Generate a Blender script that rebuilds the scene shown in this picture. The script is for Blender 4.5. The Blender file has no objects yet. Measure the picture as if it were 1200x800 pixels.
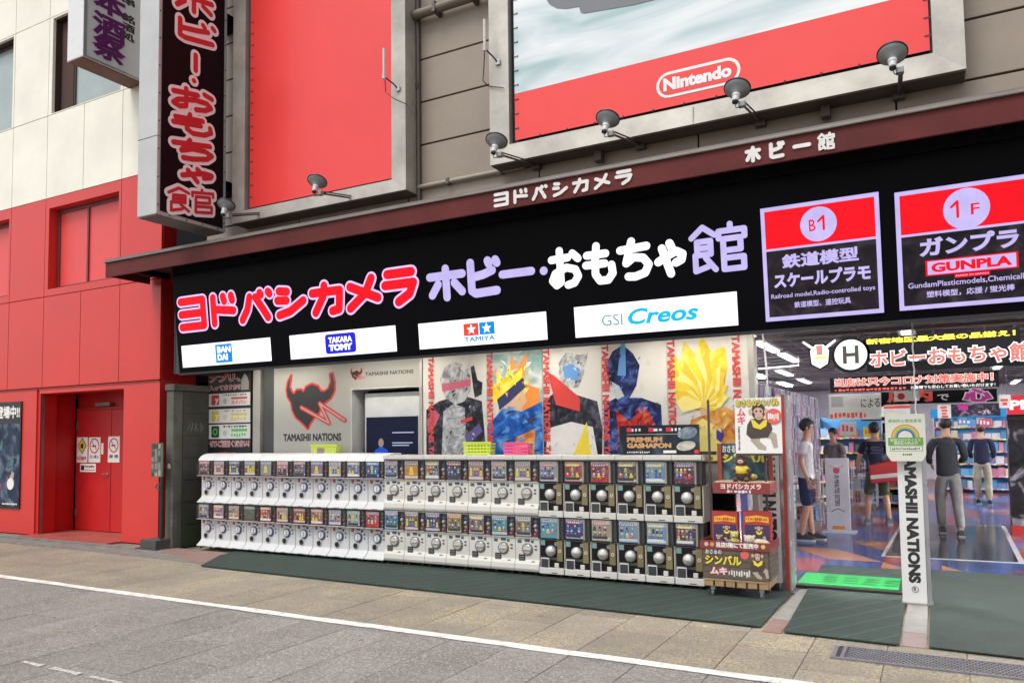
import bpy, bmesh, math, random
from mathutils import Vector, Matrix
random.seed(7)
C = bpy.context.scene.collection
SC = bpy.context.scene
R = math.radians
PI = math.pi

# ------------------------------------------------------------------ camera, sky, sun, exposure
F_PX, CY_PX, YAW, PITCH, ROLL = 913.403, 457.518, 0.496824, 0.058496, -0.012994
CAM = Vector((0, 0, 1.57))
def _basis():
    c, s = math.cos(YAW), math.sin(YAW)
    f = Vector((-s, c, 0)); r = Vector((c, s, 0)); u = Vector((0, 0, 1))
    cp, sp = math.cos(PITCH), math.sin(PITCH)
    f2 = f*cp + u*sp; u2 = -f*sp + u*cp
    cr, sr = math.cos(ROLL), math.sin(ROLL)
    return r*cr + u2*sr, -r*sr + u2*cr, f2
CR_, CU_, CF_ = _basis()
cam_data = bpy.data.cameras.new('camera')
cam = bpy.data.objects.new('camera', cam_data); C.objects.link(cam); SC.camera = cam
m3 = Matrix((CR_, CU_, -CF_)).transposed()
cam.matrix_world = Matrix.Translation(CAM) @ m3.to_4x4()
cam_data.sensor_width = 36.0
cam_data.lens = 36.0*F_PX/1200.0
cam_data.shift_y = (CY_PX-400.0)/1200.0
cam_data.clip_start = 0.05; cam_data.clip_end = 500

SUN_EL, SUN_AZ = R(58), R(200)            # direction towards the sun (azimuth from +Y clockwise)
world = bpy.data.worlds.new('World'); SC.world = world; world.use_nodes = True
wn = world.node_tree; wn.nodes.clear()
sky = wn.nodes.new('ShaderNodeTexSky'); sky.sky_type = 'NISHITA'; sky.sun_disc = False
sky.sun_elevation = SUN_EL; sky.sun_rotation = SUN_AZ
sky.air_density = 1.0; sky.dust_density = 2.0; sky.ozone_density = 1.0
bgn = wn.nodes.new('ShaderNodeBackground'); bgn.inputs['Strength'].default_value = 0.13
hs = wn.nodes.new('ShaderNodeHueSaturation'); hs.inputs['Saturation'].default_value = 0.3
wo = wn.nodes.new('ShaderNodeOutputWorld')
wn.links.new(sky.outputs[0], hs.inputs['Color']); wn.links.new(hs.outputs[0], bgn.inputs['Color']); wn.links.new(bgn.outputs[0], wo.inputs[0])
sd = bpy.data.lights.new('sun', 'SUN'); sd.energy = 1.3; sd.angle = R(25); sd.color = (1, .97, .92)
sun = bpy.data.objects.new('sun', sd); C.objects.link(sun)
sdir = Vector((math.sin(SUN_AZ)*math.cos(SUN_EL), math.cos(SUN_AZ)*math.cos(SUN_EL), math.sin(SUN_EL)))
sun.rotation_euler = sdir.to_track_quat('Z', 'Y').to_euler(); sun.location = (0, -5, 20)
SC.view_settings.view_transform = 'Standard'; SC.view_settings.look = 'None'
SC.view_settings.exposure = 0.66; SC.view_settings.gamma = 1.0
SC.view_settings.use_curve_mapping = False
SC.render.engine = 'CYCLES'
SC.cycles.max_bounces = 8; SC.cycles.diffuse_bounces = 4; SC.cycles.glossy_bounces = 3
SC.cycles.transparent_max_bounces = 12; SC.cycles.transmission_bounces = 4
SC.cycles.caustics_reflective = False; SC.cycles.caustics_refractive = False
SC.cycles.sample_clamp_indirect = 4.0
SC.cycles.use_denoising = True

# ------------------------------------------------------------------ survey: photograph point -> point on a known plane
def ray(x, y):
    return CR_*((x-600)/F_PX) - CU_*((y-CY_PX)/F_PX) + CF_
def P(x, y, X=None, Y=None, Z=None):
    d = ray(x, y)
    if Y is not None: t = Y/d.y
    elif X is not None: t = X/d.x
    else: t = (Z-CAM.z)/d.z
    return CAM + d*t

# ------------------------------------------------------------------ materials
MATS = {}
def lin(c):
    return tuple(((v/12.92) if v <= .04045 else ((v+.055)/1.055)**2.4) for v in c)
def mat(name, col, rough=.55, metal=0.0, var=.12, scale=4.0, bump=0.0, emit=0.0, alpha=1.0, fine=0.0, coat=0.0, spec=None, objcol=False):
    if name in MATS: return MATS[name]
    m = bpy.data.materials.new(name); m.use_nodes = True; MATS[name] = m
    nt = m.node_tree; b = nt.nodes['Principled BSDF']
    b.inputs['Roughness'].default_value = rough; b.inputs['Metallic'].default_value = metal
    if coat: b.inputs['Coat Weight'].default_value = coat
    if spec is not None: b.inputs['Specular IOR Level'].default_value = spec
    tc = nt.nodes.new('ShaderNodeTexCoord')
    geo = nt.nodes.new('ShaderNodeNewGeometry')
    src = geo.outputs['Position']
    n = nt.nodes.new('ShaderNodeTexNoise'); n.inputs['Scale'].default_value = scale; n.inputs['Detail'].default_value = 6; n.inputs['Roughness'].default_value = .6
    nt.links.new(src, n.inputs['Vector'])
    mix = nt.nodes.new('ShaderNodeMix'); mix.data_type = 'RGBA'; mix.blend_type = 'MULTIPLY'; mix.inputs['Factor'].default_value = 1
    ramp = nt.nodes.new('ShaderNodeMapRange'); ramp.inputs['From Min'].default_value = .3; ramp.inputs['From Max'].default_value = .7
    ramp.inputs['To Min'].default_value = 1-var; ramp.inputs['To Max'].default_value = 1+var*.5
    nt.links.new(n.outputs['Fac'], ramp.inputs['Value'])
    fac = ramp.outputs[0]
    if fine:
        n2 = nt.nodes.new('ShaderNodeTexNoise'); n2.inputs['Scale'].default_value = 120; n2.inputs['Detail'].default_value = 3
        nt.links.new(src, n2.inputs['Vector'])
        r2 = nt.nodes.new('ShaderNodeMapRange'); r2.inputs['From Min'].default_value = .3; r2.inputs['From Max'].default_value = .7
        r2.inputs['To Min'].default_value = 1-fine; r2.inputs['To Max'].default_value = 1+fine
        nt.links.new(n2.outputs['Fac'], r2.inputs['Value'])
        mm = nt.nodes.new('ShaderNodeMath'); mm.operation = 'MULTIPLY'
        nt.links.new(fac, mm.inputs[0]); nt.links.new(r2.outputs[0], mm.inputs[1]); fac = mm.outputs[0]
    comb = nt.nodes.new('ShaderNodeCombineColor')
    for i in range(3): nt.links.new(fac, comb.inputs[i])
    mix.inputs['A'].default_value = (*col, 1)
    if objcol:
        oi = nt.nodes.new('ShaderNodeObjectInfo'); nt.links.new(oi.outputs['Color'], mix.inputs['A'])
    nt.links.new(comb.outputs[0], mix.inputs['B'])
    nt.links.new(mix.outputs['Result'], b.inputs['Base Color'])
    rr = nt.nodes.new('ShaderNodeMapRange'); rr.inputs['To Min'].default_value = max(0, rough-.1); rr.inputs['To Max'].default_value = min(1, rough+.1)
    nt.links.new(n.outputs['Fac'], rr.inputs['Value']); nt.links.new(rr.outputs[0], b.inputs['Roughness'])
    if bump:
        bn = nt.nodes.new('ShaderNodeBump'); bn.inputs['Strength'].default_value = bump; bn.inputs['Distance'].default_value = .01
        n3 = nt.nodes.new('ShaderNodeTexNoise'); n3.inputs['Scale'].default_value = 25; n3.inputs['Detail'].default_value = 5
        nt.links.new(src, n3.inputs['Vector']); nt.links.new(n3.outputs['Fac'], bn.inputs['Height']); nt.links.new(bn.outputs[0], b.inputs['Normal'])
    if alpha < 1: b.inputs['Alpha'].default_value = alpha
    if emit:
        b.inputs['Emission Strength'].default_value = emit
        nt.links.new(mix.outputs['Result'], b.inputs['Emission Color'])
        b.inputs['Roughness'].default_value = .3
    return m
def prt(name, col, rough=.45):   # printed ink / film
    return mat(name, col, rough, var=.06, scale=9)
def lit(name, col, s=1.0):       # back-lit acrylic: really gives off light
    if name in MATS: return MATS[name]
    m = bpy.data.materials.new(name); m.use_nodes = True; MATS[name] = m
    nt = m.node_tree; b = nt.nodes['Principled BSDF']
    b.inputs['Base Color'].default_value = (*[v*.06 for v in col], 1); b.inputs['Roughness'].default_value = .35; b.inputs['Specular IOR Level'].default_value = .2
    geo = nt.nodes.new('ShaderNodeNewGeometry')
    n = nt.nodes.new('ShaderNodeTexNoise'); n.inputs['Scale'].default_value = 7; n.inputs['Detail'].default_value = 3
    nt.links.new(geo.outputs['Position'], n.inputs['Vector'])
    r = nt.nodes.new('ShaderNodeMapRange'); r.inputs['From Min'].default_value = .3; r.inputs['From Max'].default_value = .7
    r.inputs['To Min'].default_value = s*.9; r.inputs['To Max'].default_value = s*1.06
    nt.links.new(n.outputs['Fac'], r.inputs['Value'])
    b.inputs['Emission Color'].default_value = (*col, 1); nt.links.new(r.outputs[0], b.inputs['Emission Strength'])
    return m

# ------------------------------------------------------------------ mesh building
class MB:
    def __init__(s): s.v = []; s.f = []; s.m = []; s.mi = 0
    def add(s, vs, fs):
        o = len(s.v); s.v += [tuple(v) for v in vs]
        for f in fs: s.f.append(tuple(i+o for i in f)); s.m.append(s.mi)
        return s
    def box(s, x0, x1, y0, y1, z0, z1):
        vs = [(x, y, z) for x in (x0, x1) for y in (y0, y1) for z in (z0, z1)]
        return s.add(vs, [(0,1,3,2),(4,6,7,5),(0,4,5,1),(2,3,7,6),(0,2,6,4),(1,5,7,3)])
    def hexa(s, p):      # 8 points: bottom 4 ccw, top 4 ccw
        return s.add(p, [(3,2,1,0),(4,5,6,7),(0,1,5,4),(1,2,6,5),(2,3,7,6),(3,0,4,7)])
    def prism(s, pts, y0, y1, ax='y'):   # polygon (a,b) extruded; ax y: (a,y,b); x: (x,a,b); z: (a,b,z)
        def mk(a, b, t): return (a, t, b) if ax == 'y' else ((t, a, b) if ax == 'x' else (a, b, t))
        n = len(pts); vs = [mk(a, b, y0) for a, b in pts]+[mk(a, b, y1) for a, b in pts]
        fs = [tuple(range(n)), tuple(range(2*n-1, n-1, -1))]+[(i, n+i, n+(i+1) % n, (i+1) % n) for i in range(n)]
        return s.add(vs, fs)
    def tube(s, pts, r, n=8, caps=True):
        pts = [Vector(p) for p in pts]; rs = r if isinstance(r, (list, tuple)) else [r]*len(pts)
        rings = []; prev = None
        for i, p in enumerate(pts):
            a = pts[max(i-1, 0)]; b = pts[min(i+1, len(pts)-1)]; d = (b-a).normalized()
            u = d.cross(Vector((0, 0, 1)))
            if u.length < .05: u = d.cross(Vector((0, 1, 0)))
            if prev is not None:
                u = prev-d*prev.dot(d)
            u.normalize(); prev = u; w = d.cross(u)
            rings.append([p+(u*math.cos(2*PI*k/n)+w*math.sin(2*PI*k/n))*rs[i] for k in range(n)])
        vs = [v for rg in rings for v in rg]; fs = []
        for i in range(len(pts)-1):
            for k in range(n):
                fs.append((i*n+k, i*n+(k+1) % n, (i+1)*n+(k+1) % n, (i+1)*n+k))
        if caps: fs += [tuple(range(n-1, -1, -1)), tuple(range((len(pts)-1)*n, len(pts)*n))]
        return s.add(vs, fs)
    def lathe(s, prof, org=(0, 0, 0), axis=(0, 0, 1), n=16):
        ax = Vector(axis).normalized(); u = ax.orthogonal().normalized(); w = ax.cross(u); org = Vector(org)
        vs = []; fs = []
        for r, h in prof:
            for k in range(n): vs.append(org+ax*h+(u*math.cos(2*PI*k/n)+w*math.sin(2*PI*k/n))*max(r, 1e-4))
        for i in range(len(prof)-1):
            for k in range(n): fs.append((i*n+k, i*n+(k+1) % n, (i+1)*n+(k+1) % n, (i+1)*n+k))
        if prof[0][0] > 1e-3: fs.append(tuple(range(n-1, -1, -1)))
        if prof[-1][0] > 1e-3: fs.append(tuple(range((len(prof)-1)*n, len(prof)*n)))
        return s.add(vs, fs)
    def ball(s, c, r, n=10, m=7):
        rx, ry, rz = r if isinstance(r, (list, tuple)) else (r, r, r)
        vs = []; fs = []
        for i in range(m+1):
            t = PI*i/m
            for k in range(n):
                a = 2*PI*k/n; st = max(math.sin(t), 1e-3)
                vs.append((c[0]+rx*st*math.cos(a), c[1]+ry*st*math.sin(a), c[2]+rz*math.cos(t)))
        for i in range(m):
            for k in range(n): fs.append((i*n+k, (i+1)*n+k, (i+1)*n+(k+1) % n, i*n+(k+1) % n))
        return s.add(vs, fs)
    def disc(s, cx, cz, r, y0, y1, n=24):
        return s.prism([(cx+r*math.cos(2*PI*k/n), cz+r*math.sin(2*PI*k/n)) for k in range(n)], y0, y1)
    def build(s, name, m, parent=None, smooth=False, bevel=0, label=None, mesh=None):
        me = bpy.data.meshes.new(name); me.from_pydata(s.v, [], s.f)
        ms = m if isinstance(m, (list, tuple)) else [m]
        for q in ms: me.materials.append(q)
        if len(ms) > 1: me.polygons.foreach_set('material_index', s.m)
        bm = bmesh.new(); bm.from_mesh(me); bmesh.ops.recalc_face_normals(bm, faces=bm.faces)
        if bevel:
            bmesh.ops.remove_doubles(bm, verts=bm.verts, dist=1e-5)
            es = [e for e in bm.edges if len(e.link_faces) == 2 and e.calc_face_angle(0) > .6]
            bmesh.ops.bevel(bm, geom=es, offset=bevel, segments=2, profile=.6, affect='EDGES', clamp_overlap=True)
        bm.to_mesh(me); bm.free()
        if smooth:
            me.polygons.foreach_set('use_smooth', [True]*len(me.polygons))
            me.set_sharp_from_angle(angle=R(40))
        me.update()
        o = bpy.data.objects.new(name, me); C.objects.link(o)
        if parent is not None: o.parent = parent
        if label: o['label'] = label
        return o
def bx(*a): return MB().box(*a)

def tag(o, label=None, cat=None, group=None, kind=None):
    if label: o['label'] = label
    if cat: o['category'] = cat
    if group: o['group'] = group
    if kind: o['kind'] = kind
    return o
def thing(name, label, cat, M=None, group=None, loc=None, rz=0):
    o = bpy.data.objects.new(name, None); C.objects.link(o); o.empty_display_size = .2
    if M is None: M = Matrix.Translation(loc or (0, 0, 0)) @ Matrix.Rotation(rz, 4, 'Z')
    o.matrix_world = M
    return tag(o, label, cat, group)
def kids(o): return [c for c in C.objects if c.parent == o]
KID = {}
def snapshot(root):
    KID[root.name] = [(c, kids(c)) for c in kids(root)]
def copy_thing(root, M, label=None, group=None):
    r = root.copy(); C.objects.link(r); r.matrix_world = M
    if label: r['label'] = label
    if group: r['group'] = group
    for ch, gr in KID[root.name]:
        c = ch.copy(); C.objects.link(c); c.parent = r
        for g in gr:
            d = g.copy(); C.objects.link(d); d.parent = c
    return r

# ------------------------------------------------------------------ frames (flat faces that carry print)
class Fr:
    def __init__(s, M): s.M = M; s.I = M.inverted(); s.o = M.translation; s.n = (M.to_3x3() @ Vector((0, 1, 0)))
    def at(s, x, y):          # photograph point -> (u, v) on this face
        d = ray(x, y); t = (s.o-CAM).dot(s.n)/d.dot(s.n)
        q = s.I @ (CAM+d*t); return q.x, q.z
    def bb(s, x0, y0, x1, y1):   # bottom-left, top-right in the photograph -> l, r, b, t
        a = s.at(x0, y0); b = s.at(x1, y1); return a[0], b[0], a[1], b[1]
def face_y(Y, X=0, Z=0, tilt=0, rz=0):
    return Fr(Matrix.Translation((X, Y, Z)) @ Matrix.Rotation(rz, 4, 'Z') @ Matrix.Rotation(tilt, 4, 'X'))
def face_px(X, Y=0, Z=0):    # faces +X
    return Fr(Matrix.Translation((X, Y, Z)) @ Matrix.Rotation(PI/2, 4, 'Z'))
def flat(Z, X=0, Y=0, rz=0):        # lies on the ground, read from -Y: local y points down
    return Fr(Matrix.Translation((X, Y, Z)) @ Matrix.Rotation(rz, 4, 'Z') @ Matrix.Rotation(-PI/2, 4, 'X'))

# ------------------------------------------------------------------ lettering
_TC = {}
def text_raw(body, off, bev, res=3, shear=0, space=1.0):
    k = (body, off, bev, res, shear, space)
    if k in _TC: return _TC[k]
    c = bpy.data.curves.new('t', 'FONT'); c.body = body; c.offset = off; c.bevel_depth = bev; c.bevel_resolution = 0
    c.resolution_u = res; c.shear = shear; c.space_line = .92; c.align_x = 'CENTER'; c.space_character = space
    o = bpy.data.objects.new('t', c); C.objects.link(o)
    dg = bpy.context.evaluated_depsgraph_get(); e = o.evaluated_get(dg); me = e.to_mesh()
    vs = [(v.co.x, v.co.y, v.co.z) for v in me.vertices]; fs = [tuple(p.vertices) for p in me.polygons]
    e.to_mesh_clear(); bpy.data.objects.remove(o); bpy.data.curves.remove(c)
    _TC[k] = (vs, fs); return vs, fs
def text(parent, name, body, l, r, b, t, y, m, bold=.02, rot=0, outline=None, ow=.05, res=3, keep=False, shear=0, thick=.0015, space=1.0, label=None, skew=0):
    """body filling the rectangle l..r, b..t of parent's face, y metres in front of it (a negative local y)."""
    if body[0] == '~':            # print too small to read in the photograph: a line of uneven marks
        n = int(body[1:]); rr = random.Random(n*7+len(name)); q = MB(); tall = (t-b) > (r-l)
        for k in range(n):
            if tall:
                s_ = (t-b)/n; z0 = b+s_*k; q.box(l+(r-l)*rr.uniform(0, .25), r-(r-l)*rr.uniform(0, .25), -y-thick, -y, z0, z0+s_*rr.uniform(.5, .8))
            else:
                s_ = (r-l)/n; x0 = l+s_*k; z0 = b+(t-b)*rr.uniform(0, .3); q.box(x0, x0+s_*rr.uniform(.45, .85), -y-thick, -y, z0, t-(t-b)*rr.uniform(0, .3))
        o = q.build(name, m, parent); o['kind'] = 'stuff'; return o
    vs, fs = text_raw(body, 0, bold, res, shear, space)
    if not vs: return None
    def rt(v):
        x, z = v[0], v[1]
        if rot == -90: x, z = z, -x
        elif rot == 90: x, z = -z, x
        return x, z, v[2]
    A = [rt(v) for v in vs]
    x0, x1 = min(a[0] for a in A), max(a[0] for a in A); z0, z1 = min(a[1] for a in A), max(a[1] for a in A)
    sx = (r-l)/max(x1-x0, 1e-6); sz = (t-b)/max(z1-z0, 1e-6)
    if keep: s_ = min(abs(sx), sz); sx = math.copysign(s_, sx); sz = s_
    cx, cz = (x0+x1)/2, (z0+z1)/2; mx, mz = (l+r)/2, (b+t)/2
    def put(raw, faces, yy, bd):
        mb = MB(); zs = thick/max(bd, 1e-3)
        mb.add([(mx+(a[0]-cx)*sx, yy-a[2]*zs*.5, mz+(a[1]-cz)*sz+skew*(a[0]-cx)*sx) for a in (rt(v) for v in raw)], faces)
        return mb
    if outline is not None:
        vo, fo = text_raw(body, 0, bold+ow, res, shear, space)
        put(vo, fo, -y, bold+ow).build(name+'_outline', outline, parent)
    return put(vs, fs, -y-(.003 if outline is not None else 0), bold).build(name, m, parent, label=label)

GL = {
 'ヨ': [[(0,1),(1,1),(1,0),(0,0)], [(0,.5),(1,.5)]],
 'ド': [[(.08,1),(.08,0)], [(.08,.55),(1,.42)], [(.55,1),(.6,.82)], [(.93,1),(.97,.82)]],
 'バ': [[(.3,.88),(.2,.4),(0,0)], [(.5,.85),(.72,.4),(.9,0)], [(.66,1),(.7,.92)], [(.95,1),(1,.92)]],
 'シ': [[(.12,1),(.42,.94)], [(.04,.62),(.38,.58)], [(.08,.0),(.5,.12),(1,.5)]],
 'カ': [[(0,.76),(1,.76),(.94,.05),(.7,.0)], [(.45,1),(.4,.6),(.08,0)]],
 'メ': [[(.82,1),(.6,.5),(.05,0)], [(.08,.78),(1,.28)]],
 'ラ': [[(.1,1),(.95,1)], [(0,.62),(1,.62),(.85,.25),(.45,0)]],
 'ホ': [[(0,.76),(1,.76)], [(.5,1),(.5,0)], [(.25,.48),(.05,.12)], [(.75,.48),(.97,.15)]],
 'ビ': [[(.06,1),(.06,.1),(.2,0),(.95,.03)], [(.06,.52),(.5,.58),(.82,.68)], [(.68,1),(.72,.9)], [(.95,1),(1,.9)]],
 'ー': [[(0,.5),(1,.5)]],
 '｜': [[(.5,1),(.5,0)]],
 '・': [[(.48,.5),(.52,.5)]],
 'お': [[(0,.76),(.62,.78)], [(.32,1),(.32,.1),(.15,.02),(.0,.16),(.12,.36),(.55,.5),(.88,.42),(.98,.22),(.82,.04),(.58,.0)], [(.8,.88),(1,.72)]],
 'も': [[(.05,.76),(.75,.76)], [(0,.48),(.7,.48)], [(.42,1),(.36,.6),(.34,.2),(.5,0),(.8,.0),(.98,.18),(.95,.42)]],
 'ち': [[(0,.78),(.95,.82)], [(.42,1),(.2,.4),(.48,.55),(.82,.5),(1,.3),(.86,.08),(.5,0),(.25,.02)]],
 'ゃ': [[(0,.42),(.35,.58),(.75,.72),(1,.6),(.95,.42),(.72,.34)], [(.18,.86),(.5,0)], [(.5,1),(.58,.84)]],
 '館': [[(.22,1),(0,.78)], [(.22,1),(.44,.8)], [(.1,.68),(.36,.68),(.36,.38),(.1,.38),(.1,.68)], [(.1,.53),(.36,.53)], [(.06,.38),(.06,.02),(.3,.1)], [(.26,.3),(.44,.02)],
        [(.74,1),(.74,.88)], [(.52,.7),(.52,.86),(1,.86),(1,.7)], [(.6,.68),(.6,0)], [(.6,.68),(.92,.68),(.92,.42),(.6,.42)], [(.6,.25),(.97,.25),(.97,0),(.6,0)]],
}
def stroke_mb(mb, pts, r, y0, y1, n=10, eps=.00006, cnt=[0]):
    for i in range(len(pts)):
        cnt[0] = (cnt[0]+1) % 31
        mb.disc(pts[i][0], pts[i][1], r, y0-eps*cnt[0], y1, n)
        if i+1 < len(pts):
            a = Vector(pts[i]); b = Vector(pts[i+1]); d = b-a
            if d.length < 1e-6: continue
            nn = Vector((-d.y, d.x)).normalized()*r
            cnt[0] = (cnt[0]+1) % 31
            mb.prism([tuple(a-nn), tuple(b-nn), tuple(b+nn), tuple(a+nn)], y0-eps*cnt[0]-eps*.5, y1)
    return mb
def glyph(parent, ch, l, r, b, t, y, w, m, outline=None, ow=0, name='letter', skew=0, thick=.006):
    rr = w/2; ins = rr+ow
    def mp(p):
        x = l+ins+(r-l-2*ins)*p[0]; z = b+ins+(t-b-2*ins)*p[1]
        return (x, z+skew*(x-(l+r)/2))
    st = [[mp(p) for p in s] for s in GL[ch]]
    o = None
    if outline is not None:
        mb = MB()
        for s in st: stroke_mb(mb, s, rr+ow, -y-thick*.5, -y+.001, 12)
        par = mb.build(name, outline, parent)
        mb = MB()
        for s in st: stroke_mb(mb, s, rr, -y-thick*.5-.004, -y-thick*.5+.001, 12)
        return mb.build(name+'_face', m, par)
    mb = MB()
    for s in st: stroke_mb(mb, s, rr, -y-thick, -y+.001, 12)
    return mb.build(name, m, parent)
def rect(parent, name, l, r, b, t, y, m, th=.002, label=None):
    return bx(l, r, -y-th, -y, b, t).build(name, m, parent, label=label)

# ------------------------------------------------------------------ ground
def ground_mat(name, c1, c2, gold=None):
    m = bpy.data.materials.new(name); m.use_nodes = True; nt = m.node_tree; b = nt.nodes['Principled BSDF']
    geo = nt.nodes.new('ShaderNodeNewGeometry'); L = nt.links.new
    def noise(sc, det=5, ro=.6):
        n = nt.nodes.new('ShaderNodeTexNoise'); n.inputs['Scale'].default_value = sc; n.inputs['Detail'].default_value = det; n.inputs['Roughness'].default_value = ro
        L(geo.outputs['Position'], n.inputs['Vector']); return n.outputs['Fac']
    def rng(v, a, b_, c, d):
        n = nt.nodes.new('ShaderNodeMapRange'); L(v, n.inputs['Value'])
        for k, q in zip(('From Min', 'From Max', 'To Min', 'To Max'), (a, b_, c, d)): n.inputs[k].default_value = q
        return n.outputs[0]
    def mix(f, a, b_, mode='MIX'):
        n = nt.nodes.new('ShaderNodeMix'); n.data_type = 'RGBA'; n.blend_type = mode
        for s, v in (('Factor', f), ('A', a), ('B', b_)):
            if isinstance(v, tuple): n.inputs[s].default_value = (*v, 1)
            elif isinstance(v, (int, float)): n.inputs[s].default_value = v
            else: L(v, n.inputs[s])
        return n.outputs['Result']
    sp = nt.nodes.new('ShaderNodeTexVoronoi'); sp.inputs['Scale'].default_value = 85; L(geo.outputs['Position'], sp.inputs['Vector'])
    sepc = nt.nodes.new('ShaderNodeSeparateColor'); L(sp.outputs['Color'], sepc.inputs[0])
    f_sp = rng(sepc.outputs[0], .62, .95, 0, 1)
    f_dk = rng(sepc.outputs[1], .7, 1.0, 0, .5)
    base = mix(rng(noise(1.2), .35, .65, 0, 1), c1, c2)
    base = mix(f_dk, base, tuple(v*.45 for v in c1))
    base = mix(f_sp, base, tuple(min(1, v*1.5) for v in c2))
    if gold:
        pos = nt.nodes.new('ShaderNodeSeparateXYZ'); L(geo.outputs['Position'], pos.inputs[0])
        jag = nt.nodes.new('ShaderNodeMath'); jag.operation = 'ADD'; L(pos.outputs[1], jag.inputs[0]); jag.inputs[1].default_value = 0
        zone = rng(jag.outputs[0], 5.22, 5.27, 0, 1)
        gp = rng(noise(1.6, 3), .4, .62, .25, 1)
        gs = rng(sepc.outputs[2], .45, .8, 0, 1)
        mu = nt.nodes.new('ShaderNodeMath'); mu.operation = 'MULTIPLY'; L(gp, mu.inputs[0]); L(gs, mu.inputs[1])
        warm = mix(.55, base, (.215, .185, .135)); warm = mix(mu.outputs[0], warm, gold)
        base = mix(zone, base, warm)
    # old stains and tyre dirt
    base = mix(rng(noise(.7, 6, .7), .5, .75, 0, .35), base, tuple(v*.55 for v in c1))
    gm = nt.nodes.new('ShaderNodeTexVoronoi'); gm.inputs['Scale'].default_value = 2.3; L(geo.outputs['Position'], gm.inputs['Vector'])
    gsp = nt.nodes.new('ShaderNodeSeparateColor'); L(gm.outputs['Color'], gsp.inputs[0])
    gr_ = nt.nodes.new('ShaderNodeMath'); gr_.operation = 'MULTIPLY'; L(gsp.outputs[0], gr_.inputs[0]); gr_.inputs[1].default_value = .075
    gl_ = nt.nodes.new('ShaderNodeMath'); gl_.operation = 'LESS_THAN'; L(gm.outputs['Distance'], gl_.inputs[0]); L(gr_.outputs[0], gl_.inputs[1])
    g2_ = nt.nodes.new('ShaderNodeMath'); g2_.operation = 'MULTIPLY'; L(gl_.outputs[0], g2_.inputs[0]); g2_.inputs[1].default_value = .55
    base = mix(g2_.outputs[0], base, (.05, .048, .045))
    oi = nt.nodes.new('ShaderNodeObjectInfo')
    v = rng(oi.outputs['Random'], 0, 1, .84, 1.08); cc = nt.nodes.new('ShaderNodeCombineColor')
    for i in range(3): L(v, cc.inputs[i])
    base = mix(1.0, base, cc.outputs[0], 'MULTIPLY')
    L(base, b.inputs['Base Color']); b.inputs['Roughness'].default_value = .8
    bn = nt.nodes.new('ShaderNodeBump'); bn.inputs['Strength'].default_value = .35; bn.inputs['Distance'].default_value = .004
    L(sp.outputs['Distance'], bn.inputs['Height']); L(bn.outputs[0], b.inputs['Normal'])
    return m
M_SLAB = ground_mat('aggregate_paving', (.195, .180, .162), (.258, .240, .218), gold=(.45, .37, .22))
M_ASPH = ground_mat('worn_asphalt', (.18, .163, .142), (.23, .21, .183), gold=(.42, .34, .21))

g = MB()
nx, ny = 8, 8
g.box(-160, 160, -120, 6.0, -.3, -.012); g.box(-160, 160, 6.0, 160, -.3, -.012)
gr = g.build('street_ground', M_ASPH); tag(gr, 'worn grey and tan street surface in front of the shop', kind='structure')
# paving slabs, half metre columns, half-bond joints
pav = bx(-11.9, 2.6, 2.4, 7.6, -.2, -.022).build('paved_street', mat('joint_grit', (.05, .046, .04), .95, var=.3, scale=20))
tag(pav, 'speckled stone paving of the street with staggered joints', kind='structure')
slab_me = {}
rs = random.Random(3)
for i in range(-24, 5):
    x0 = .13+.5*i
    off = 3.86-.85*3+(.425 if i % 2 else 0)
    y = off
    while y < 7.5:
        a, b_ = max(y, 2.42), min(y+.85, 7.58)
        if b_-a > .05 and x0 > -12.5:
            key = round(b_-a, 3)
            if key not in slab_me:
                o = bx(.0028, .4972, .0028, key-.0028, -.03, 0).build('paving_slab', M_SLAB, pav, bevel=.003)
                slab_me[key] = o.data
            else:
                o = bpy.data.objects.new('paving_slab', slab_me[key]); C.objects.link(o); o.parent = pav
            o.location = (x0, a, rs.uniform(-.0012, .0012))
        y += .85
M_LINE = mat('worn_road_paint', (.80, .79, .74), .7, var=.42, scale=9, fine=.35)
ln = MB(); n = 60; ra = random.Random(5)
xs = [-14+16.5*k/n for k in range(n+1)]
vs = []
for k, x in enumerate(xs):
    yc = 5.28-(x+9.77)*.0067
    vs += [(x, yc-.055+ra.uniform(-.008, .008), .006), (x, yc+.055+ra.uniform(-.008, .008), .006)]
ln.add(vs, [(2*k, 2*k+2, 2*k+3, 2*k+1) for k in range(n)])
tag(ln.build('road_line', M_LINE), 'long white painted line along the street', kind='structure')
a = P(27, 775, Z=0); b_ = P(145, 801, Z=0)
mk = MB(); prev = None
for k in range(14):
    q = a.lerp(b_, k/13); w_ = .018+ra.uniform(-.008, .008)
    if k % 5 != 3: mk.box(q.x, q.x+(.082 if k % 5 != 2 else .06), q.y-w_, q.y+w_, .002, .005)
tag(mk.build('road_line', mat('faded_road_paint', (.55, .54, .5), .8, var=.4, scale=30, fine=.4)), 'faded broken white mark on the paving', kind='structure')

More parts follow.
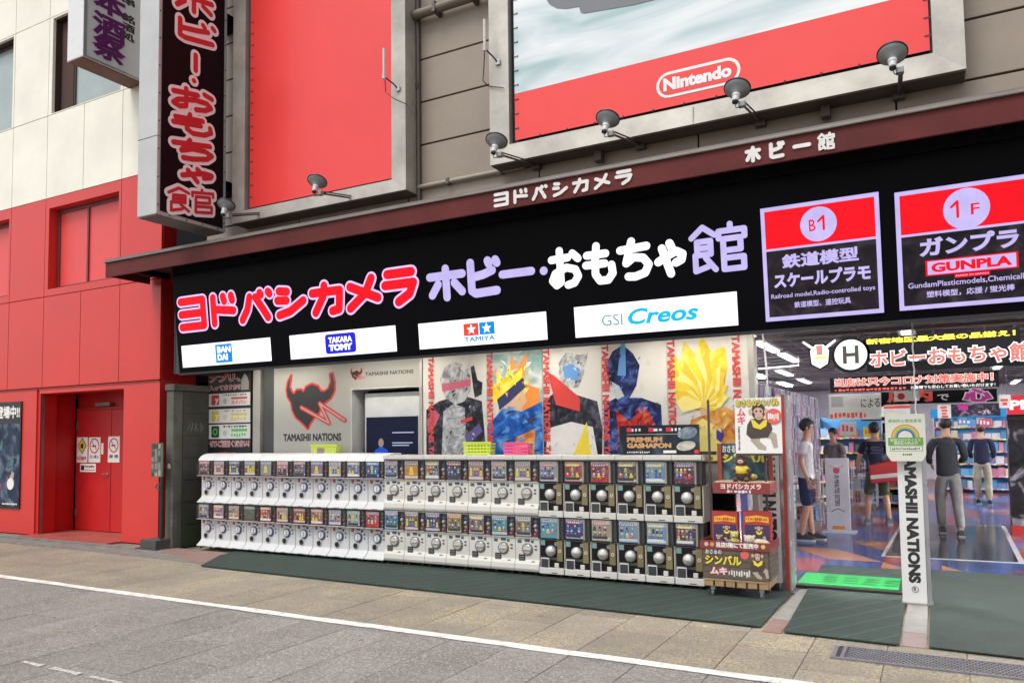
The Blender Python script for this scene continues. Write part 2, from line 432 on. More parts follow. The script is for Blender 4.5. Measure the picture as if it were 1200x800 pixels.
# kerb strip of dirt and step in front of the red building
sd_ = MB(); sd_.prism([(-16, 7.05), (-12.2, 7.1), (-10.4, 7.0), (-8.4, 6.95), (-8.6, 7.5), (-9.7, 7.75), (-16, 7.8)], -.05, .012, 'z')
tag(sd_.build('gutter_strip', mat('dirty_concrete', (.21, .195, .175), .9, var=.35, scale=6, bump=.4, fine=.25)), 'dirty concrete gutter strip along the red building', kind='structure')
M_BRICKPAVE = mat('red_brown_tile', (.26, .16, .14), .8, var=.25, scale=5, fine=.2, bump=.2)
bp = MB(); bp.prism([(-9.9, 7.5), (-8.13, 6.83), (-8.0, 7.0), (-8.4, 7.62), (-9.7, 7.72)], .0, .017, 'z')
tag(bp.build('tiled_apron', M_BRICKPAVE), 'reddish brown tiled apron at the end of the machines', kind='structure')
for nm, m_, x0, x1, y0, y1 in (('threshold_strip', mat('pale_stone', (.27, .26, .24), .7, var=.2, scale=7, fine=.15), -1.27, -1.13, 6.9, 8.4), ('threshold_strip', None, -.285, -.12, 6.9, 8.0)):
    tag(bx(x0, x1, y0, y1, -.02, .008).build(nm, m_ or MATS['pale_stone']), 'pale stone strip between the dark entrance mats', kind='structure')
tag(bx(-1.27, -1.13, 6.45, 6.896, -.02, .006).build('threshold_strip', M_BRICKPAVE), 'reddish stone end of the strip between entrance mats', kind='structure')
tag(bx(-.285, -.12, 6.45, 6.896, -.02, .007).build('threshold_strip', mat('pink_granite', (.27, .20, .19), .7, var=.2, scale=7, fine=.2)), 'pink granite block in front of the entrance pillar', kind='structure')

def mat_mat(name, col, ang=R(30)):
    m = mat(name, col, .95, var=.3, scale=3, fine=.3)
    nt = m.node_tree; b = nt.nodes['Principled BSDF']; L = nt.links.new
    geo = nt.nodes.new('ShaderNodeNewGeometry'); mp = nt.nodes.new('ShaderNodeMapping'); mp.inputs['Rotation'].default_value = (0, 0, ang)
    L(geo.outputs['Position'], mp.inputs[0])
    w = nt.nodes.new('ShaderNodeTexWave'); w.wave_type = 'BANDS'; w.inputs['Scale'].default_value = 1.6; w.inputs['Distortion'].default_value = .25
    L(mp.outputs[0], w.inputs[0])
    r = nt.nodes.new('ShaderNodeMapRange'); r.inputs['From Min'].default_value = .955; r.inputs['From Max'].default_value = 1.0; r.inputs['To Max'].default_value = .35
    L(w.outputs['Fac'], r.inputs['Value'])
    mx = nt.nodes.new('ShaderNodeMix'); mx.data_type = 'RGBA'; L(r.outputs[0], mx.inputs['Factor'])
    L(b.inputs['Base Color'].links[0].from_socket, mx.inputs['A']); mx.inputs['B'].default_value = (.09, .125, .11, 1); L(mx.outputs['Result'], b.inputs['Base Color'])
    return m
M_MAT = mat_mat('dark_green_mat', (.026, .044, .036))
mm = MB(); mm.prism([(-8.1, 6.76), (-1.3, 6.55), (-1.3, 8.5), (-8.9, 8.5), (-8.56, 7.45)], .012, .021, 'z')
tag(mm.build('floor_mat', M_MAT), 'long dark green floor mat in front of and under the capsule machines', 'mat', 'dark green floor mats')
mm = MB(); mm.prism([(-1.11, 6.46), (-.30, 6.42), (-.31, 9.9), (-1.24, 9.85)], .012, .021, 'z')
tag(mm.build('floor_mat', M_MAT), 'dark green floor mat between trolley and entrance pillar, under the bright green mat', 'mat', 'dark green floor mats')
mm = MB(); mm.prism([(-.105, 6.45), (2.6, 6.3), (2.6, 10.0), (-.105, 10.0)], .012, .021, 'z')
tag(mm.build('floor_mat', mat('plain_green_mat', (.028, .044, .036), .95, var=.3, scale=2.5, fine=.3)), 'wide plain dark green floor mat right of the entrance pillar', 'mat', 'dark green floor mats')
t = thing('disinfecting_mat', 'bright green shallow mat with a dark rim on the entrance floor', 'mat', loc=(0, 0, 0))
bx(-1.34, -.335, 8.34, 9.12, .0215, .045).build('rim', mat('black_rubber', (.02, .02, .02), .8), t, bevel=.006)
bx(-1.30, -.375, 8.42, 9.08, .046, .052).build('sponge', mat('bright_green', (.015, .36, .07), .8, var=.2, scale=20, fine=.2), t)
q = MB(); rr = random.Random(2)
for j, yy in enumerate((8.58, 8.72, 8.86)):
    for k in range(4):
        x0 = -1.1+.2*k+rr.uniform(-.02, .02); q.box(x0, x0+.13, yy, yy+.05, .0522, .0532)
q.build('printed_marks', prt('dark_green_ink', (.01, .12, .04)), t)['kind'] = 'stuff'

# drain grating
t = thing('drain_grating', 'grey steel drain grating set in the paving before the entrance', 'grating', loc=(-.71, 5.9, 0))
q = MB(); M_STEEL = mat('worn_steel', (.20, .195, .21), .5, .3, var=.25, scale=12, fine=.15)
q.box(0, 2.7, 0, .03, -.01, .012); q.box(0, 2.7, .33, .36, -.01, .012); q.box(0, .03, .03, .33, -.01, .012); q.box(.06, .085, .03, .33, -.01, .0125)
q.build('frame', M_STEEL, t)
bx(.03, 2.7, .03, .33, -.009, .003).build('channel_bottom', mat('drain_dark', (.03, .03, .035), .8), t)
q = MB()
k = 0
for j in range(9):
    for i in range(70):
        x0 = .10+.036*i+(.018 if j % 2 else 0); q.box(x0, x0+.022, .036+.0325*j, .036+.0325*j+.024, .003, .011)
q.build('grid_teeth', M_STEEL, t)['kind'] = 'stuff'
q = MB()
for j in range(10): q.box(.09, 2.7, .031+.0325*j, .036+.0325*j, .0032, .0085)
q.build('cross_bar', M_STEEL, t)['kind'] = 'stuff'

# ------------------------------------------------------------------ left building
YL = 7.75
M_CREAM = mat('cream_panel_paint', (.83, .79, .67), .35, var=.10, scale=1.2, coat=.15)
M_RED = mat('red_panel_paint', (.62, .034, .027), .42, var=.10, scale=1.1, coat=.1)
M_REDD = mat('shaded_red_paint', (.50, .011, .011), .45, var=.14, scale=2.2)  # door red, with the recess's shade put into a deeper colour
M_GAP = mat('dark_joint', (.04, .03, .03), .9)
LB = thing('corner_building', 'building clad in cream panels above bright red panels, left of the shop', 'building', loc=(0, YL, 0))
bx(-40, -10.30, 1.2, 14, 0, 16).build('core_wall', M_GAP, LB)
def LP(x, y): p = P(x, y, Y=YL); return p.x, p.z
XS = [-18.3, -17.3, -16.3, -15.28, -14.25, -13.22, -12.2, -11.2, -10.22]
ZS = [2.49, 4.03, 5.72, 7.17, 8.9, 10.6, 12.3, 14]
def wall_panel(x0, x1, z0, z1, m): bx(x0+.006, x1-.006, 0, .05, z0+.006, z1-.006).build('cladding_panel', m, LB, bevel=.003)
for j in range(len(ZS)-1):
    z0, z1 = ZS[j], ZS[j+1]; m = M_RED if j < 2 else M_CREAM
    for i in range(len(XS)-1):
        if j in (1, 3, 5) and i in (5, 6): continue       # window bays
        if j in (1, 3, 5) and i in (2, 3): continue
        x0, x1 = XS[i], XS[i+1]
        wall_panel(x0, x1, z0, z1, m)
bx(-30, -10.285, .3, 1.19, 2.5, 14).build('backing_wall', M_GAP, LB)
q = MB()
for j in range(len(ZS)-1):
    if j % 2 == 0: q.box(-18.3, -10.285, .051, .12, ZS[j], ZS[j+1])
    else:
        for i in (0, 1, 4, 7): q.box(XS[i], XS[i+1] if i != 7 else -10.285, .051, .12, ZS[j], ZS[j+1])
q.build('panel_rail', M_GAP, LB)
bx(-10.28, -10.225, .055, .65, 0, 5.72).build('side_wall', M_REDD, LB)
bx(-10.28, -10.225, .055, .65, 5.72, 14).build('side_wall', M_CREAM, LB)
# windows
def window(x0, x1, z0, z1, frame_m, pane_m, split, red=False, wall=M_CREAM):
    # reveal around the opening and recessed frame
    fz0 = z0+.12 if red else z0+.02
    fz1 = z1-.18 if red else z1-.03
    q = MB()
    q.box(x0+.006, x1-.006, 0, .05, z0+.006, fz0); q.box(x0+.006, x1-.006, 0, .05, fz1, z1-.006)
    a0, a1 = x0+.10, x1-.06
    q.box(x0+.006, a0, 0, .05, fz0, fz1); q.box(a1, x1-.006, 0, .05, fz0, fz1)
    w = q.build('window_surround', wall, LB)
    r = MB(); r.box(a0-.01, a0+.006, .052, .24, fz0, fz1); r.box(a1-.006, a1+.01, .052, .24, fz0, fz1); r.box(a0+.006, a1-.006, .052, .24, fz1-.006, fz1+.01); r.box(a0+.006, a1-.006, .052, .24, fz0-.01, fz0+.006)
    r.build('window_reveal', wall if red else frame_m, LB)
    f = MB(); b0, b1, c0, c1 = a0+.01, a1-.01, fz0+.01, fz1-.01
    t_ = .06
    f.box(b0, b0+t_, .15, .2, c0, c1); f.box(b1-t_, b1, .15, .2, c0, c1); f.box(b0+t_, b1-t_, .15, .2, c0, c0+t_); f.box(b0+t_, b1-t_, .15, .2, c1-t_, c1)
    fr = f.build('window', frame_m, LB)
    xm = b0+(b1-b0)*split
    bx(xm-.02, xm+.02, .14, .19, c0+t_, c1-t_).build('mullion', frame_m, fr)
    bx(b0+t_, xm-.02, .17, .18, c0+t_, c1-t_).build('pane', pane_m, fr)
    bx(xm+.02, b1-t_, .165, .175, c0+t_, c1-t_).build('pane', pane_m, fr)
    return fr
M_WFRAME = mat('brown_window_frame', (.055, .03, .022), .5)
M_GLASS = mat('sky_tinted_glass', (.32, .38, .37), .08, .0, var=.15, scale=1.5, spec=.9)  # pale sky reflection put into the pane colour
M_DGLASS = mat('dark_glass', (.03, .03, .035), .05, spec=.8)
M_BLIND = mat('red_shutter', (.72, .07, .065), .4, var=.06)
for zz in (3, 5):
    for i in (2, 5):
        window(XS[i], XS[i+2], ZS[zz], ZS[zz+1], M_WFRAME, M_GLASS, .22)
for i in (2, 5):
    window(XS[i], XS[i+2], ZS[1], ZS[2], mat('dark_red_frame', (.16, .04, .04), .5), M_BLIND, .46, True, M_RED)
# dark inner curtain strip in the upper window
p0 = P(64, 100, Y=YL); 
bx(-13.05, -12.72, .13, .14, 7.25, 8.8).build('curtain', mat('brown_curtain', (.06, .025, .018), .8), LB)
# ground floor: red columns, recessed entrance
hz = 2.48
bx(-20, -13.36, 0, .3, .03, hz).build('red_wall', M_RED, LB)
bx(-13.36, -13.28, .02, .3, .03, hz).build('wall_trim', M_REDD, LB)
bx(-11.06, -10.22, 0, .3, .03, hz).build('red_column', M_RED, LB)
bx(-13.28, -11.06, .0, .3, hz-.09, hz).build('lintel', M_RED, LB)
bx(-20, -10.22, -.015, .0, hz-.015, hz+.0).build('drip_edge', mat('dark_red_metal', (.3, .02, .02), .5), LB)
DY = .68
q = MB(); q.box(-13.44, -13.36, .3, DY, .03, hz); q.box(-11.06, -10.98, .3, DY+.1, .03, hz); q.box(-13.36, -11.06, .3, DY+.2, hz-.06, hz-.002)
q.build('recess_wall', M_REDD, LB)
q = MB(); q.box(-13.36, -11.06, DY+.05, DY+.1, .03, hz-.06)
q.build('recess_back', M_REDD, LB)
bx(-13.36, -11.06, -.25, DY, .0, .04).build('entrance_floor', mat('red_tile_floor', (.36, .09, .07), .5, var=.25, scale=4, fine=.1), LB)
bx(-20, -10.25, -.35, -.25, -.01, .03).build('kerb_edge', MATS['dirty_concrete'], LB)
dz1 = 2.12
for k, (x0, x1) in enumerate(((-13.26, -12.34), (-12.325, -11.75))):
    d = bx(x0, x1, DY-.01, DY+.045, .05, dz1).build('door', M_REDD, LB, bevel=.004)
    if k == 0:
        for z in (.35, 1.85): bx(x0-.02, x0+.012, DY-.03, DY-.011, z-.06, z+.06).build('hinge', mat('grey_hinge', (.25, .2, .2), .4, .6), d)
        h = MB(); h.lathe([(.028, 0), (.028, .01)], (x1-.07, DY-.012, 1.02), (0, -1, 0), 12); h.tube([(x1-.07, DY-.02, 1.02), (x1-.07, DY-.05, 1.02), (x1-.16, DY-.055, 1.02)], .011, 8)
        h.build('handle', mat('chrome', (.6, .6, .6), .25, 1), d, smooth=True)
q = MB(); q.box(-13.31, -13.27, DY-.005, DY+.05, .05, dz1+.04); q.box(-11.74, -11.70, DY-.005, DY+.05, .05, dz1+.04); q.box(-13.27, -11.74, DY-.005, DY+.05, dz1+.005, dz1+.04)
q.build('door_frame', mat('dark_red_frame2', (.40, .02, .02), .5), LB)
bx(-12.75, -12.35, DY-.04, DY+.04, dz1+.06, dz1+.12).build('door_closer', mat('grey_hinge', (.3, .2, .2)), LB)
bx(-13.29, -13.275, .05, .09, .05, hz-.1).build('recess_pipe', mat('grey_hinge', (.3, .2, .2)), LB)
# notices on the door
M_PAPER = mat('white_paper', (.80, .78, .74), .6, var=.05)
M_INK = prt('black_ink', (.02, .02, .02)); M_INKR = prt('red_ink', (.62, .02, .03)); M_YEL = prt('yellow_ink', (.75, .55, .03))
FD = face_y(YL+DY-.012)
def ring(mb, cx, cz, r, w, y0, y1, n=24):
    for k in range(n):
        a0, a1 = 2*PI*k/n, 2*PI*(k+1)/n
        mb.prism([(cx+(r-w)*math.cos(a0), cz+(r-w)*math.sin(a0)), (cx+r*math.cos(a0), cz+r*math.sin(a0)), (cx+r*math.cos(a1), cz+r*math.sin(a1)), (cx+(r-w)*math.cos(a1), cz+(r-w)*math.sin(a1))], y0, y1)
def notice(label, x0, y0, x1, y1, kind):
    l, r, b, t_ = FD.bb(x0, y0, x1, y1)
    t = thing('notice', label, 'notice', FD.M)
    rect(t, 'sheet', l, r, b, t_, 0, M_PAPER, .003)
    w, h = r-l, t_-b; cx = (l+r)/2
    if kind == 'dog':
        q = MB(); s_ = w*.42; cz = b+h*.66; q.prism([(cx-s_, cz), (cx, cz-s_*1.15), (cx+s_, cz), (cx, cz+s_*1.15)], -.005, -.003); q.build('diamond_border', M_INK, t)
        q = MB(); s_ *= .86; q.prism([(cx-s_, cz), (cx, cz-s_*1.15), (cx+s_, cz), (cx, cz+s_*1.15)], -.007, -.0052); q.build('diamond', M_YEL, t)
        q = MB(); q.prism([(cx-.04, cz-.03), (cx+.03, cz-.05), (cx+.045, cz+.02), (cx, cz+.05), (cx-.03, cz+.02)], -.009, -.0072); q.build('pictogram', M_INK, t)
        text(t, 'caption', '~8', l+w*.08, r-w*.08, b+h*.06, b+h*.28, .003, M_INKR, .03)
    elif kind == 'no':
        cz = b+h*.66; q = MB(); ring(q, cx, cz, w*.4, w*.06, -.007, -.003); q.tube([(cx-w*.26, -.006, cz+w*.26), (cx+w*.26, -.006, cz-w*.26)], w*.025, 4)
        q.build('prohibition_ring', M_INKR, t)
        q = MB(); q.box(cx-w*.2, cx+w*.15, -.0055, -.0035, cz-w*.05, cz+w*.03); q.build('pictogram', M_INK, t)
        text(t, 'caption', '立入禁止' if 'entry' in label else '禁 煙', l+w*.1, r-w*.1, b+h*.16, b+h*.3, .003, M_INK, .03)
    else:
        text(t, 'caption', '~7', l+w*.3, r-w*.05, b+h*.5, b+h*.8, .003, M_INK, .03)
        q = MB(); q.box(l+w*.06, l+w*.26, -.006, -.003, b+h*.2, t_-h*.2); q.build('pictogram', M_INK, t)
        q = MB(); q.box(l+w*.3, r-w*.05, -.005, -.003, b+h*.2, b+h*.28); q.build('caption_line', M_INKR, t)
notice('white notice with a yellow diamond on the red door', 90, 541.5, 103, 512, 'dog')
notice('white no entry notice with a red ring beside the yellow diamond notice', 103.8, 541.5, 118, 512, 'no')
notice('small wide white notice under the two notices on the red door', 94, 552.5, 112.5, 543, 'cap')
notice('white no smoking notice alone on the right door leaf', 126.5, 541.5, 140.5, 511, 'no')
l, r, b, t_ = FD.bb(118.6, 532, 121.4, 519)
rect(None, 'door_label', 0, r-l, 0, t_-b, 0, M_PAPER, .003); o = bpy.data.objects['door_label']; o.location = (l, FD.o.y, b)
tag(o, 'narrow white label on the edge of the left door leaf', 'label')
# cinema poster on the red wall
FLW = face_y(YL-.002)
def dark_print(name, c1, c2, c3, scale=5):
    m = bpy.data.materials.new(name); m.use_nodes = True; nt = m.node_tree; b = nt.nodes['Principled BSDF']; L = nt.links.new
    geo = nt.nodes.new('ShaderNodeNewGeometry')
    n = nt.nodes.new('ShaderNodeTexNoise'); n.inputs['Scale'].default_value = scale; n.inputs['Detail'].default_value = 5; n.inputs['Distortion'].default_value = 1.2
    L(geo.outputs['Position'], n.inputs[0]); cr = nt.nodes.new('ShaderNodeValToRGB'); L(n.outputs['Fac'], cr.inputs[0])
    e = cr.color_ramp.elements; e[0].position = .35; e[0].color = (*c1, 1); e[1].position = .68; e[1].color = (*c3, 1); x = e.new(.52); x.color = (*c2, 1)
    L(cr.outputs[0], b.inputs['Base Color']); b.inputs['Roughness'].default_value = .45; b.inputs['Specular IOR Level'].default_value = .15
    return m
l, r, b, t_ = FLW.bb(-40, 600, 26.5, 470); b = FLW.at(23.5, 596)[1]
t = thing('film_poster', 'dark blue film poster on the red wall left of the recessed doors', 'poster', FLW.M)
rect(t, 'poster_board', l, r, b, t_, 0, mat('poster_black', (.012, .012, .016), .35), .02)
rect(t, 'poster_picture', l+.02, r-.02, b+.04, t_-.38, .02, dark_print('poster_night', (.012, .018, .04), (.03, .05, .09), (.16, .2, .26), 3.2), .002)
text(t, 'lettering', '登場中!!', r-.74, r-.04, t_-.29, t_-.07, .02, M_PAPER, .035)
q = MB(); rr = random.Random(9)
for k in range(16):
    cx, cz = r-.12-rr.uniform(0, .9), b+.35+rr.uniform(0, .75); s_ = rr.uniform(.03, .07); q.mi = k % 3
    MB().prism([(cx-s_, cz-s_*.8), (cx+s_*.7, cz-s_), (cx+s_, cz+s_*.6), (cx-s_*.2, cz+s_*1.3)], -.026-.0003*k, -.0222).build('printed_shape', [prt('ink_teal', (.05, .16, .15)), prt('ink_plum', (.25, .06, .09)), prt('ink_ivory', (.4, .36, .33))][k % 3], t)
q = MB(); q.disc(r-.25, b+.42, .1, -.034, -.0225); q.build('white_seal', M_PAPER, t)
text(t, 'small_print', '~14', r-.5, r-.05, b+.06, b+.1, .022, M_PAPER, .02)

# projecting white sign of the bar (purple letters)
zb = None
pb = P(152.5, 103, Y=YL)                    # back left lower corner
pf = P(78.3, 74.3, X=pb.x); pf2 = P(96.8, 67.4, Y=pf.y)
zb = (pb.z+pf.z)/2; sx0, sx1 = pb.x, pf2.x; sy0 = pf.y
t = thing('projecting_sign', 'white projecting box sign with purple Japanese lettering on the cream building', 'sign', loc=(0, 0, 0))
M_SW = mat('white_sign_acrylic', (.70, .70, .70), .3, var=.04)
bx(sx0, sx1, sy0, YL-.003, zb, 12).build('box', M_SW, t, bevel=.015)
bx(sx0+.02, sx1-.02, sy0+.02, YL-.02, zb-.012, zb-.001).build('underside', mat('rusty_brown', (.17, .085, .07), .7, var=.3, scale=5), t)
q = MB(); q.box(sx1+.001, sx1+.012, sy0, sy0+.05, zb, 12); q.box(sx1+.001, sx1+.012, sy0+.05, YL-.01, zb, zb+.03)
q.build('face_frame', mat('grey_aluminium', (.45, .45, .46), .4, .6), t)
FP1 = face_px(sx1)
M_PURP = prt('purple_ink', (.13, .01, .12)); M_PINKW = prt('pale_pink_ink', (.7, .55, .62))
# lettering built in the +X frame: parent Empty-less meshes get baked
def bake(o, M):
    o.data.transform(M); o.data.update(); return o
def ftext(par, fr, name, *a, **k):
    before = set(C.objects)
    text(None, name, *a, **k)
    inv = par.matrix_world.inverted()
    for o in set(C.objects)-before: bake(o, inv @ fr.M); o.parent = par
def fcall(par, fr, fn, *a, **k):
    before = set(C.objects)
    fn(None, *a, **k)
    inv = par.matrix_world.inverted()
    for o in set(C.objects)-before: bake(o, inv @ fr.M); o.parent = par
bpy.context.view_layer.update()
for ch, (cx, cy) in (("本", (129, 5)), ("酒", (128, 33)), ("祭", (128, 58))):
    u, v = FP1.at(cx, cy); ww = .27; hh = .165
    ftext(t, FP1, 'letter', ch, u-ww, u+ww, v-hh*1.1, v+hh*1.1, .002, M_PURP, .04, outline=M_PINKW, ow=.035)
u, v = FP1.at(129, -22); ftext(t, FP1, 'letter', '日', u-.25, u+.25, v-.18, v+.18, .002, M_PURP, .04, outline=M_PINKW, ow=.035)
for ch, (cx, cy) in (('串', (150.5, 2)), ('銘', (150.5, 22)), ('酒', (150.5, 33)), ('処', (150.5, 43.5))):
    u, v = FP1.at(cx, cy); ftext(t, FP1, 'small_letter', ch, u-.11, u+.11, v-.065, v+.065, .002, M_INK, .04)

# ------------------------------------------------------------------ the shop building: upper wall, canopy, boards
YW, YS = 7.72, 8.3
M_WALL = mat('taupe_wall_panel', (.29, .235, .185), .55, var=.14, scale=1.3, fine=.04)
M_BLACK = mat('black_panel', (.012, .012, .013), .4, var=.2, scale=3)
M_DARK = mat('dark_facade', (.005, .005, .0055), .6, var=.3, scale=3, spec=.08)
M_ALU = mat('brushed_champagne', (.47, .44, .385), .4, .35, var=.3, scale=2.2)
M_ALUS = mat('champagne_side', (.40, .36, .31), .45, .5, var=.16, scale=2.2)
SB = thing('toy_shop_building', 'toy shop building with taupe upper wall panels and a wide dark ground floor opening', 'building', loc=(0, YW, 0))
# structural boxes behind
bx(-9.85, 14, .06, 25, 4.3, 16).build('core_wall', M_DARK, SB)
bx(-9.85, 14, .58, 1.1, 2.95, 4.3).build('core_wall', M_DARK, SB)
bx(-9.85, -9.46, .0, .57, 2.55, 4.3).build('corner_panel', mat('dark_green_grey_panel', (.03, .036, .035), .45, var=.25), SB)
for k in range(3): bx(-9.87, -9.84, .0, .57, 2.56+.58*k, 3.12+.58*k).build('corner_panel', MATS['dark_green_grey_panel'], SB)
# taupe panels: px seams in the photograph fall on these levels
zs = []
for y_ in (228/3.077-0, ):
    pass
zj = [P(487, yy, Y=YW).z for yy in (72.3, 122.9, 172.9, 222)]       # joints right of the red board
stp = (zj[0]-zj[3])/3
z0 = zj[3]-2*stp
xs = [-9.2+1.8*k for k in range(14)]
for j in range(13):
    for i in range(len(xs)-1):
        a, b_ = z0+stp*j, z0+stp*(j+1)
        if a < 4.13: a = 4.13
        if b_-a < .1 or a > 9: continue
        bx(xs[i]+.008, xs[i+1]-.008, 0, .05, a+.011, b_-.011).build('wall_panel', M_WALL, SB, bevel=.004)
bx(-9.85, -9.2, 0.002, .052, 4.3, 12).build('wall_panel', M_DARK, SB)
bx(-9.2, 14, 0.03, .06, 9.5, 16).build('wall_panel', M_WALL, SB)
# soffit above the machines and entrance, drop behind the sign
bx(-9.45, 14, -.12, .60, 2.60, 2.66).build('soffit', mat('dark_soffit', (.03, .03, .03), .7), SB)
bx(-9.46, 14, -.13, .0, 2.66, 4.12).build('sign_backing', M_DARK, SB)

# canopy
t = thing('canopy', 'long maroon metal canopy with white Japanese lettering across the shop front', 'canopy', loc=(0, 7.0, 0))
M_MAR = mat('maroon_fascia', (.115, .020, .018), .55, var=.3, scale=1.6, fine=.05, spec=.2)
M_GUT = mat('grey_brown_trim', (.20, .17, .155), .5, .3, var=.2, scale=4)
AX = -10.45
bx(AX, 14, 0, .03, 3.93, 4.135).build('fascia', M_MAR, t, bevel=.004)
bx(AX-.01, 14, -.025, .06, 4.138, 4.162).build('drip_trim', M_GUT, t, bevel=.006)
bx(AX-.01, 14, .0, .72, 4.163, 4.19).build('top_sheet', M_GUT, t)
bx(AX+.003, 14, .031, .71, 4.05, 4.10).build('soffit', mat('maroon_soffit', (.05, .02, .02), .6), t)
bx(AX, AX+.03, .031, .71, 3.95, 4.137).build('end_plate', M_MAR, t)
for k in range(12):
    x = -10+2.1*k; bx(x, x+.05, .04, .70, 3.97, 4.045).build('bracket', M_DARK, t)
bx(AX, 14, .06, .62, 4.105, 4.137).build('inner_sheet', M_DARK, t)
FA = face_y(7.0)
(u0, v0), (u1, v1) = FA.at(577, 243), FA.at(744, 198)
M_LETW = mat('aged_white_letter', (.72, .69, .66), .5, var=.12, scale=12)
n = 7; hh = .13; zc = 4.035
for k, ch in enumerate('ヨドバシカメラ'):
    w_ = (u1-u0)/7; l = u0+w_*k
    fcall(t, FA, glyph, ch, l+w_*.1, l+w_*.9, zc-.075, zc+.075, .0, .034, M_LETW, thick=.012)
(u0, v0), (u1, v1) = FA.at(870, 190), FA.at(984, 158)
for k, ch in enumerate('ホビー館'):
    w_ = (u1-u0)/4; l = u0+w_*k
    h_ = .075
    if ch == 'ー': fcall(t, FA, glyph, ch, l+w_*.12, l+w_*.88, zc-.017, zc+.017, .0, .034, M_LETW, thick=.012)
    else: fcall(t, FA, glyph, ch, l+w_*.12, l+w_*.82, zc-h_, zc+h_, .0, .034 if ch != '館' else .02, M_LETW, thick=.012)

# big advertising boards
YB = 7.45
FB = face_y(YB)
def framed_board(name, label, l, r, b, t_, fw, fb, left=True):
    t = thing(name, label, 'billboard', FB.M)
    D = YW-YB-.004
    # mitred frame with bevelled faces
    q = MB()
    q.hexa([(l, 0, b), (r, 0, b), (r, D, b), (l, D, b), (l+fw*.0+.0, 0, b+.002), (r, 0, b+.002), (r, D, b+.002), (l, D, b+.002)])
    q.v = []; q.f = []; q.m = []
    il, ir, ib = l+fw, r-fw, b+fb
    def bar(o0, o1, i0, i1):
        # outer front edge o0-o1, inner recessed edge i0-i1
        vs = [(o0[0], 0, o0[1]), (o1[0], 0, o1[1]), (i1[0], .014, i1[1]), (i0[0], .014, i0[1]), (o0[0], D, o0[1]), (o1[0], D, o1[1]), (i1[0], D, i1[1]), (i0[0], D, i0[1])]
        m_ = MB(); m_.add(vs, [(0,1,2,3), (0,4,5,1), (3,2,6,7), (4,7,6,5), (0,3,7,4), (1,5,6,2)]); return m_
    bar((l, b), (r, b), (il, ib), (ir, ib)).build('bottom_frame', M_ALU, t)
    bar((r, b), (r, t_), (ir, ib), (ir, t_)).build('side_frame', M_ALU, t)
    bar((l, t_), (l, b), (il, t_), (il, ib)).build('side_frame', M_ALU, t)
    bar((r, t_), (l, t_), (ir, t_-.01), (il, t_-.01)).build('top_frame', M_ALU, t)
    bx(il, ir, .10, .14, ib, t_-.01).build('backing', M_BLACK, t)
    bx(l+.01, r-.01, .012, D, b-.012, b-.001).build('underside_sheet', mat('dark_brown_metal', (.085, .06, .045), .7, var=.35, scale=4), t)  # dark brown sheet under the frame, uneven in tone
    return t, il, ir, ib
# red board
l = FB.at(273, 100)[0]; r = FB.at(475, 100)[0]; b = FB.at(475, 222)[1]
rb, il, ir, ib = framed_board('red_billboard', 'plain bright red vinyl board in a champagne metal frame, left part of the upper wall', l, r, b, 9.5, .22, .16)
M_VRED = mat('red_vinyl', (.80, .046, .040), .35, var=.07, scale=.9, coat=.1)
bx(il+.05, ir-.003, .06, .066, ib+.035, 9.4).build('vinyl_sheet', M_VRED, rb)
def lacing(par, x0, x1, z0, z1, step=.16):
    n = int(abs(x1-x0+z1-z0)/step)
    for k in range(n):
        f = (k+.5)/n; x, z = x0+(x1-x0)*f, z0+(z1-z0)*f
        q = MB(); dx, dz = (0, -.035) if abs(x1-x0) > abs(z1-z0) else (-.04, 0)
        q.tube([(x, .052, z), (x+dx*.7, .056, z+dz*.7)], .004, 4); q.lathe([(.011, 0), (.011, .004)], (x-dx*.3, .06, z-dz*.3), (0, -1, 0), 6)
        q.build('eyelet_tie', MATS['dark_tie'], par)
mat('dark_tie', (.06, .03, .03), .6)
lacing(rb, il+.09, il+.09, ib+.1, 7.4)
# console maker's board
l = FB.at(574.5, 190)[0]; r = FB.at(1131.5, 60)[0]; b = (FB.at(574.5, 194)[1]+FB.at(1132, 80.5)[1])/2
nb, il, ir, ib = framed_board('game_billboard', 'large billboard with pale rippled water picture above a red band with a white oval logo', l, r, b, 9.5, .24, .20)
zr = (FB.at(598, 108.2)[1]+FB.at(880, 38.3)[1])/2
bx(il+.05, ir-.02, .06, .066, ib+.05, zr).build('red_band', M_VRED, nb)
mw = bpy.data.materials.new('rippled_water_print'); mw.use_nodes = True; nt = mw.node_tree; pb_ = nt.nodes['Principled BSDF']; L = nt.links.new
geo = nt.nodes.new('ShaderNodeNewGeometry'); mp = nt.nodes.new('ShaderNodeMapping'); mp.inputs['Scale'].default_value = (.35, 1, 1.6); mp.inputs['Rotation'].default_value = (0, .12, 0)
L(geo.outputs['Position'], mp.inputs[0]); nn = nt.nodes.new('ShaderNodeTexNoise'); nn.inputs['Scale'].default_value = 1.5; nn.inputs['Detail'].default_value = 3; nn.inputs['Distortion'].default_value = .8
L(mp.outputs[0], nn.inputs[0]); cr = nt.nodes.new('ShaderNodeValToRGB'); L(nn.outputs['Fac'], cr.inputs[0])
e = cr.color_ramp.elements; e[0].position = .34; e[0].color = (.36, .50, .51, 1); e[1].position = .60; e[1].color = (.80, .82, .82, 1); x = e.new(.47); x.color = (.60, .67, .69, 1)
L(cr.outputs[0], pb_.inputs['Base Color']); pb_.inputs['Roughness'].default_value = .35
bx(il+.05, ir-.02, .06, .066, zr+.002, 9.4).build('water_picture', mw, nb)
q = MB(); a0 = FB.at(640, 0); 
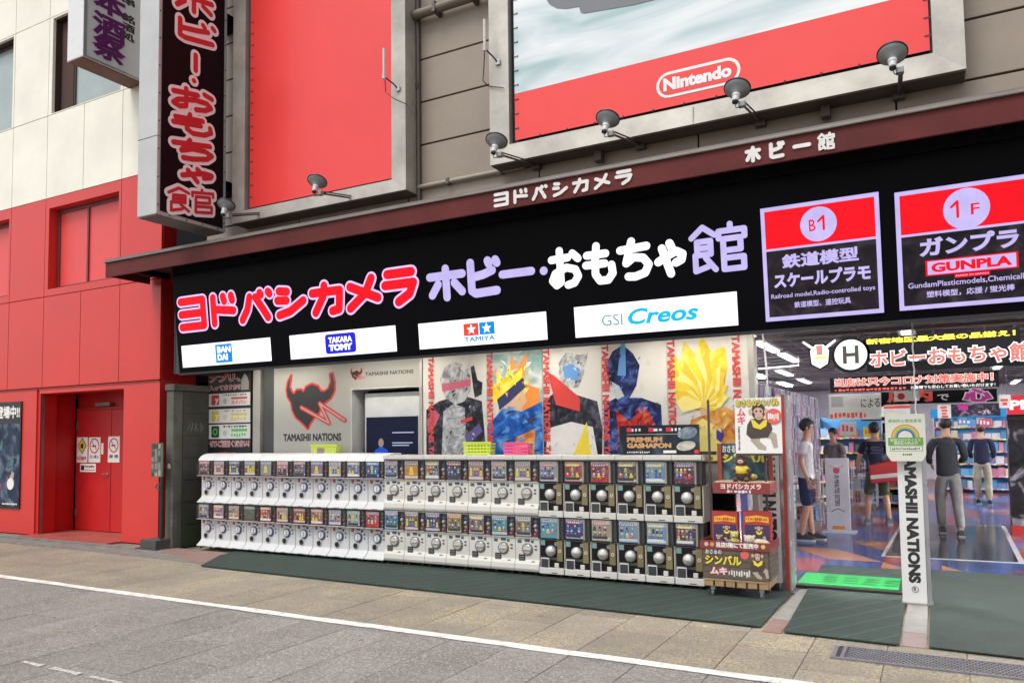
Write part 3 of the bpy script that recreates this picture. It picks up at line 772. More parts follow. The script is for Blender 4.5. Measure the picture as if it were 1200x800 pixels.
pts = [FB.at(x_, y_) for x_, y_ in ((636, -6), (641, 2), (650, 7), (662, 7.5), (676, 5), (678, 12), (682, 13), (740, 3), (800, -12), (900, -60), (640, -60))]
q.prism(pts, .055, .0598); q.build('printed_console', prt('console_grey', (.16, .17, .185)), nb)
lacing(nb, il+.08, il+.08, ib+.1, 7.2); lacing(nb, ir-.03, ir-.03, ib+.1, 7.0); lacing(nb, il+.2, ir-.1, ib+.045, ib+.045, .3)
# oval logo: follow the band
(lx0, lz0), (lx1, lz1) = FB.at(767, 102), FB.at(866, 72)
lzc = (FB.at(767, 97)[1]+FB.at(866, 80)[1])/2; lh = .19
q = MB()
def stadium(cx, cz, hw, hh, n=10):
    pts = []
    for k in range(n+1): a = -PI/2+PI*k/n; pts.append((cx+hw-hh+hh*math.cos(a), cz+hh*math.sin(a)))
    for k in range(n+1): a = PI/2+PI*k/n; pts.append((cx-hw+hh+hh*math.cos(a), cz+hh*math.sin(a)))
    return pts
cx = (lx0+lx1)/2; hw = (lx1-lx0)/2; hh = abs(FB.at(816, 71)[1]-FB.at(816, 107)[1])/2*.86; cz = (FB.at(816, 71)[1]+FB.at(816, 107)[1])/2
q.prism(stadium(cx, cz, hw, hh), .056, .0598); q.build('logo_oval', prt('logo_white', (.82, .80, .79)), nb)
q = MB(); q.prism(stadium(cx, cz, hw-.03, hh-.03), .052, .0558); q.build('logo_field', M_VRED, nb)
ftext(nb, FB, 'logo_lettering', 'Nintendo', cx-hw*.82, cx+hw*.80, cz-hh*.48, cz+hh*.52, -.050, MATS['logo_white'], .05)
q = MB(); ring(q, cx+hw*.86, cz+hh*.45, .012, .004, .048, .052, 10); q.build('registered_mark', prt('gold_mark', (.7, .5, .15)), nb)
# hangers beneath the board
for (x_, y_) in ((694, 181), (965, 129)):
    u, v = FB.at(x_, y_)
    q = MB(); q.box(u-.04, u+.04, .14, .24, b-.12, b-.014); q.build('hanger', MATS['dark_brown_metal'], nb)
# seam of the bottom frame
for (x_, y_) in ((812, 139),):
    u, v = FB.at(x_, y_); q = MB(); q.box(u-.006, u+.006, -.003, .05, b-.002, b+.17); q.build('joint_cover', M_ALUS, nb)

# projecting vertical sign of the shop
PX = -8.50; PY0, PY1 = 6.36, 7.45; PZ = 4.42
xl = P(160.5, 250, Y=PY0).x
t = thing('projecting_sign', 'tall black box sign with red white-edged Japanese letters projecting over the canopy', 'sign', loc=(PX, PY0, PZ))
M_SIDE = mat('galvanised_white', (.50, .50, .49), .45, .25, var=.12, scale=2)
bx(xl-PX, 0, 0, PY1-PY0, 0, 5).build('box', M_SIDE, t, bevel=.012)
bx(.001, .012, .05, PY1-PY0-.06, .05, 4.98).build('black_face', mat('aubergine_black', (.012, .005, .008), .5, var=.1, spec=.08), t)
for k in range(14):
    z = .12+.36*k
    for yy in (.02,): 
        MB().lathe([(.012, 0), (.008, .008)], (.0, yy, z), (1, 0, 0), 8).build('rivet', mat('dark_rivet', (.08, .07, .07), .5, .5), t)
    MB().lathe([(.010, 0), (.007, .008)], (.0, PY1-PY0-.03, z), (1, 0, 0), 8).build('rivet', MATS['dark_rivet'], t)
for k in range(4): MB().lathe([(.012, 0), (.008, .008)], (.0, .2+.25*k, .025), (1, 0, 0), 8).build('rivet', MATS['dark_rivet'], t)
for k, z in enumerate((1.0, 3.2)): bx(xl-PX-.001, .001, -.002, .3, z, z+.008).build('seam', MATS['dark_rivet'], t)
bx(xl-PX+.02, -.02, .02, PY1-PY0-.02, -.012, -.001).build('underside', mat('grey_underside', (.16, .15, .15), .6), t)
FPS = face_px(PX+.0125)
M_LR = mat('letter_red', (.60, .025, .035), .35, var=.06); M_LWH = mat('letter_white', (.92, .84, .84), .4, var=.05)
dz = 1
for ch, cx_, cy_, hw_, hz_ in (('ホ', 227, 4, .33, .165), ('ビ', 230, 38, .33, .165), ('｜', 229, 74, .055, .15), ('・', 227, 95, .05, .05), ('お', 226, 117, .34, .175), ('も', 226, 146, .34, .17), ('ち', 226, 176, .34, .17), ('ゃ', 231, 206, .27, .13), ('館', 224, 235, .37, .185)):
    u, v = FPS.at(cx_, cy_)
    fcall(t, FPS, glyph, ch, u-hw_-.04, u+hw_+.04, v-hz_-.03, v+hz_+.03, .0, .070 if ch != '館' else .042, M_LR, outline=M_LWH, ow=.042, skew=.2 if ch not in '｜・' else 0)
bx(xl-PX+.05, -.05, PY1-PY0, YW-PY0-.003, .6, .75).build('wall_arm', M_DARK, t)
bx(xl-PX+.05, -.05, PY1-PY0, YW-PY0-.003, 3.0, 3.15).build('wall_arm', M_DARK, t)

# ------------------------------------------------------------------ main illuminated sign
TILT = .105
FS = face_y(7.5, Z=2.5, tilt=TILT)
SG = thing('main_shop_sign', 'long black fascia sign with glowing red, lilac and white Japanese letters and brand panels', 'sign', FS.M)
sl = FS.at(210.6, 439.5)[0]; 
bx(sl, 14, 0, .10, 0, 1.42).build('black_board', mat('glossy_black', (.0022, .002, .003), .35, var=.1, scale=2, spec=.05), SG, bevel=.004)
bx(sl+.01, 14, .002, .10, 1.425, 1.7).build('upper_board', M_DARK, SG)
bx(sl-.002, 14, -.008, -.0, .0, .03).build('bottom_trim', mat('black_trim', (.02, .02, .024), .35), SG)
for x in (FS.at(990, 200)[0],):
    bx(x-.004, x+.004, -.002, 0, 1.0, 1.42).build('board_joint', M_DARK, SG)
M_ER = lit('lit_red', (1.0, .0, .010), .62); M_EL = lit('lit_lilac', (.60, .52, .95), .62); M_EP = lit('lit_pink', (.92, .58, .98), .72); M_EW = lit('lit_white', (.95, .95, 1.0), .95)
def gl(ch, x0, y0, x1, y1, w, m, outline=None, ow=.0, label=None):
    l, r, b, t_ = FS.bb(x0, y0, x1, y1)
    return glyph(SG, ch, l, r, b, t_, .0, w, m, outline=outline, ow=ow)
for ch, a in zip('ヨドバシカメラ', ((210, 391, 241.7, 343.3), (245.8, 386.7, 277, 338.3), (280.2, 382.6, 320.6, 333.6), (320.6, 377.6, 359.7, 329.5), (362.7, 374.9, 403.1, 324), (404, 370, 447.1, 316.3), (447.1, 363.9, 489.8, 308.9))):
    gl(ch, *a, .112, M_ER, M_EP, .024)
for ch, a, w in (('ホ', (501.7, 355.7, 545, 306.7), .095), ('ビ', (547.7, 350, 586, 298.3), .095), ('ー', (585, 329, 626.7, 312.5), .085)):
    if ch == 'ー':
        l, r, b, t_ = FS.bb(585, 329, 626.7, 310); zc = (b+t_)/2; glyph(SG, ch, l, r, zc-.045, zc+.045, 0, .088, M_EL)
    else: gl(ch, *a, w, M_EL)
u, v = FS.at(637.3, 317.3); MB().disc(u, v, .045, -.006, .001).build('letter', M_EL, SG)
for ch, a in (('お', (644.5, 340.7, 680.5, 286)), ('も', (684, 335.7, 721, 280.7)), ('ち', (724.5, 331, 763, 275)), ('ゃ', (768, 327.3, 803.5, 277.7))):
    gl(ch, *a, .080, M_EW)
gl('館', 809.3, 323.3, 875, 256, .055, M_EL)
# brand panels
def panel(x0, y0, x1, y1, m=M_EW):
    l, r, b, t_ = FS.bb(x0, y0, x1, y1)
    p = rect(SG, 'brand_panel', l, r, b, t_, 0, m, .012); return l, r, b, t_
M_BLU = lit('lit_blue', (.0, .22, .72), .8); M_DBL = lit('lit_deep_blue', (.01, .01, .62), .85); M_CY = lit('lit_cyan', (.0, .42, .82), .85); M_GRY = lit('lit_grey_blue', (.22, .42, .50), .6)
l, r, b, t_ = panel(215.3, 430.7, 316.5, 395.3)
q0 = FS.at(254.5, 426); q1 = FS.at(272, 401.5); cx = (q0[0]+q1[0])/2; s_ = (q1[0]-q0[0])/2; cz = (b+t_)/2; hh = (t_-b)*.41
rect(SG, 'logo_square', cx-s_, cx+s_, cz-hh, cz+hh, .0122, M_BLU, .002)
text(SG, 'logo_lettering', 'BAN', cx-s_*.78, cx+s_*.85, cz+hh*.08, cz+hh*.78, .0145, M_EW, .05); text(SG, 'logo_lettering', 'DAI', cx-s_*.78, cx+s_*.45, cz-hh*.75, cz-hh*.05, .0145, M_EW, .05)
l, r, b, t_ = panel(341.8, 421.1, 463.2, 381.2)
q0 = FS.at(383, 415); q1 = FS.at(417, 389); cz = (b+t_)/2; hh = (t_-b)*.40; cx = (q0[0]+q1[0])/2; s_ = (q1[0]-q0[0])/2
def rrect(cx, cz, hw, hh, rad, n=4):
    pts = []
    for sx, sz, a0 in ((1, -1, -PI/2), (1, 1, 0), (-1, 1, PI/2), (-1, -1, PI)):
        for k in range(n+1): a = a0+PI/2*k/n; pts.append((cx+sx*(hw-rad)+rad*math.cos(a), cz+sz*(hh-rad)+rad*math.sin(a)))
    return pts
MB().prism(rrect(cx, cz, s_, hh, .04), -.0145, -.0122).build('logo_field', M_DBL, SG)
text(SG, 'logo_lettering', 'TAKARA', cx-s_*.78, cx+s_*.78, cz+hh*.08, cz+hh*.68, .0148, M_EW, .05); text(SG, 'logo_lettering', 'TOMY', cx-s_*.78, cx+s_*.78, cz-hh*.72, cz-hh*.05, .0148, M_EW, .07)
l, r, b, t_ = panel(492.7, 409.3, 639.8, 365)
def star(cx, cz, ro, y):
    pts = [(cx+(ro if k % 2 == 0 else ro*.42)*math.sin(PI*k/5), cz+(ro if k % 2 == 0 else ro*.42)*math.cos(PI*k/5)) for k in range(10)]
    return MB().prism(pts, -y-.001, -y)
q0 = FS.at(544.5, 393); q1 = FS.at(579.5, 374); cx = (q0[0]+q1[0])/2; s_ = (q1[0]-q0[0])/4; H = t_-b; zt = t_-H*.17; zb_ = t_-H*.63
rect(SG, 'logo_square', cx-2*s_, cx-.006, zb_, zt, .0122, lit('lit_vermilion', (.85, .05, .03), .85), .002); rect(SG, 'logo_square', cx+.006, cx+2*s_, zb_, zt, .0122, M_BLU, .002)
for sx in (-1, 1): star(cx+sx*s_, (zb_+zt)/2, (zt-zb_)*.46, .0145).build('logo_star', M_EW, SG)
text(SG, 'logo_lettering', 'TAMIYA', cx-2*s_, cx+2*s_, b+H*.14, b+H*.32, .0125, M_BLU, .03)
l, r, b, t_ = panel(675.2, 395.7, 863.2, 341.5)
H = t_-b; W = r-l
text(SG, 'logo_lettering', 'GSI', l+W*.18, l+W*.315, b+H*.30, b+H*.66, .0125, M_GRY, .004); text(SG, 'logo_lettering', 'Creos', l+W*.35, l+W*.78, b+H*.27, b+H*.78, .0125, M_CY, .03, shear=.25)

# floor guide panels
def guide(x0, y0, x1, y1, width=None, label=''):
    l, r, b, t_ = FS.bb(x0, y0, x1, y1)
    if width: r = l+width
    W, H = r-l, t_-b
    t = thing('floor_guide_panel', label, 'lit panel', FS.M)
    rect(t, 'lilac_frame', l, r, b, t_, .001, M_EL, .03)
    rect(t, 'red_field', l+W*.035, r-W*.035, b+H*.635, t_-H*.035, .0312, M_ER, .002)
    rect(t, 'black_field', l+W*.035, r-W*.035, b+H*.035, b+H*.615, .0312, dark_print('dark_guide', (.008, .006, .008), (.02, .014, .02), (.05, .04, .05), 4) if 'dark_guide' not in bpy.data.materials else bpy.data.materials['dark_guide'], .002)
    return t, l, b, W, H
def one(par, u, v0, v1):
    x, z0, z1 = l+W*u, b+H*v0, b+H*v1; q = MB()
    stroke_mb(q, [(x-.045, z1-.05), (x, z1-.008), (x, z0+.01)], .010, -.0378, -.0362, 6); q.build('number', M_ER, par)
t, l, b, W, H = guide(898.3, 377, 1029.5, 225.4, label='glowing floor guide panel for B1 in red and black with lilac frame')
def tx(par, name, s, u0, u1, v0, v1, m, bold=.02, y=.0335, **k): text(par, name, s, l+W*u0, l+W*u1, b+H*v0, b+H*v1, y, m, bold, **k)
def circ(par, u, v, rr):
    MB().prism([(l+W*u+rr*math.cos(2*PI*k/28), b+H*v+rr*math.sin(2*PI*k/28)) for k in range(28)], -.036, -.0334).build('number_disc', M_EL, par)
circ(t, .5, .80, W*.155); tx(t, 'number', 'B', .42, .475, .745, .845, M_ER, .01, .0362); one(t, .545, .74, .87)
tx(t, 'heading', '鉄道模型', .17, .82, .45, .575, M_EL, .035); tx(t, 'heading', 'スケールプラモ', .09, .91, .285, .415, M_EL, .045)
tx(t, 'small_text', 'Railroad model,Radio-controlled toys', .06, .94, .185, .235, M_EL, .012); tx(t, 'small_text', '鉄道模型、遥控玩具', .26, .74, .10, .155, M_EL, .02)
t, l, b, W, H = guide(1054.5, 364.3, 1200, 205, width=W*1.0+.06, label='glowing floor guide panel for 1F in red and black with lilac frame')
circ(t, .5, .79, W*.16); one(t, .44, .72, .865); tx(t, 'number', 'F', .53, .59, .735, .825, M_ER, .01, .0362)
tx(t, 'heading', 'ガンプラ', .16, .84, .435, .59, M_EL, .045)
rect(t, 'logo_border', l+W*.2, l+W*.83, b+H*.27, b+H*.40, .0334, M_ER, .001); rect(t, 'logo_field', l+W*.215, l+W*.815, b+H*.28, b+H*.39, .0346, M_EL, .001)
tx(t, 'logo_lettering', 'GUNPLA', .24, .79, .295, .375, M_ER, .05, .0358)
rect(t, 'logo_border', l+W*.4, l+W*.64, b+H*.235, b+H*.265, .0334, M_ER, .001); tx(t, 'small_text', 'MADE IN JAPAN', .41, .63, .242, .258, M_EL, .02, .0346)
tx(t, 'small_text', 'GundamPlasticmodels,Chemicallight', .07, .955, .165, .225, M_EL, .012); tx(t, 'small_text', '塑料模型，応援 / 蛍光棒', .2, .8, .09, .145, M_EL, .02)

# little white junction cylinder between canopy and sign
p = P(234, 415/3.33+200-5, Y=7.55)
t = thing('junction_cylinder', 'small weathered metal cylinder on top of the black sign at its left end', 'fitting', loc=(p.x, 7.6, 3.93))
MB().lathe([(.05, 0), (.05, .06), (.06, .07), (.06, .12), (.035, .16), (.035, .2)], n=12).build('body', mat('aged_metal', (.38, .34, .27), .5, .4, var=.3), t, smooth=True)
MB().tube([(0, 0, .19), (.03, .02, .21)], .012, 6).build('cable', M_DARK, t)

# ------------------------------------------------------------------ floodlights, aerials, pipes
M_DISH = mat('grey_enamel', (.26, .27, .28), .45, .2, var=.15, scale=8); M_NECK = mat('pale_neck', (.55, .56, .56), .5); M_RIM = mat('dark_rim', (.02, .02, .022), .5); M_ARM = mat('arm_metal', (.12, .10, .09), .5, .6)
LAMPS = [((262, 232), (262, 249), (318, 250), 'floodlight beside the tall black projecting sign'), ((369, 207), (369, 222), (425, 234), 'floodlight in front of the plain red billboard'), ((580, 158), (579, 176), (628, 194), 'floodlight at the left corner of the game billboard'),
         ((711, 131), (709, 151), (750, 170), 'floodlight left of the oval logo'), ((863, 98), (862, 116), (891, 143), 'floodlight below the right end of the oval logo'), ((1045, 53), (1046, 76), (1053, 111), 'floodlight at the right end of the game billboard')]
for (d, n_, e_, lab) in LAMPS:
    D = P(*d, Y=7.0); N = P(*n_, Y=6.98); E_ = P(*e_, Y=7.66)
    t = thing('floodlight', 'grey dished '+lab+' on a thin arm', 'floodlight', loc=tuple(N), group='floodlights under the billboards')
    ax = (D-N).normalized(); ax = (ax+Vector((0, .35, 0))).normalized()
    o0 = Vector((0, 0, 0))
    MB().lathe([(.034, .05), (.05, .075), (.085, .10), (.108, .115), (.115, .13), (.108, .128), (.08, .108), (.03, .085)], o0, ax, 20).build('dish', M_DISH, t, smooth=True)
    MB().lathe([(.112, .124), (.121, .126), (.121, .138), (.112, .14)], o0, ax, 20).build('rim', M_RIM, t, smooth=True)
    MB().lathe([(.0, .09), (.07, .105), (.095, .122), (.0, .125)], o0, ax, 16).build('lens', mat('grey_lens', (.22, .23, .25), .15, spec=.8), t, smooth=True)
    MB().lathe([(.026, -.03), (.03, -.02), (.03, .02), (.036, .025), (.036, .05), (.03, .055)], o0, ax, 14).build('neck', M_NECK, t, smooth=True)
    MB().lathe([(.018, -.05), (.027, -.045), (.027, -.028)], o0, ax, 12).build('end_cap', M_RIM, t, smooth=True)
    j = ax*-.03+Vector((.05, .05, -.02)); e2 = E_-N
    q = MB(); q.tube([j, e2], .011, 6); q.tube([j+Vector((.02, 0, .02)), e2+Vector((.02, 0, .02))], .008, 6); q.build('arm', M_ARM, t)
    q = MB(); q.box(j.x-.03, j.x+.03, j.y-.03, j.y+.03, j.z-.025, j.z+.025); q.build('joint', M_DISH, t, bevel=.006)
    MB().tube([ax*-.045, ax*-.07+Vector((.01, 0, -.03)), j*.6+Vector((0, 0, -.05)), j], .005, 6).build('cable', M_RIM, t)
    q = MB(); q.box(e2.x-.05, e2.x+.05, e2.y-.02, e2.y+.055, e2.z-.04, e2.z+.04); q.build('wall_plate', M_ARM, t)
for (a_, b_, br, cab, lab) in (((450, 57), (450, 90), (466, 104), ((451, 92), (452, 108), (462, 116), (478, 123), (486, 132)), 'white rod aerial with a looping cable on the right frame of the red billboard'),
                               ((568, 23), (568, 57), (583, 73), ((568, 60), (567, 80), (566, 95), (572, 101), (590, 103)), 'white rod aerial with a cable on the left frame of the game billboard')):
    A, B, G = P(*a_, Y=7.3), P(*b_, Y=7.3), P(*br, Y=7.44)
    t = thing('rod_aerial', lab, 'aerial', loc=tuple(B))
    MB().tube([(0, 0, 0), (0, 0, A.z-B.z)], .016, 8).build('rod', mat('aerial_white', (.62, .6, .58), .4), t)
    MB().tube([(0, 0, -.03), (0, 0, .03)], .022, 8).build('socket', M_NECK, t)
    MB().tube([(0, 0, 0), (G.x-B.x-.03, G.y-B.y-.05, G.z-B.z+.05), tuple(G-B)], .009, 6).build('bracket', M_RIM, t)
    MB().tube([P(*c, Y=7.36 if i < 3 else 7.435)-B for i, c in enumerate(cab)], .006, 6).build('cable', M_RIM, t)
    g_ = G-B; bx(g_.x-.03, g_.x+.03, g_.y-.01, g_.y+.005, g_.z-.03, g_.z+.03).build('mount_plate', M_NECK, t)
M_PIPE = mat('brown_pipe', (.16, .13, .10), .45, .2)
def pipe(label, pts, r, m=M_PIPE, smooth=True):
    t = thing('wall_pipe', label, 'pipe', loc=tuple(pts[0])); o = Vector(pts[0])
    MB().tube([Vector(p)-o for p in pts], r, 10).build('pipe_run', m, t, smooth=smooth)
    for f in (.3, .8):
        c = Vector(pts[0]).lerp(Vector(pts[-1]), f)-o; bx(c.x-.02, c.x+.02, c.y-r-.006, YW-.002-o.y, c.z-r-.006, c.z+r+.006).build('clip', M_ARM, t)
z1 = P(490, 17, Y=7.62).z; z2 = P(490, 219, Y=7.66).z
xa = P(488, 100, Y=7.62).x; xb = P(574, 100, Y=7.62).x
pipe('thick brown pipe high on the taupe wall between the billboards', [(xa-.02, 7.62, z1), (xb, 7.62, z1)], .06)
pipe('thin conduit low on the taupe wall between the billboards', [(xa-.02, 7.68, z2), (xb+.4, 7.68, z2)], .028, mat('beige_conduit', (.30, .26, .2), .5))
xv = P(489.5, 100, Y=7.68).x
pipe('dark upright pipe beside the red billboard', [(xv, 7.69, 4.4), (xv, 7.69, 9.3)], .03, M_ARM)

# ------------------------------------------------------------------ concrete block wall in the gap, pole sign
M_CONC = mat('mossy_concrete', (.11, .108, .09), .9, var=.4, scale=4, bump=.5, fine=.15)
def moss_mat():
    m = mat('old_block', (.07, .068, .058), .92, var=.4, scale=3, bump=.6, fine=.15)
    nt = m.node_tree; b = nt.nodes['Principled BSDF']; L = nt.links.new
    geo = nt.nodes.new('ShaderNodeNewGeometry'); sx = nt.nodes.new('ShaderNodeSeparateXYZ'); L(geo.outputs['Position'], sx.inputs[0])
    n = nt.nodes.new('ShaderNodeTexNoise'); n.inputs['Scale'].default_value = 5; n.inputs['Detail'].default_value = 6; L(geo.outputs['Position'], n.inputs[0])
    a = nt.nodes.new('ShaderNodeMath'); a.operation = 'MULTIPLY_ADD'; L(n.outputs['Fac'], a.inputs[0]); a.inputs[1].default_value = -1.3; L(sx.outputs[2], a.inputs[2])
    r = nt.nodes.new('ShaderNodeMapRange'); L(a.outputs[0], r.inputs['Value']); r.inputs['From Min'].default_value = -.45; r.inputs['From Max'].default_value = .15; r.inputs['To Min'].default_value = .85; r.inputs['To Max'].default_value = 0
    mx = nt.nodes.new('ShaderNodeMix'); mx.data_type = 'RGBA'; L(r.outputs[0], mx.inputs['Factor']); L(b.inputs['Base Color'].links[0].from_socket, mx.inputs['A']); mx.inputs['B'].default_value = (.035, .055, .02, 1)
    L(mx.outputs['Result'], b.inputs['Base Color']); return m
M_BLOCK = moss_mat()
t = thing('block_wall', 'old grey concrete block wall with green moss at its foot, beside the capsule machines', 'wall', loc=(-9.79, 7.66, 0))
bx(-.155, 0, 0, .16, 0, 2.30).build('corner_post', M_CONC, t, bevel=.01)
bx(-.17, .03, -.02, 3, 2.305, 2.40).build('coping', M_CONC, t, bevel=.012)
bx(-.13, -.02, .165, 3, 0, 2.30).build('wall_core', M_GAP, t)
bh = 2.3/7
for j in range(7):
    for i in range(3):
        y0 = .166+.9*i
        bx(-.05, .0, y0, y0+.892, bh*j+.005, bh*(j+1)-.005).build('block', M_BLOCK, t, bevel=.006)
FPo = face_y(7.655)
u, v = FPo.at(198.5, 545+1); q = MB(); q.prism([(u-.035-(-9.79), v-.03), (u+.02+9.79, v-.035), (u+.015+9.79, v+.02), (u-.02+9.79, v+.04), (u-.04+9.79, v+.01)], -.008, -.001)
q.build('white_sticker', M_PAPER, t)
# graffiti scribble on the block wall
q = MB(); M_SCR = mat('chalk_scribble', (.22, .22, .2), .9)
for pts in (((.25, 1.72), (.28, 1.82), (.31, 1.70), (.34, 1.83)), ((.38, 1.72), (.39, 1.83), (.43, 1.8), (.39, 1.77), (.44, 1.72)), ((.48, 1.83), (.49, 1.71), (.54, 1.76), (.5, 1.79))):
    q.tube([(.002, a, b_) for a, b_ in pts], .006, 4)
o = q.build('scribble', M_SCR, t); o['kind'] = 'stuff'

pp = P(181, 636, Z=0)
_a, _b = P(163.8, 642, Y=7.42).x, P(182, 642, Y=7.42).x
t = thing('pole_sign', 'sticker covered board on a dark pole in a concrete foot, before the block wall', 'sign post', M=Matrix.Translation((_b-.09*(_b-_a)/.34, 7.54, 0)) @ Matrix.Diagonal(((_b-_a)/.34, 1, 1, 1)))
bx(-.25, .09, -.12, .16, 0, .155).build('foot', mat('dark_concrete', (.075, .07, .065), .9, var=.3, scale=8, bump=.4), t, bevel=.012)
MB().tube([(.03, .02, .15), (.03, .02, 1.12)], .028, 10).build('pole', mat('dark_pole', (.03, .03, .03), .5, .3), t, smooth=True)
MB().tube([(.03, .02, .93), (-.02, -.02, .95), (-.03, -.04, .90), (.05, -.04, .86)], .014, 6).build('clamp', M_ARM, t)
bd = bx(-.16, .09, -.02, .0, 1.05, 1.54).build('board', mat('board_green', (.10, .12, .09), .5, var=.3), t)
rr = random.Random(4)
k = 0
for zz in (1.06, 1.16, 1.27, 1.36, 1.46):
    for xx in (-.15, -.075, .0):
        w_, h_ = rr.uniform(.045, .07), rr.uniform(.05, .095); k += 1
        bx(xx, xx+w_, -.0225-.0002*k, -.0205, zz, zz+h_).build('sticker', [prt('stk_a', (.32, .3, .22)), prt('stk_b', (.10, .14, .11)), prt('stk_c', (.22, .2, .18)), prt('stk_d', (.05, .05, .05))][rr.randrange(4)], bd)

# ------------------------------------------------------------------ shop front behind the machines
FW = face_y(YS)
WF = thing('shop_window_wall', 'grey shop wall and posts behind the capsule machines under the black sign', 'wall', loc=(0, YS, 0))
M_GREYP = mat('warm_grey_board', (.40, .39, .355), .5, var=.08, scale=1.2)
l, r, b, t_ = FW.bb(318, 560, 411, 430)
zt = 2.60
xg0 = FW.at(321, 480)[0]; xg1 = FW.at(411, 480)[0]; xg2 = FW.at(492, 480)[0]; zn = FW.at(450, 455)[1]
bx(-9.9, 14, .13, .2, 0, 1.1).build('plinth', M_DARK, WF); bpy.data.objects['plinth'].scale = ((-1.9+9.9)/23.9, 1, 1); bpy.data.objects['plinth'].location = (-9.9+9.9*(-1.9+9.9)/23.9, 0, 0)
bx(xg0, xg1, 0, .12, 1.0, zt).build('grey_board', M_GREYP, WF)
bx(xg1, xg2, 0.001, .12, zn, zt).build('grey_board', M_GREYP, WF)
x0, x1 = FW.at(298, 480)[0], FW.at(306.5, 480)[0]
bx(x0, x1, -.03, .05, .0, zt).build('pale_post', mat('aluminium_post', (.42, .40, .36), .4, .4), WF, bevel=.004)
bx(x1+.02, FW.at(320, 480)[0], .02, .10, 0, zt).build('dark_post', mat('dark_grey_post', (.06, .065, .065), .5), WF)
# niche with white case and screen
xs0 = FW.at(414, 480)[0]; 
q = MB(); q.box(xg1, xg1+.02, 0, .5, 1.0, zn); q.box(xg1+.02, xg2, .45, .5, 1.0, zn); q.box(xg1, xg2, .0, .5, zn-.0, zn+.02)
q.build('niche', mat('niche_grey', (.5, .5, .49), .5), WF)
sc_ = thing('display_case', 'white display case with a dark blue screen in the niche of the grey wall', 'display case', FW.M)
cl, cr_, cb, ct = FW.at(421, 500)[0], FW.at(488, 500)[0], 1.28, FW.at(455, 459)[1]
bx(cl, cr_, .12, .44, cb, ct).build('case', mat('case_white', (.62, .63, .62), .4), sc_, bevel=.01)
M_SCR2 = lit('screen_blue', (.003, .006, .03), .6)
a, bb_, c, d = FW.bb(423.5, 545, 483.5, 487)
bx(a, bb_, .105, .119, c, d).build('screen', M_SCR2, sc_)
q = MB(); mcx = a+(bb_-a)*.3
q.prism([(mcx-.13, c), (mcx+.14, c), (mcx+.11, c+.2), (mcx+.03, c+.24), (mcx-.03, c+.24), (mcx-.1, c+.2)], .101, .1045); q.build('screen_figure', lit('screen_fig', (.01, .06, .5), .8), sc_)
q = MB(); q.ball((mcx, .1, c+.3), (.045, .004, .06)); q.build('screen_face', lit('screen_face', (.35, .25, .18), .6), sc_)
for k, (zz, ww) in enumerate(((.66, .9), (.45, .85), (.40, .7), (.2, .5))):
    bx(a+(bb_-a)*.52, a+(bb_-a)*(.52+.46*ww), .101, .1045, c+(d-c)*zz, c+(d-c)*zz+.014).build('screen_text_line', lit('screen_txt', (.4, .45, .6), .7), sc_)
# horned emblem and lettering (board print)
EM = thing('horned_emblem', 'large black horned emblem with red outline and lightning line above TAMASHII NATIONS', 'emblem', FW.M)
def cp(x, y): return FW.at(220+x/4.286, 410+y/4.286)
HORN = [(520,130),(505,160),(498,200),(504,235),(522,262),(528,300),(545,335),(572,358),(592,378),(604,392),(612,372),(634,338),(655,318),(668,290),(690,262),(718,240),(736,205),(738,165),(727,118),(716,122),(720,160),(708,195),(688,210),(668,207),(655,183),(625,172),(597,186),(582,212),(570,200),(548,203),(536,222),(522,212),(512,185)]
def closed(pts): return list(pts)+[pts[0], pts[1]]
def emblem(par, f, red_w, ydep):
    pp_ = [f(x, y) for x, y in HORN]
    q = MB(); stroke_mb(q, closed(pp_), red_w, ydep-.002, ydep, 10); q.build('red_outline', mat('emblem_red', (.62, .03, .02), .4), par)
    q = MB(); q.prism(pp_, ydep-.005, ydep-.0035); q.build('black_shape', M_INK, par)
    zz = [f(x, y) for x, y in ((572, 288), (712, 366), (664, 268), (790, 352))]
    q = MB(); stroke_mb(q, zz, red_w*1.15, ydep-.008, ydep-.0055, 8); q.build('lightning', MATS['emblem_red'], par)
    q = MB(); stroke_mb(q, zz, red_w*.35, ydep-.0095, ydep-.0085, 6); q.build('lightning_core', prt('emblem_core', (.4, .38, .35)), par)
emblem(EM, cp, .028, -.001)
l, r, b, t_ = FW.bb(332, 517, 400, 507)
text(EM, 'lettering', 'TAMASHII NATIONS', l, r, b, t_, .001, M_INK, .045)
E2 = thing('horned_emblem', 'small horned emblem beside TAMASHII NATIONS above the display case niche', 'emblem', FW.M)
def cp2(x, y): return cp(818+(x-495)*.24, 92+(y-118)*.21)
emblem(E2, cp2, .006, -.001)
l, r, b, t_ = FW.bb(428, 440.5, 484.5, 432.5); text(E2, 'lettering', 'TAMASHII NATIONS', l, r, b, t_, .001, prt('soft_ink', (.05, .05, .05)), .03)

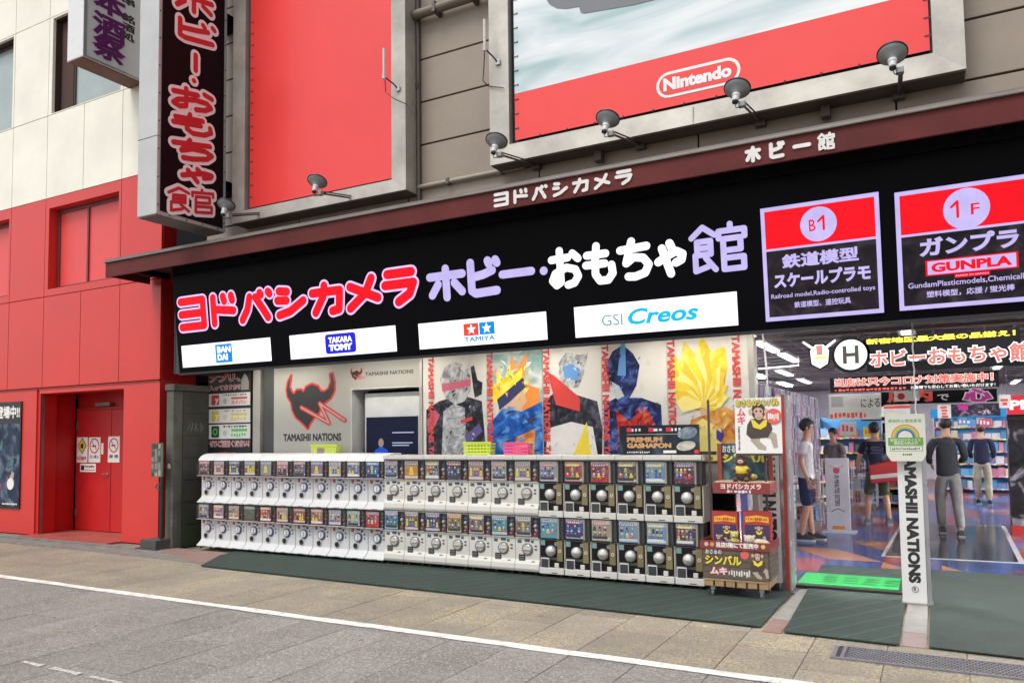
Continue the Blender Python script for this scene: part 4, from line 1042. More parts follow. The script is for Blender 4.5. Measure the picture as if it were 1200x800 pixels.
# app poster at the passage
t = thing('app_poster', 'tall black app poster with red headline and three white coupon rows by the block wall', 'poster', FW.M)
def ap(x, y): return FW.at(238+x/7.27, 430+y/7.27)
l, b = ap(50, 760); r, t_ = ap(415, 30)
x0 = ap(50, 400)[0]; x1 = ap(415, 400)[0]
rect(t, 'board', x0, x1, .6, 2.6, 0, mat('poster_black2', (.014, .014, .016), .4), .02)
W_ = x1-x0
def ab(x0_, y0_, x1_, y1_): a = ap(x0_, y0_); c = ap(x1_, y1_); return a[0], c[0], a[1], c[1]
M_PWH = prt('poster_white', (.72, .70, .67)); M_PRD = prt('poster_red', (.50, .05, .06))
text(t, 'headline', 'アプリ、', *ab(65, 135, 325, 50), .021, M_PRD, .05, outline=M_PWH, ow=.05)
text(t, 'headline', '入ってますか？', *ab(62, 205, 325, 145), .021, M_PRD, .03, outline=M_PWH, ow=.06)
q = MB(); a = ab(330, 195, 400, 50); q.prism([(a[0], a[2]), (a[1], a[2]), (a[1], a[2]+.12), (a[0]+.13, a[3]-.05), (a[0]+.08, a[3]), (a[0]+.01, a[3]-.1)], -.024, -.021); q.build('sketched_face', prt('sketch_grey', (.32, .31, .28)), t)
for k, (y0_, y1_, c, s1) in enumerate(((338, 212, (.50, .05, .05), 'ヨドバシ'), (478, 348, (.62, .52, .10), '~5'), (612, 482, (.05, .45, .07), '~6'))):
    a = ab(60, y0_, 412, y1_); row = rect(t, 'coupon_row', *a, .021, M_PWH, .003)
    W2, H2 = a[1]-a[0], a[3]-a[2]
    m_ = prt('app_tile_%d' % k, c); q = MB(); q.prism(rrect(a[0]+W2*.16, a[2]+H2*.5, W2*.095, H2*.4, .02), -.0265, -.0245); q.build('app_tile', m_ if k < 2 else M_INK, row)
    if k < 2: text(row, 'tile_letter', 'y', a[0]+W2*.15, a[0]+W2*.25, a[2]+H2*.12, a[2]+H2*.62, .0268, M_PWH, .05)
    else: q = MB(); ring(q, a[0]+W2*.16, a[2]+H2*.5, H2*.26, H2*.13, -.028, -.0268, 16); q.build('tile_swirl', m_, row)
    ring_ = MB(); ring_.disc(a[0]+W2*.4, a[2]+H2*.38, H2*.22, -.0255, -.0245, 12); ring_.build('stamp', prt('stamp_%d' % k, tuple(.4+.4*v for v in c)), row)
    text(row, 'row_text', ('~10', 'ポイント', '~9')[k], a[0]+W2*.36, a[0]+W2*.93, a[2]+H2*.78, a[2]+H2*.92, .0245, M_INK, .01)
    rect(row, 'row_band', a[0]+W2*.55, a[0]+W2*.93, a[2]+H2*.5, a[2]+H2*.68, .0245, prt('band_%d' % k, tuple(min(1, v*1.1+.05) for v in c)), .001)
    text(row, 'row_word', s1, a[0]+W2*.55, a[0]+W2*.92, a[2]+H2*.12, a[2]+H2*.42, .0245, prt('band_%d' % k, c), .04)
text(t, 'footer_text', 'ぜひご活用ください！', *ab(62, 680, 400, 622), .021, M_PRD, .02, outline=M_PWH, ow=.06)
text(t, 'footer_text', '~8', *ab(150, 745, 290, 718), .021, M_PRD, .02, outline=M_PWH, ow=.06)

# five large hero posters (generic figures in the same colours) with vertical red lettering
def wp(x, y): return FW.at(x, y)
px_edges = [496, 571, 637, 706, 783, 879]
M_POS = mat('poster_paper', (.66, .63, .58), .3, var=.04)
M_TR = prt('poster_letter_red', (.60, .05, .04))
zb_, ztp = 1.28, 2.60
names = ['poster of a grey helmeted figure in black with pink patches', 'poster with a yellow burst over blue and orange swirls', 'poster with big red and black armour shapes and a yellow wedge', 'poster of a dark blue crested figure with red chest', 'poster with a tall yellow flame shape over orange']
POST = []
xe = [wp(x, 480)[0] for x in px_edges]
for k in range(5):
    t = thing('wall_poster', names[k]+' behind the machines', 'poster', FW.M)
    rect(t, 'sheet', xe[k]+.003, xe[k+1]-.003, zb_, ztp, 0, M_POS, .006); POST.append(t)
bx(xe[0]-.05, xe[0]-.003, -.02, .1, 1.0, 2.6).build('window_post', mat('aluminium_post', (.4, .4, .4)), WF)
bx(xe[5]+.003, xe[5]+.06, -.03, .14, 0, 2.6).build('window_post', mat('aluminium_post', (.4, .4, .4)), WF)
bx(xe[0], xe[5], .01, .12, 1.0, 2.6).build('poster_backing', M_GREYP, WF)
for k, (px0, px1) in enumerate(((503, 512), (565, 574), (630, 639), (700, 709), (776, 785), (860, 875))):
    tt = POST[min(k, 4)] if k else POST[0]
    u0, u1 = wp(px0, 480)[0], wp(px1, 480)[0]
    if k in (1, 2, 3, 4): u0, u1 = xe[k]+.01, xe[k]+.01+(u1-u0)
    w_ = .085
    text(tt, 'vertical_lettering', 'TAMASHII NATIONS', u0, u0+w_, 1.50, 2.60, .0185, M_TR, .05, rot=-90)
    text(tt, 'vertical_lettering', 'TAMASHII', u0, u0+w_, 1.0, 1.46, .0185, M_TR, .05, rot=-90)
def fig(k, name, pts, m, lev):
    q = MB(); pp_ = [(min(max(u, xe[k]+.004), xe[k+1]-.004), max(v, zb_+.002)) for u, v in (wp(x, y) for x, y in pts)]
    q.prism(pp_, -.0068-.0012*lev, -.0062-.0012*(lev-1)); q.build(name, m, POST[k])
def poly_px(cx, cy, pts): return [(cx+x, cy+y) for x, y in pts]
I_BK = prt('p_black', (.02, .02, .025)); I_GY = prt('p_grey', (.30, .31, .33)); I_LG = prt('p_lightgrey', (.52, .53, .54)); I_PK = prt('p_pink', (.55, .10, .16)); I_PU = prt('p_purple', (.10, .07, .25))
I_YE = prt('p_yellow', (.80, .60, .03)); I_OR = prt('p_orange', (.75, .24, .03)); I_BL = prt('p_blue', (.02, .09, .40)); I_SK = prt('p_skin', (.62, .40, .25)); I_TE = prt('p_teal', (.12, .33, .33)); I_RD = prt('p_red', (.60, .04, .03)); I_NV = prt('p_navy', (.015, .025, .10)); I_DR = prt('p_darkred', (.25, .02, .02)); I_SB = prt('p_skyblue', (.10, .28, .60)); I_PY = prt('p_paleyellow', (.85, .72, .22)); I_WH = prt('p_white', (.72, .70, .66))
def grad(name, c1, c2, c3, sc): return dark_print(name, c1, c2, c3, sc)
G_BLUE = grad('g_blue', (.01, .05, .25), (.02, .13, .48), (.15, .35, .6), 6); G_DK = grad('g_dark', (.012, .012, .016), (.03, .03, .045), (.1, .1, .13), 8); G_SIL = grad('g_silver', (.2, .2, .22), (.42, .43, .45), (.65, .65, .66), 9)
G_YEL = grad('g_yellow', (.7, .38, .02), (.82, .62, .04), (.88, .78, .2), 5); G_ORG = grad('g_orange', (.45, .12, .02), (.7, .3, .06), (.75, .5, .2), 6); G_NAV = grad('g_navy', (.01, .01, .03), (.02, .03, .12), (.08, .14, .4), 8); G_RED = grad('g_red', (.2, .01, .01), (.5, .03, .02), (.6, .15, .08), 8); G_TEAL = grad('g_teal', (.2, .35, .34), (.45, .5, .48), (.6, .6, .57), 4)
# 1 grey helmeted figure
fig(0, 'background_shape', [(500,540),(500,480),(515,470),(540,462),(565,470),(571,540)], G_DK, 1)
fig(0, 'torso_plate', [(518,540),(520,482),(532,473),(545,478),(548,540)], G_SIL, 2)
fig(0, 'helmet', [(516,445),(522,430),(533,424),(545,428),(552,440),(552,458),(545,470),(534,474),(522,466)], G_SIL, 3)
fig(0, 'visor_band', [(518,450),(552,444),(552,452),(519,459)], I_PK, 4)
fig(0, 'cheek_patch', [(536,464),(550,458),(546,468),(538,471)], I_LG, 5)
fig(0, 'white_streak', [(540,432),(552,402),(555,402),(545,436)], I_WH, 5)
fig(0, 'red_shoulder', [(501,492),(510,480),(516,486),(510,500),(502,506)], I_PK, 4)
fig(0, 'red_lettering_patch', [(540,492),(554,488),(554,492),(541,496)], I_RD, 5)
for yy in (478, 490, 502, 516, 528): fig(0, 'plate_line', [(524,yy),(543,yy-2),(543,yy-.8),(524,yy+1.2)], I_GY, 6)
fig(0, 'raised_hand', [(555,455),(552,430),(556,428),(560,445),(566,448),(565,462),(557,466)], G_DK, 4)
fig(0, 'belt_patch', [(545,510),(562,496),(566,505),(548,522)], I_PU, 4)
# 2 yellow burst
fig(1, 'teal_sky', [(571,400),(637,400),(637,470),(571,470)], G_TEAL, 1)
fig(1, 'flame_shape', [(596,440),(600,415),(606,430),(618,412),(616,440),(610,446)], I_OR, 2)
fig(1, 'yellow_burst', [(577,470),(576,448),(583,452),(582,436),(592,444),(597,428),(603,440),(612,430),(613,446),(622,444),(615,458),(610,464),(588,474)], G_YEL, 3)
fig(1, 'dark_band', [(583,468),(613,442),(618,452),(586,482)], I_NV, 4)
fig(1, 'pale_shape', [(584,482),(614,458),(618,470),(606,486),(592,488)], I_SK, 5)
fig(1, 'orange_shoulder', [(618,450),(632,455),(634,480),(612,480)], I_OR, 3)
fig(1, 'blue_swirl', [(571,500),(590,478),(612,482),(636,470),(637,540),(571,540)], G_BLUE, 6)
fig(1, 'orange_patch', [(600,540),(606,512),(628,502),(626,540)], G_ORG, 7)
# 3 armour shapes
fig(2, 'black_body', [(637,540),(637,470),(655,456),(700,470),(706,500),(706,540)], G_DK, 1)
fig(2, 'head_block', [(657,455),(655,425),(664,412),(680,416),(690,412),(684,440),(678,454)], G_SIL, 2)
fig(2, 'face_block', [(662,442),(660,430),(670,426),(680,432),(677,447)], I_SB, 3)
fig(2, 'red_shoulder', [(642,436),(650,440),(680,466),(680,482),(652,474)], I_RD, 4)
fig(2, 'white_chest', [(640,540),(642,502),(670,494),(695,500),(702,540)], I_WH, 3)
fig(2, 'yellow_wedge', [(670,540),(688,494),(694,540)], I_YE, 4)
# 4 dark blue
fig(3, 'blue_body', [(708,540),(708,474),(722,466),(752,466),(775,474),(778,540)], G_NAV, 1)
fig(3, 'chest_plate', [(722,480),(738,494),(756,474),(770,500),(762,540),(728,540)], G_RED, 2)
fig(3, 'head', [(714,450),(710,428),(718,412),(730,404),(742,414),(750,428),(746,452),(738,466),(724,466)], G_NAV, 3)
fig(3, 'crest', [(724,440),(728,402),(733,402),(734,440)], I_SB, 4)
fig(3, 'pale_jaw', [(715,446),(726,452),(732,464),(724,468),(716,458)], I_LG, 5)
# 5 yellow flame
fig(4, 'orange_body', [(800,540),(810,492),(850,476),(875,490),(876,540)], G_ORG, 1)
fig(4, 'yellow_flame', [(792,470),(787,440),(790,415),(797,424),(802,400),(815,415),(822,392),(834,412),(850,405),(853,430),(848,455),(838,486),(815,480)], G_YEL, 2)
fig(4, 'flame_heart', [(806,470),(812,446),(824,440),(836,452),(834,476),(820,470)], I_PY, 3)
fig(4, 'amber_shape', [(818,470),(832,462),(834,484),(822,488)], I_SK, 4)
fig(4, 'pale_fist', [(812,500),(824,490),(838,498),(846,520),(842,540),(818,540)], I_PY, 5)
fig(4, 'blue_ball', [(840,504),(846,502),(849,510),(845,518),(840,514)], prt('p_violet', (.05, .03, .3)), 6)

def details(k, pts_box, mats, n, seed, sz=(2, 6), slope=1.0):
    rr = random.Random(seed); x0, y0, x1, y1 = pts_box
    for mi, m in enumerate(mats):
        q = MB()
        for j in range(n//2):
            x, y = rr.uniform(x0, x1), rr.uniform(y0, y1); L_ = rr.uniform(*sz); a = rr.uniform(.7, 1.2)*slope*(1 if rr.random() < .8 else -1); w = L_*rr.uniform(.15, .35)
            dx, dy = math.cos(a)*L_, -math.sin(a)*L_; px_, py_ = -math.sin(a)*w, -math.cos(a)*w
            ps = [wp(x, y), wp(x+dx*.5+px_, y+dy*.5+py_), wp(x+dx, y+dy), wp(x+dx*.5-px_*.3, y+dy*.5-py_*.3)]
            ps = [(min(max(u, xe[k]+.10), xe[k+1]-.01), max(v, zb_+.01)) for u, v in ps]
            q.prism(ps, -.0175-.00006*(mi*n+j), -.017)
        q.build('printed_glints', m, POST[k])['kind'] = 'stuff'
details(0, (522, 478, 560, 530), [I_LG, I_BK, I_GY], 22, 1); details(0, (520, 428, 550, 466), [I_WH, I_BK, I_GY], 12, 2, (2, 7))
details(1, (573, 482, 636, 530), [I_SB, I_NV], 16, 3, (6, 16), .5); details(1, (578, 432, 620, 468), [I_PY, I_OR], 22, 4, (4, 10), 1.3); details(1, (585, 405, 636, 440), [I_WH, I_TE], 12, 5, (4, 12), .7)
details(2, (645, 500, 704, 530), [I_LG], 10, 6, (3, 9)); details(2, (656, 418, 684, 450), [I_WH, I_BK], 14, 7, (2, 6))
details(3, (712, 412, 748, 462), [I_SB, I_BK], 14, 8, (3, 8)); details(3, (712, 472, 776, 530), [I_BK, I_SB, I_RD], 20, 9, (3, 9))
rr = random.Random(21)
for j in range(26):
    f = j/25; cx, cy = 822, 474; a = PI*(.02+.96*f); R_ = (62 if j % 2 else 46)*(1-.25*abs(math.cos(a))); w = 11
    q = MB(); tip = (cx+math.cos(a)*R_*.72, cy-math.sin(a)*R_*1.15); nx_, ny_ = math.sin(a)*w, math.cos(a)*w
    mid = (cx+math.cos(a)*R_*.45, cy-math.sin(a)*R_*.55)
    ps = [wp(cx-nx_*.3, cy-ny_*.3), wp(mid[0]-nx_, mid[1]-ny_), wp(*tip), wp(mid[0]+nx_*.8, mid[1]+ny_*.8), wp(cx+nx_*.3, cy+ny_*.3)]
    ps = [(min(max(u, xe[4]+.10), xe[5]-.01), v) for u, v in ps]
    q.prism(ps, -.0182-.00012*j, -.0175); q.build('flame_spike', [I_YE, I_PY, prt('p_gold', (.72, .48, .03))][j % 3], POST[4])
details(4, (800, 480, 872, 530), [I_PY, I_OR, I_SK], 18, 10, (4, 10))

# ------------------------------------------------------------------ capsule machines
MY = 7.78
def P_x(px): return P(px, 600, Y=MY+.06).x
M_MW = mat('machine_white', (.60, .60, .595), .38, var=.05, scale=3, coat=.2)
M_MI = mat('machine_ivory', (.60, .58, .525), .4, var=.06, scale=3, coat=.2)
M_MBK = mat('machine_black', (.012, .009, .010), .4, var=.2, spec=.2)
M_MGOLD = mat('machine_gold', (.24, .19, .09), .4, .3, var=.15)
M_CLR = mat('clear_plastic', (.3, .32, .33), .12, alpha=.05, spec=.2)
M_DIALR = mat('dial_blue_ring', (.06, .06, .14), .35); M_DIALW = mat('dial_white', (.68, .68, .70), .35); M_DIALS = mat('dial_silver', (.62, .60, .56), .25, .5); M_DIALG = mat('dial_grey_ring', (.28, .27, .25), .4)
M_HOLE = mat('hole_black', (.01, .01, .01), .5); M_BROWN = mat('capsule_dark', (.09, .035, .03), .4, var=.4, scale=18); M_HATCH = mat('hatch_grey', (.045, .05, .055), .25)
M_STG = prt('sticker_green', (.05, .10, .09)); M_STB = prt('sticker_blue', (.04, .045, .12)); M_STR = prt('sticker_red', (.40, .05, .07)); M_TEALS = prt('sticker_teal', (.16, .30, .28))
def card_mat():
    m = bpy.data.materials.new('display_card'); m.use_nodes = True; nt = m.node_tree; b = nt.nodes['Principled BSDF']; L = nt.links.new
    oi = nt.nodes.new('ShaderNodeObjectInfo'); tc = nt.nodes.new('ShaderNodeTexCoord')
    def M(op, a, b_=None, c=None):
        n = nt.nodes.new('ShaderNodeMath'); n.operation = op
        for i, v in enumerate((a, b_, c)):
            if v is None: continue
            if isinstance(v, (int, float)): n.inputs[i].default_value = v
            else: L(v, n.inputs[i])
        return n.outputs[0]
    def mix(f, a, b_, mode='MIX'):
        n = nt.nodes.new('ShaderNodeMix'); n.data_type = 'RGBA'; n.blend_type = mode
        for s, v in (('Factor', f), ('A', a), ('B', b_)):
            if isinstance(v, tuple): n.inputs[s].default_value = (*v, 1)
            elif isinstance(v, (int, float)): n.inputs[s].default_value = v
            else: L(v, n.inputs[s])
        return n.outputs['Result']
    sp = nt.nodes.new('ShaderNodeSeparateXYZ'); L(tc.outputs['Generated'], sp.inputs[0]); X, Z = sp.outputs[0], sp.outputs[2]
    cb = nt.nodes.new('ShaderNodeCombineXYZ'); L(M('ADD', X, M('MULTIPLY', oi.outputs['Random'], 40)), cb.inputs[0]); L(M('MULTIPLY', Z, 1.3), cb.inputs[2])
    v1 = nt.nodes.new('ShaderNodeTexVoronoi'); v1.inputs['Scale'].default_value = 3.0; L(cb.outputs[0], v1.inputs['Vector'])
    v2 = nt.nodes.new('ShaderNodeTexVoronoi'); v2.inputs['Scale'].default_value = 7; L(cb.outputs[0], v2.inputs['Vector']); v2.distance = 'CHEBYCHEV'
    hs1 = nt.nodes.new('ShaderNodeHueSaturation'); hs1.inputs['Saturation'].default_value = 1.0; hs1.inputs['Value'].default_value = .32; L(v1.outputs['Color'], hs1.inputs['Color'])
    hs2 = nt.nodes.new('ShaderNodeHueSaturation'); hs2.inputs['Saturation'].default_value = .6; hs2.inputs['Value'].default_value = .45; L(v2.outputs['Color'], hs2.inputs['Color'])
    v1.distance = 'MANHATTAN'; near = M('LESS_THAN', v1.outputs['Distance'], .40)
    zone = M('MULTIPLY', M('GREATER_THAN', Z, .17), M('LESS_THAN', Z, .80))
    c0 = mix(M('MULTIPLY', M('MULTIPLY_ADD', near, .5, .05), zone), oi.outputs['Color'], hs1.outputs[0])
    c1 = mix(M('MULTIPLY', M('MULTIPLY', M('LESS_THAN', v2.outputs['Distance'], .26), .4), 1.0), c0, hs2.outputs[0])
    wv = nt.nodes.new('ShaderNodeTexNoise'); wv.inputs['Scale'].default_value = 22; L(cb.outputs[0], wv.inputs['Vector'])
    tit = M('MULTIPLY', M('GREATER_THAN', Z, .80), M('GREATER_THAN', wv.outputs['Fac'], .5))
    c2 = mix(M('MULTIPLY', tit, .8), c1, (.75, .73, .70))
    foot = M('MULTIPLY', M('LESS_THAN', Z, .17), M('GREATER_THAN', Z, .05))
    foot = M('MULTIPLY', foot, M('GREATER_THAN', M('FRACT', M('MULTIPLY', oi.outputs['Random'], 7.3)), .3))
    c3 = mix(M('MULTIPLY', foot, .75), c2, (.68, .65, .62))
    L(c3, b.inputs['Base Color']); b.inputs['Roughness'].default_value = .35
    return m
M_CARD = card_mat()
CAPC = [prt('cap_a', (.30, .05, .04)), prt('cap_b', (.05, .12, .25)), prt('cap_c', (.45, .42, .38)), prt('cap_d', (.08, .22, .10))]
def capsules(par, x0, x1, z0, z1, seed, y=.09):
    rr = random.Random(seed); q = MB()
    x = x0+.028; 
    while x < x1-.01:
        for k in range(5):
            q.mi = rr.randrange(4); q.ball((x, y+rr.uniform(0, .03), z0+.028+.047*k), .024, 7, 5)
        x += .05
    o = q.build('capsules', CAPC, par, smooth=True); o['kind'] = 'stuff'; return o
def face_plate(par, w, z0, z1, y, m, name='front_panel', bev=.012): return bx(-w, w, y, y+.06, z0, z1).build(name, m, par, bevel=bev)
def proto_white(top):
    t = thing('capsule_machine', 'x', 'capsule machine', loc=(0, MY, 0))
    w = .1495
    q = MB()
    q.prism([(.40, -.02), (.015, -.02), (.015, -.005), (.035, .008), (.085, .048), (.10, .075), (.10, .365), (.40, .365)], -w, w, 'x'); q.build('body', M_MW, t, bevel=.006)
    q = MB(); q.prism([(.02, .365), (.008, .40), (.004, .47), (.012, .54), (.03, .582), (.06, .60), (.055, .588), (.034, .575), (.018, .535), (.011, .47), (.015, .402), (.026, .37)], -w+.004, w-.004, 'x'); q.build('clear_window', M_CLR, t, smooth=True)
    q = MB()
    if top: q.prism([(.035, .582), (.055, .62), (.09, .65), (.14, .672), (.20, .682), (.40, .682), (.40, .60), (.06, .60)], -w-.001, w+.001, 'x')
    else: q.prism([(.07, .601), (.40, .601), (.40, .588), (.07, .588)], -w, w, 'x')
    q.build('top_cover', M_MW, t, bevel=.004)
    bx(-w, w, .15, .16, .366, .586).build('inner_wall', M_BROWN, t)
    q = MB(); q.box(w-.012, w-.004, .03, .15, .37, .585); q.build('divider', M_BROWN, t)
    bx(-w+.004, w-.004, .012, .15, .3655, .372).build('window_sill', mat('sill_clear', (.6, .5, .48), .3), t)
    c = bx(-w+.012, .06, .045, .05, .385, .575).build('display_card', M_CARD, t)
    capsules(t, .065, w-.012, .372, .58, 1, .07)
    q = MB(); q.lathe([(.062, 0), (.062, .012), (.048, .016)], (.0, .10, .235), (0, -1, 0), 24); q.build('dial_ring', M_DIALR, t, smooth=True)
    d = MB().lathe([(.047, .0), (.047, .02), (.04, .026)], (.0, .10, .235), (0, -1, 0), 20).build('dial', M_DIALW, t, smooth=True)
    q = MB(); q.prism([(-.012, .195), (.012, .195), (.012, .275), (-.012, .275)], .06, .075); q.build('grip', M_DIALW, d, bevel=.003)
    q = MB(); q.lathe([(.044, .003), (.044, .008), (.036, .008), (.032, -.01)], (-.045, .10, .125), (0, -1, 0), 18); q.build('outlet_rim', mat('rim_white', (.45, .45, .46), .4), t, smooth=True)
    q = MB(); q.lathe([(.035, .0075), (.0, .0065)], (-.045, .10, .125), (0, -1, 0), 18); q.build('outlet_hole', M_HOLE, t)
    for (a, b_, c_, d_, m_, n_) in ((-.115, -.075, .30, .345, M_STR, 'red_label'), (-.03, .03, .325, .345, M_STB, 'price_label'), (.04, .075, .30, .33, M_STB, 'dark_label'), (.085, .11, .265, .285, M_STB, 'dark_label'), (.088, .108, .215, .235, M_STB, 'dark_label')):
        bx(a, b_, .0985, .0999, c_, d_).build(n_, m_, t)
    bx(-.03, .06, .0135, .0149, -.015, -.009).build('foot_label', M_STG, t)
    return t
def proto_ivory(top):
    t = thing('capsule_machine', 'x', 'capsule machine', loc=(0, MY, 0)); w = .1525
    q = MB(); q.prism([(.40, -.02), (.06, -.02), (.025, -.01), (.015, .02), (.02, .07), (.035, .10), (.045, .12), (.045, .358), (.40, .358)], -w, w, 'x'); q.build('body', M_MI, t, bevel=.010)
    q = MB(); q.box(-w+.004, w-.004, .022, .026, .366, .598); q.box(-w+.004, -w+.007, .026, .13, .366, .598); q.box(w-.007, w-.004, .026, .13, .366, .598); q.build('clear_window', M_CLR, t)
    if top: q = bx(-w, w, .0, .40, .612, .66).build('top_cover', M_MI, t, bevel=.006); bx(-w, w, .03, .40, .6, .6118).build('top_rail', M_DIALG, t)
    else: bx(-w, w, .05, .40, .59, .599).build('top_cover', M_MI, t)
    bx(-w, w, .15, .16, .36, .59).build('inner_wall', M_BROWN, t)
    bx(w-.012, w-.005, .03, .15, .362, .59).build('divider', M_BROWN, t)
    bx(-w+.006, w-.006, .03, .15, .3585, .365).build('window_sill', M_MI, t)
    bx(-w+.010, .052, .034, .039, .372, .592).build('display_card', M_CARD, t)
    capsules(t, .06, w-.012, .366, .59, 2, .07)
    MB().lathe([(.068, 0), (.068, .010), (.055, .014)], (0, .045, .232), (0, -1, 0), 24).build('dial_ring', mat('dial_dark_ring', (.13, .125, .115), .4), t, smooth=True)
    d = MB().lathe([(.055, .0), (.055, .015), (.05, .020), (.0, .022)], (0, .045, .232), (0, -1, 0), 20).build('dial', M_DIALS, t, smooth=True)
    bx(-.045, .045, .012, .0225, .226, .240).build('grip', M_DIALS, d, bevel=.003)
    bx(-.11, -.03, .036, .044, .06, .175).build('hatch', M_HATCH, t, bevel=.006)
    q = MB()
    for z in (.09, .11, .13, .15): q.box(-.1, -.04, .034, .0358, z, z+.004)
    q.build('hatch_lines', M_DIALG, t)['kind'] = 'stuff'
    q = MB(); q.lathe([(.03, 0), (.03, .004)], (.075, .035, .08), (0, -1, 0), 12); q.build('return_cup', mat('cup_grey', (.3, .29, .26), .4), t)
    for (a, b_, c_, d_, m_, n_) in ((-.125, -.075, .30, .335, M_STG, 'green_label'), (-.035, .03, .315, .343, M_STB, 'price_label'), (.045, .08, .305, .335, M_STG, 'green_label'), (.09, .118, .262, .28, M_STB, 'dark_label'), (.09, .118, .225, .243, M_STB, 'dark_label')):
        bx(a, b_, .043, .0447, c_, d_).build(n_, m_, t)
    return t
def proto_black(top):
    t = thing('capsule_machine', 'x', 'capsule machine', loc=(0, MY, 0)); w = .1525
    q = MB(); q.box(-w, w, .05, .40, -.02, .358); q.build('body', M_MI, t, bevel=.008)
    bx(-w+.004, w-.004, .015, .049, -.018, .052).build('base_lip', M_MI, t, bevel=.008)
    bx(-w+.008, w-.012, .040, .0495, .054, .35).build('black_front', M_MBK, t)
    bx(.062, .128, .034, .0395, .125, .345).build('gold_strip', M_MGOLD, t)
    bx(-w+.008, .128, .035, .0395, .135, .165).build('grey_band', mat('band_olive', (.07, .065, .045), .4), t)
    q = MB(); q.box(-w+.004, w-.004, .022, .026, .366, .598); q.box(-w+.004, -w+.007, .026, .13, .366, .598); q.box(w-.007, w-.004, .026, .13, .366, .598); q.build('clear_window', M_CLR, t)
    if top: bx(-w, w, .0, .40, .612, .66).build('top_cover', M_MI, t, bevel=.006); bx(-w, w, .03, .40, .6, .6118).build('top_rail', M_DIALG, t)
    else: bx(-w, w, .05, .40, .59, .599).build('top_cover', M_DARK, t)
    bx(-w, w, .15, .16, .36, .59).build('inner_wall', M_BROWN, t)
    q = MB(); q.box(.072, .09, .028, .15, .366, .59); q.build('mullion', mat('mullion_beige', (.33, .30, .24), .5), t)
    bx(.12, .148, .03, .15, .366, .59).build('divider', M_HOLE, t)
    bx(-w+.006, w-.006, .03, .15, .3585, .365).build('window_sill', M_DARK, t)
    bx(-.135, .068, .034, .039, .372, .592).build('display_card', M_CARD, t)
    MB().lathe([(.06, 0), (.06, .014), (.055, .03), (.035, .045), (.0, .05)], (-.012, .040, .232), (0, -1, 0), 24).build('dial', M_DIALS, t, smooth=True)
    bx(-.135, -.03, .022, .0345, -.0+.012, .155).build('screen_frame', mat('frame_pale', (.55, .55, .53), .4), t, bevel=.006)
    bx(-.125, -.04, .018, .0217, .024, .143).build('screen', M_HATCH, t)
    bx(.035, .085, .02, .039, .055, .105).build('coin_box', mat('coin_box', (.6, .6, .55), .4), t, bevel=.005)
    MB().lathe([(.022, 0), (.022, .005)], (.05, .039, .31), (0, -1, 0), 14).build('round_button', mat('button_grey', (.2, .2, .2), .4), t)
    q = MB(); ring(q, .097, .235, .018, .006, .030, .0338, 14); q.build('gold_mark', M_PWH, t)
    bx(-.138, -.085, .0375, .0396, .29, .345).build('teal_label', M_TEALS, t)
    bx(.0, .07, .0135, .0149, -.005, .003).build('foot_label', M_HOLE, t)
    return t
protos = {('w', 1): proto_white(True), ('w', 0): proto_white(False), ('i', 1): proto_ivory(True), ('i', 0): proto_ivory(False), ('b', 1): proto_black(True), ('b', 0): proto_black(False)}
for p_ in protos.values(): snapshot(p_)
cw = [243, 260.5, 280.5, 300, 319.6, 338.8, 358, 378, 401, 423, 445.6]
ci = [465, 488.5, 512.5, 540, 566, 593, 620.5]; cbk = [649.5, 678.5, 709, 740, 772, 805.5]
CARDS = {
 ('w', 1): [((.32,.20,.18),'brown and pink'), ((.62,.42,.48),'pink and white'), ((.12,.13,.24),'navy'), ((.52,.50,.38),'pale beige'), ((.46,.46,.47),'dotted light grey'), ((.66,.44,.46),'rose pink'), ((.25,.22,.28),'dark mauve'), ((.36,.30,.38),'mauve'), ((.66,.66,.65),'black and white'), ((.30,.36,.55),'lilac blue'), ((.05,.18,.46),'strong blue')],
 ('w', 0): [((.58,.44,.56),'lilac pink'), ((.68,.50,.58),'magenta spotted'), ((.66,.48,.34),'white and orange'), ((.13,.14,.10),'empty dark olive'), ((.50,.12,.13),'red and pink'), ((.66,.52,.46),'pale peach'), ((.36,.13,.09),'reddish brown'), ((.55,.25,.12),'red and orange'), ((.56,.58,.68),'icy white'), ((.62,.66,.63),'white and mint'), ((.62,.10,.08),'bright red')],
 ('i', 1): [((.48,.54,.66),'powder blue'), ((.70,.40,.06),'orange and yellow'), ((.30,.26,.25),'taupe'), ((.04,.04,.09),'near black'), ((.56,.36,.32),'pink beige'), ((.62,.61,.58),'plain white'), ((.60,.52,.44),'cream and teal')],
 ('i', 0): [((.15,.40,.55),'sky blue'), ((.32,.23,.19),'brown taupe'), ((.06,.06,.16),'midnight blue'), ((.46,.36,.16),'cream and brown'), ((.36,.28,.34),'greyish mauve'), ((.20,.42,.45),'teal'), ((.38,.28,.28),'dusty mauve')],
 ('b', 1): [((.55,.52,.58),'pale lilac'), ((.50,.10,.05),'orange red'), ((.42,.02,.04),'crimson'), ((.13,.07,.05),'dark brown'), ((.35,.50,.60),'light blue'), ((.16,.05,.09),'dark plum')],
 ('b', 0): [((.30,.52,.60),'sky and sand'), ((.03,.06,.26),'dark blue'), ((.62,.54,.44),'cream and purple'), ((.42,.56,.70),'pale blue'), ((.40,.56,.74),'white and blue'), ((.10,.05,.09),'dark purple')]}
KN = {'w': 'white', 'i': 'ivory', 'b': 'black fronted'}
ORD = ['first', 'second', 'third', 'fourth', 'fifth', 'sixth', 'seventh', 'eighth', 'ninth', 'tenth', 'eleventh']
PC = [I_WH, I_BK, I_RD, I_YE, I_BL, I_SK, I_TE, I_PU]
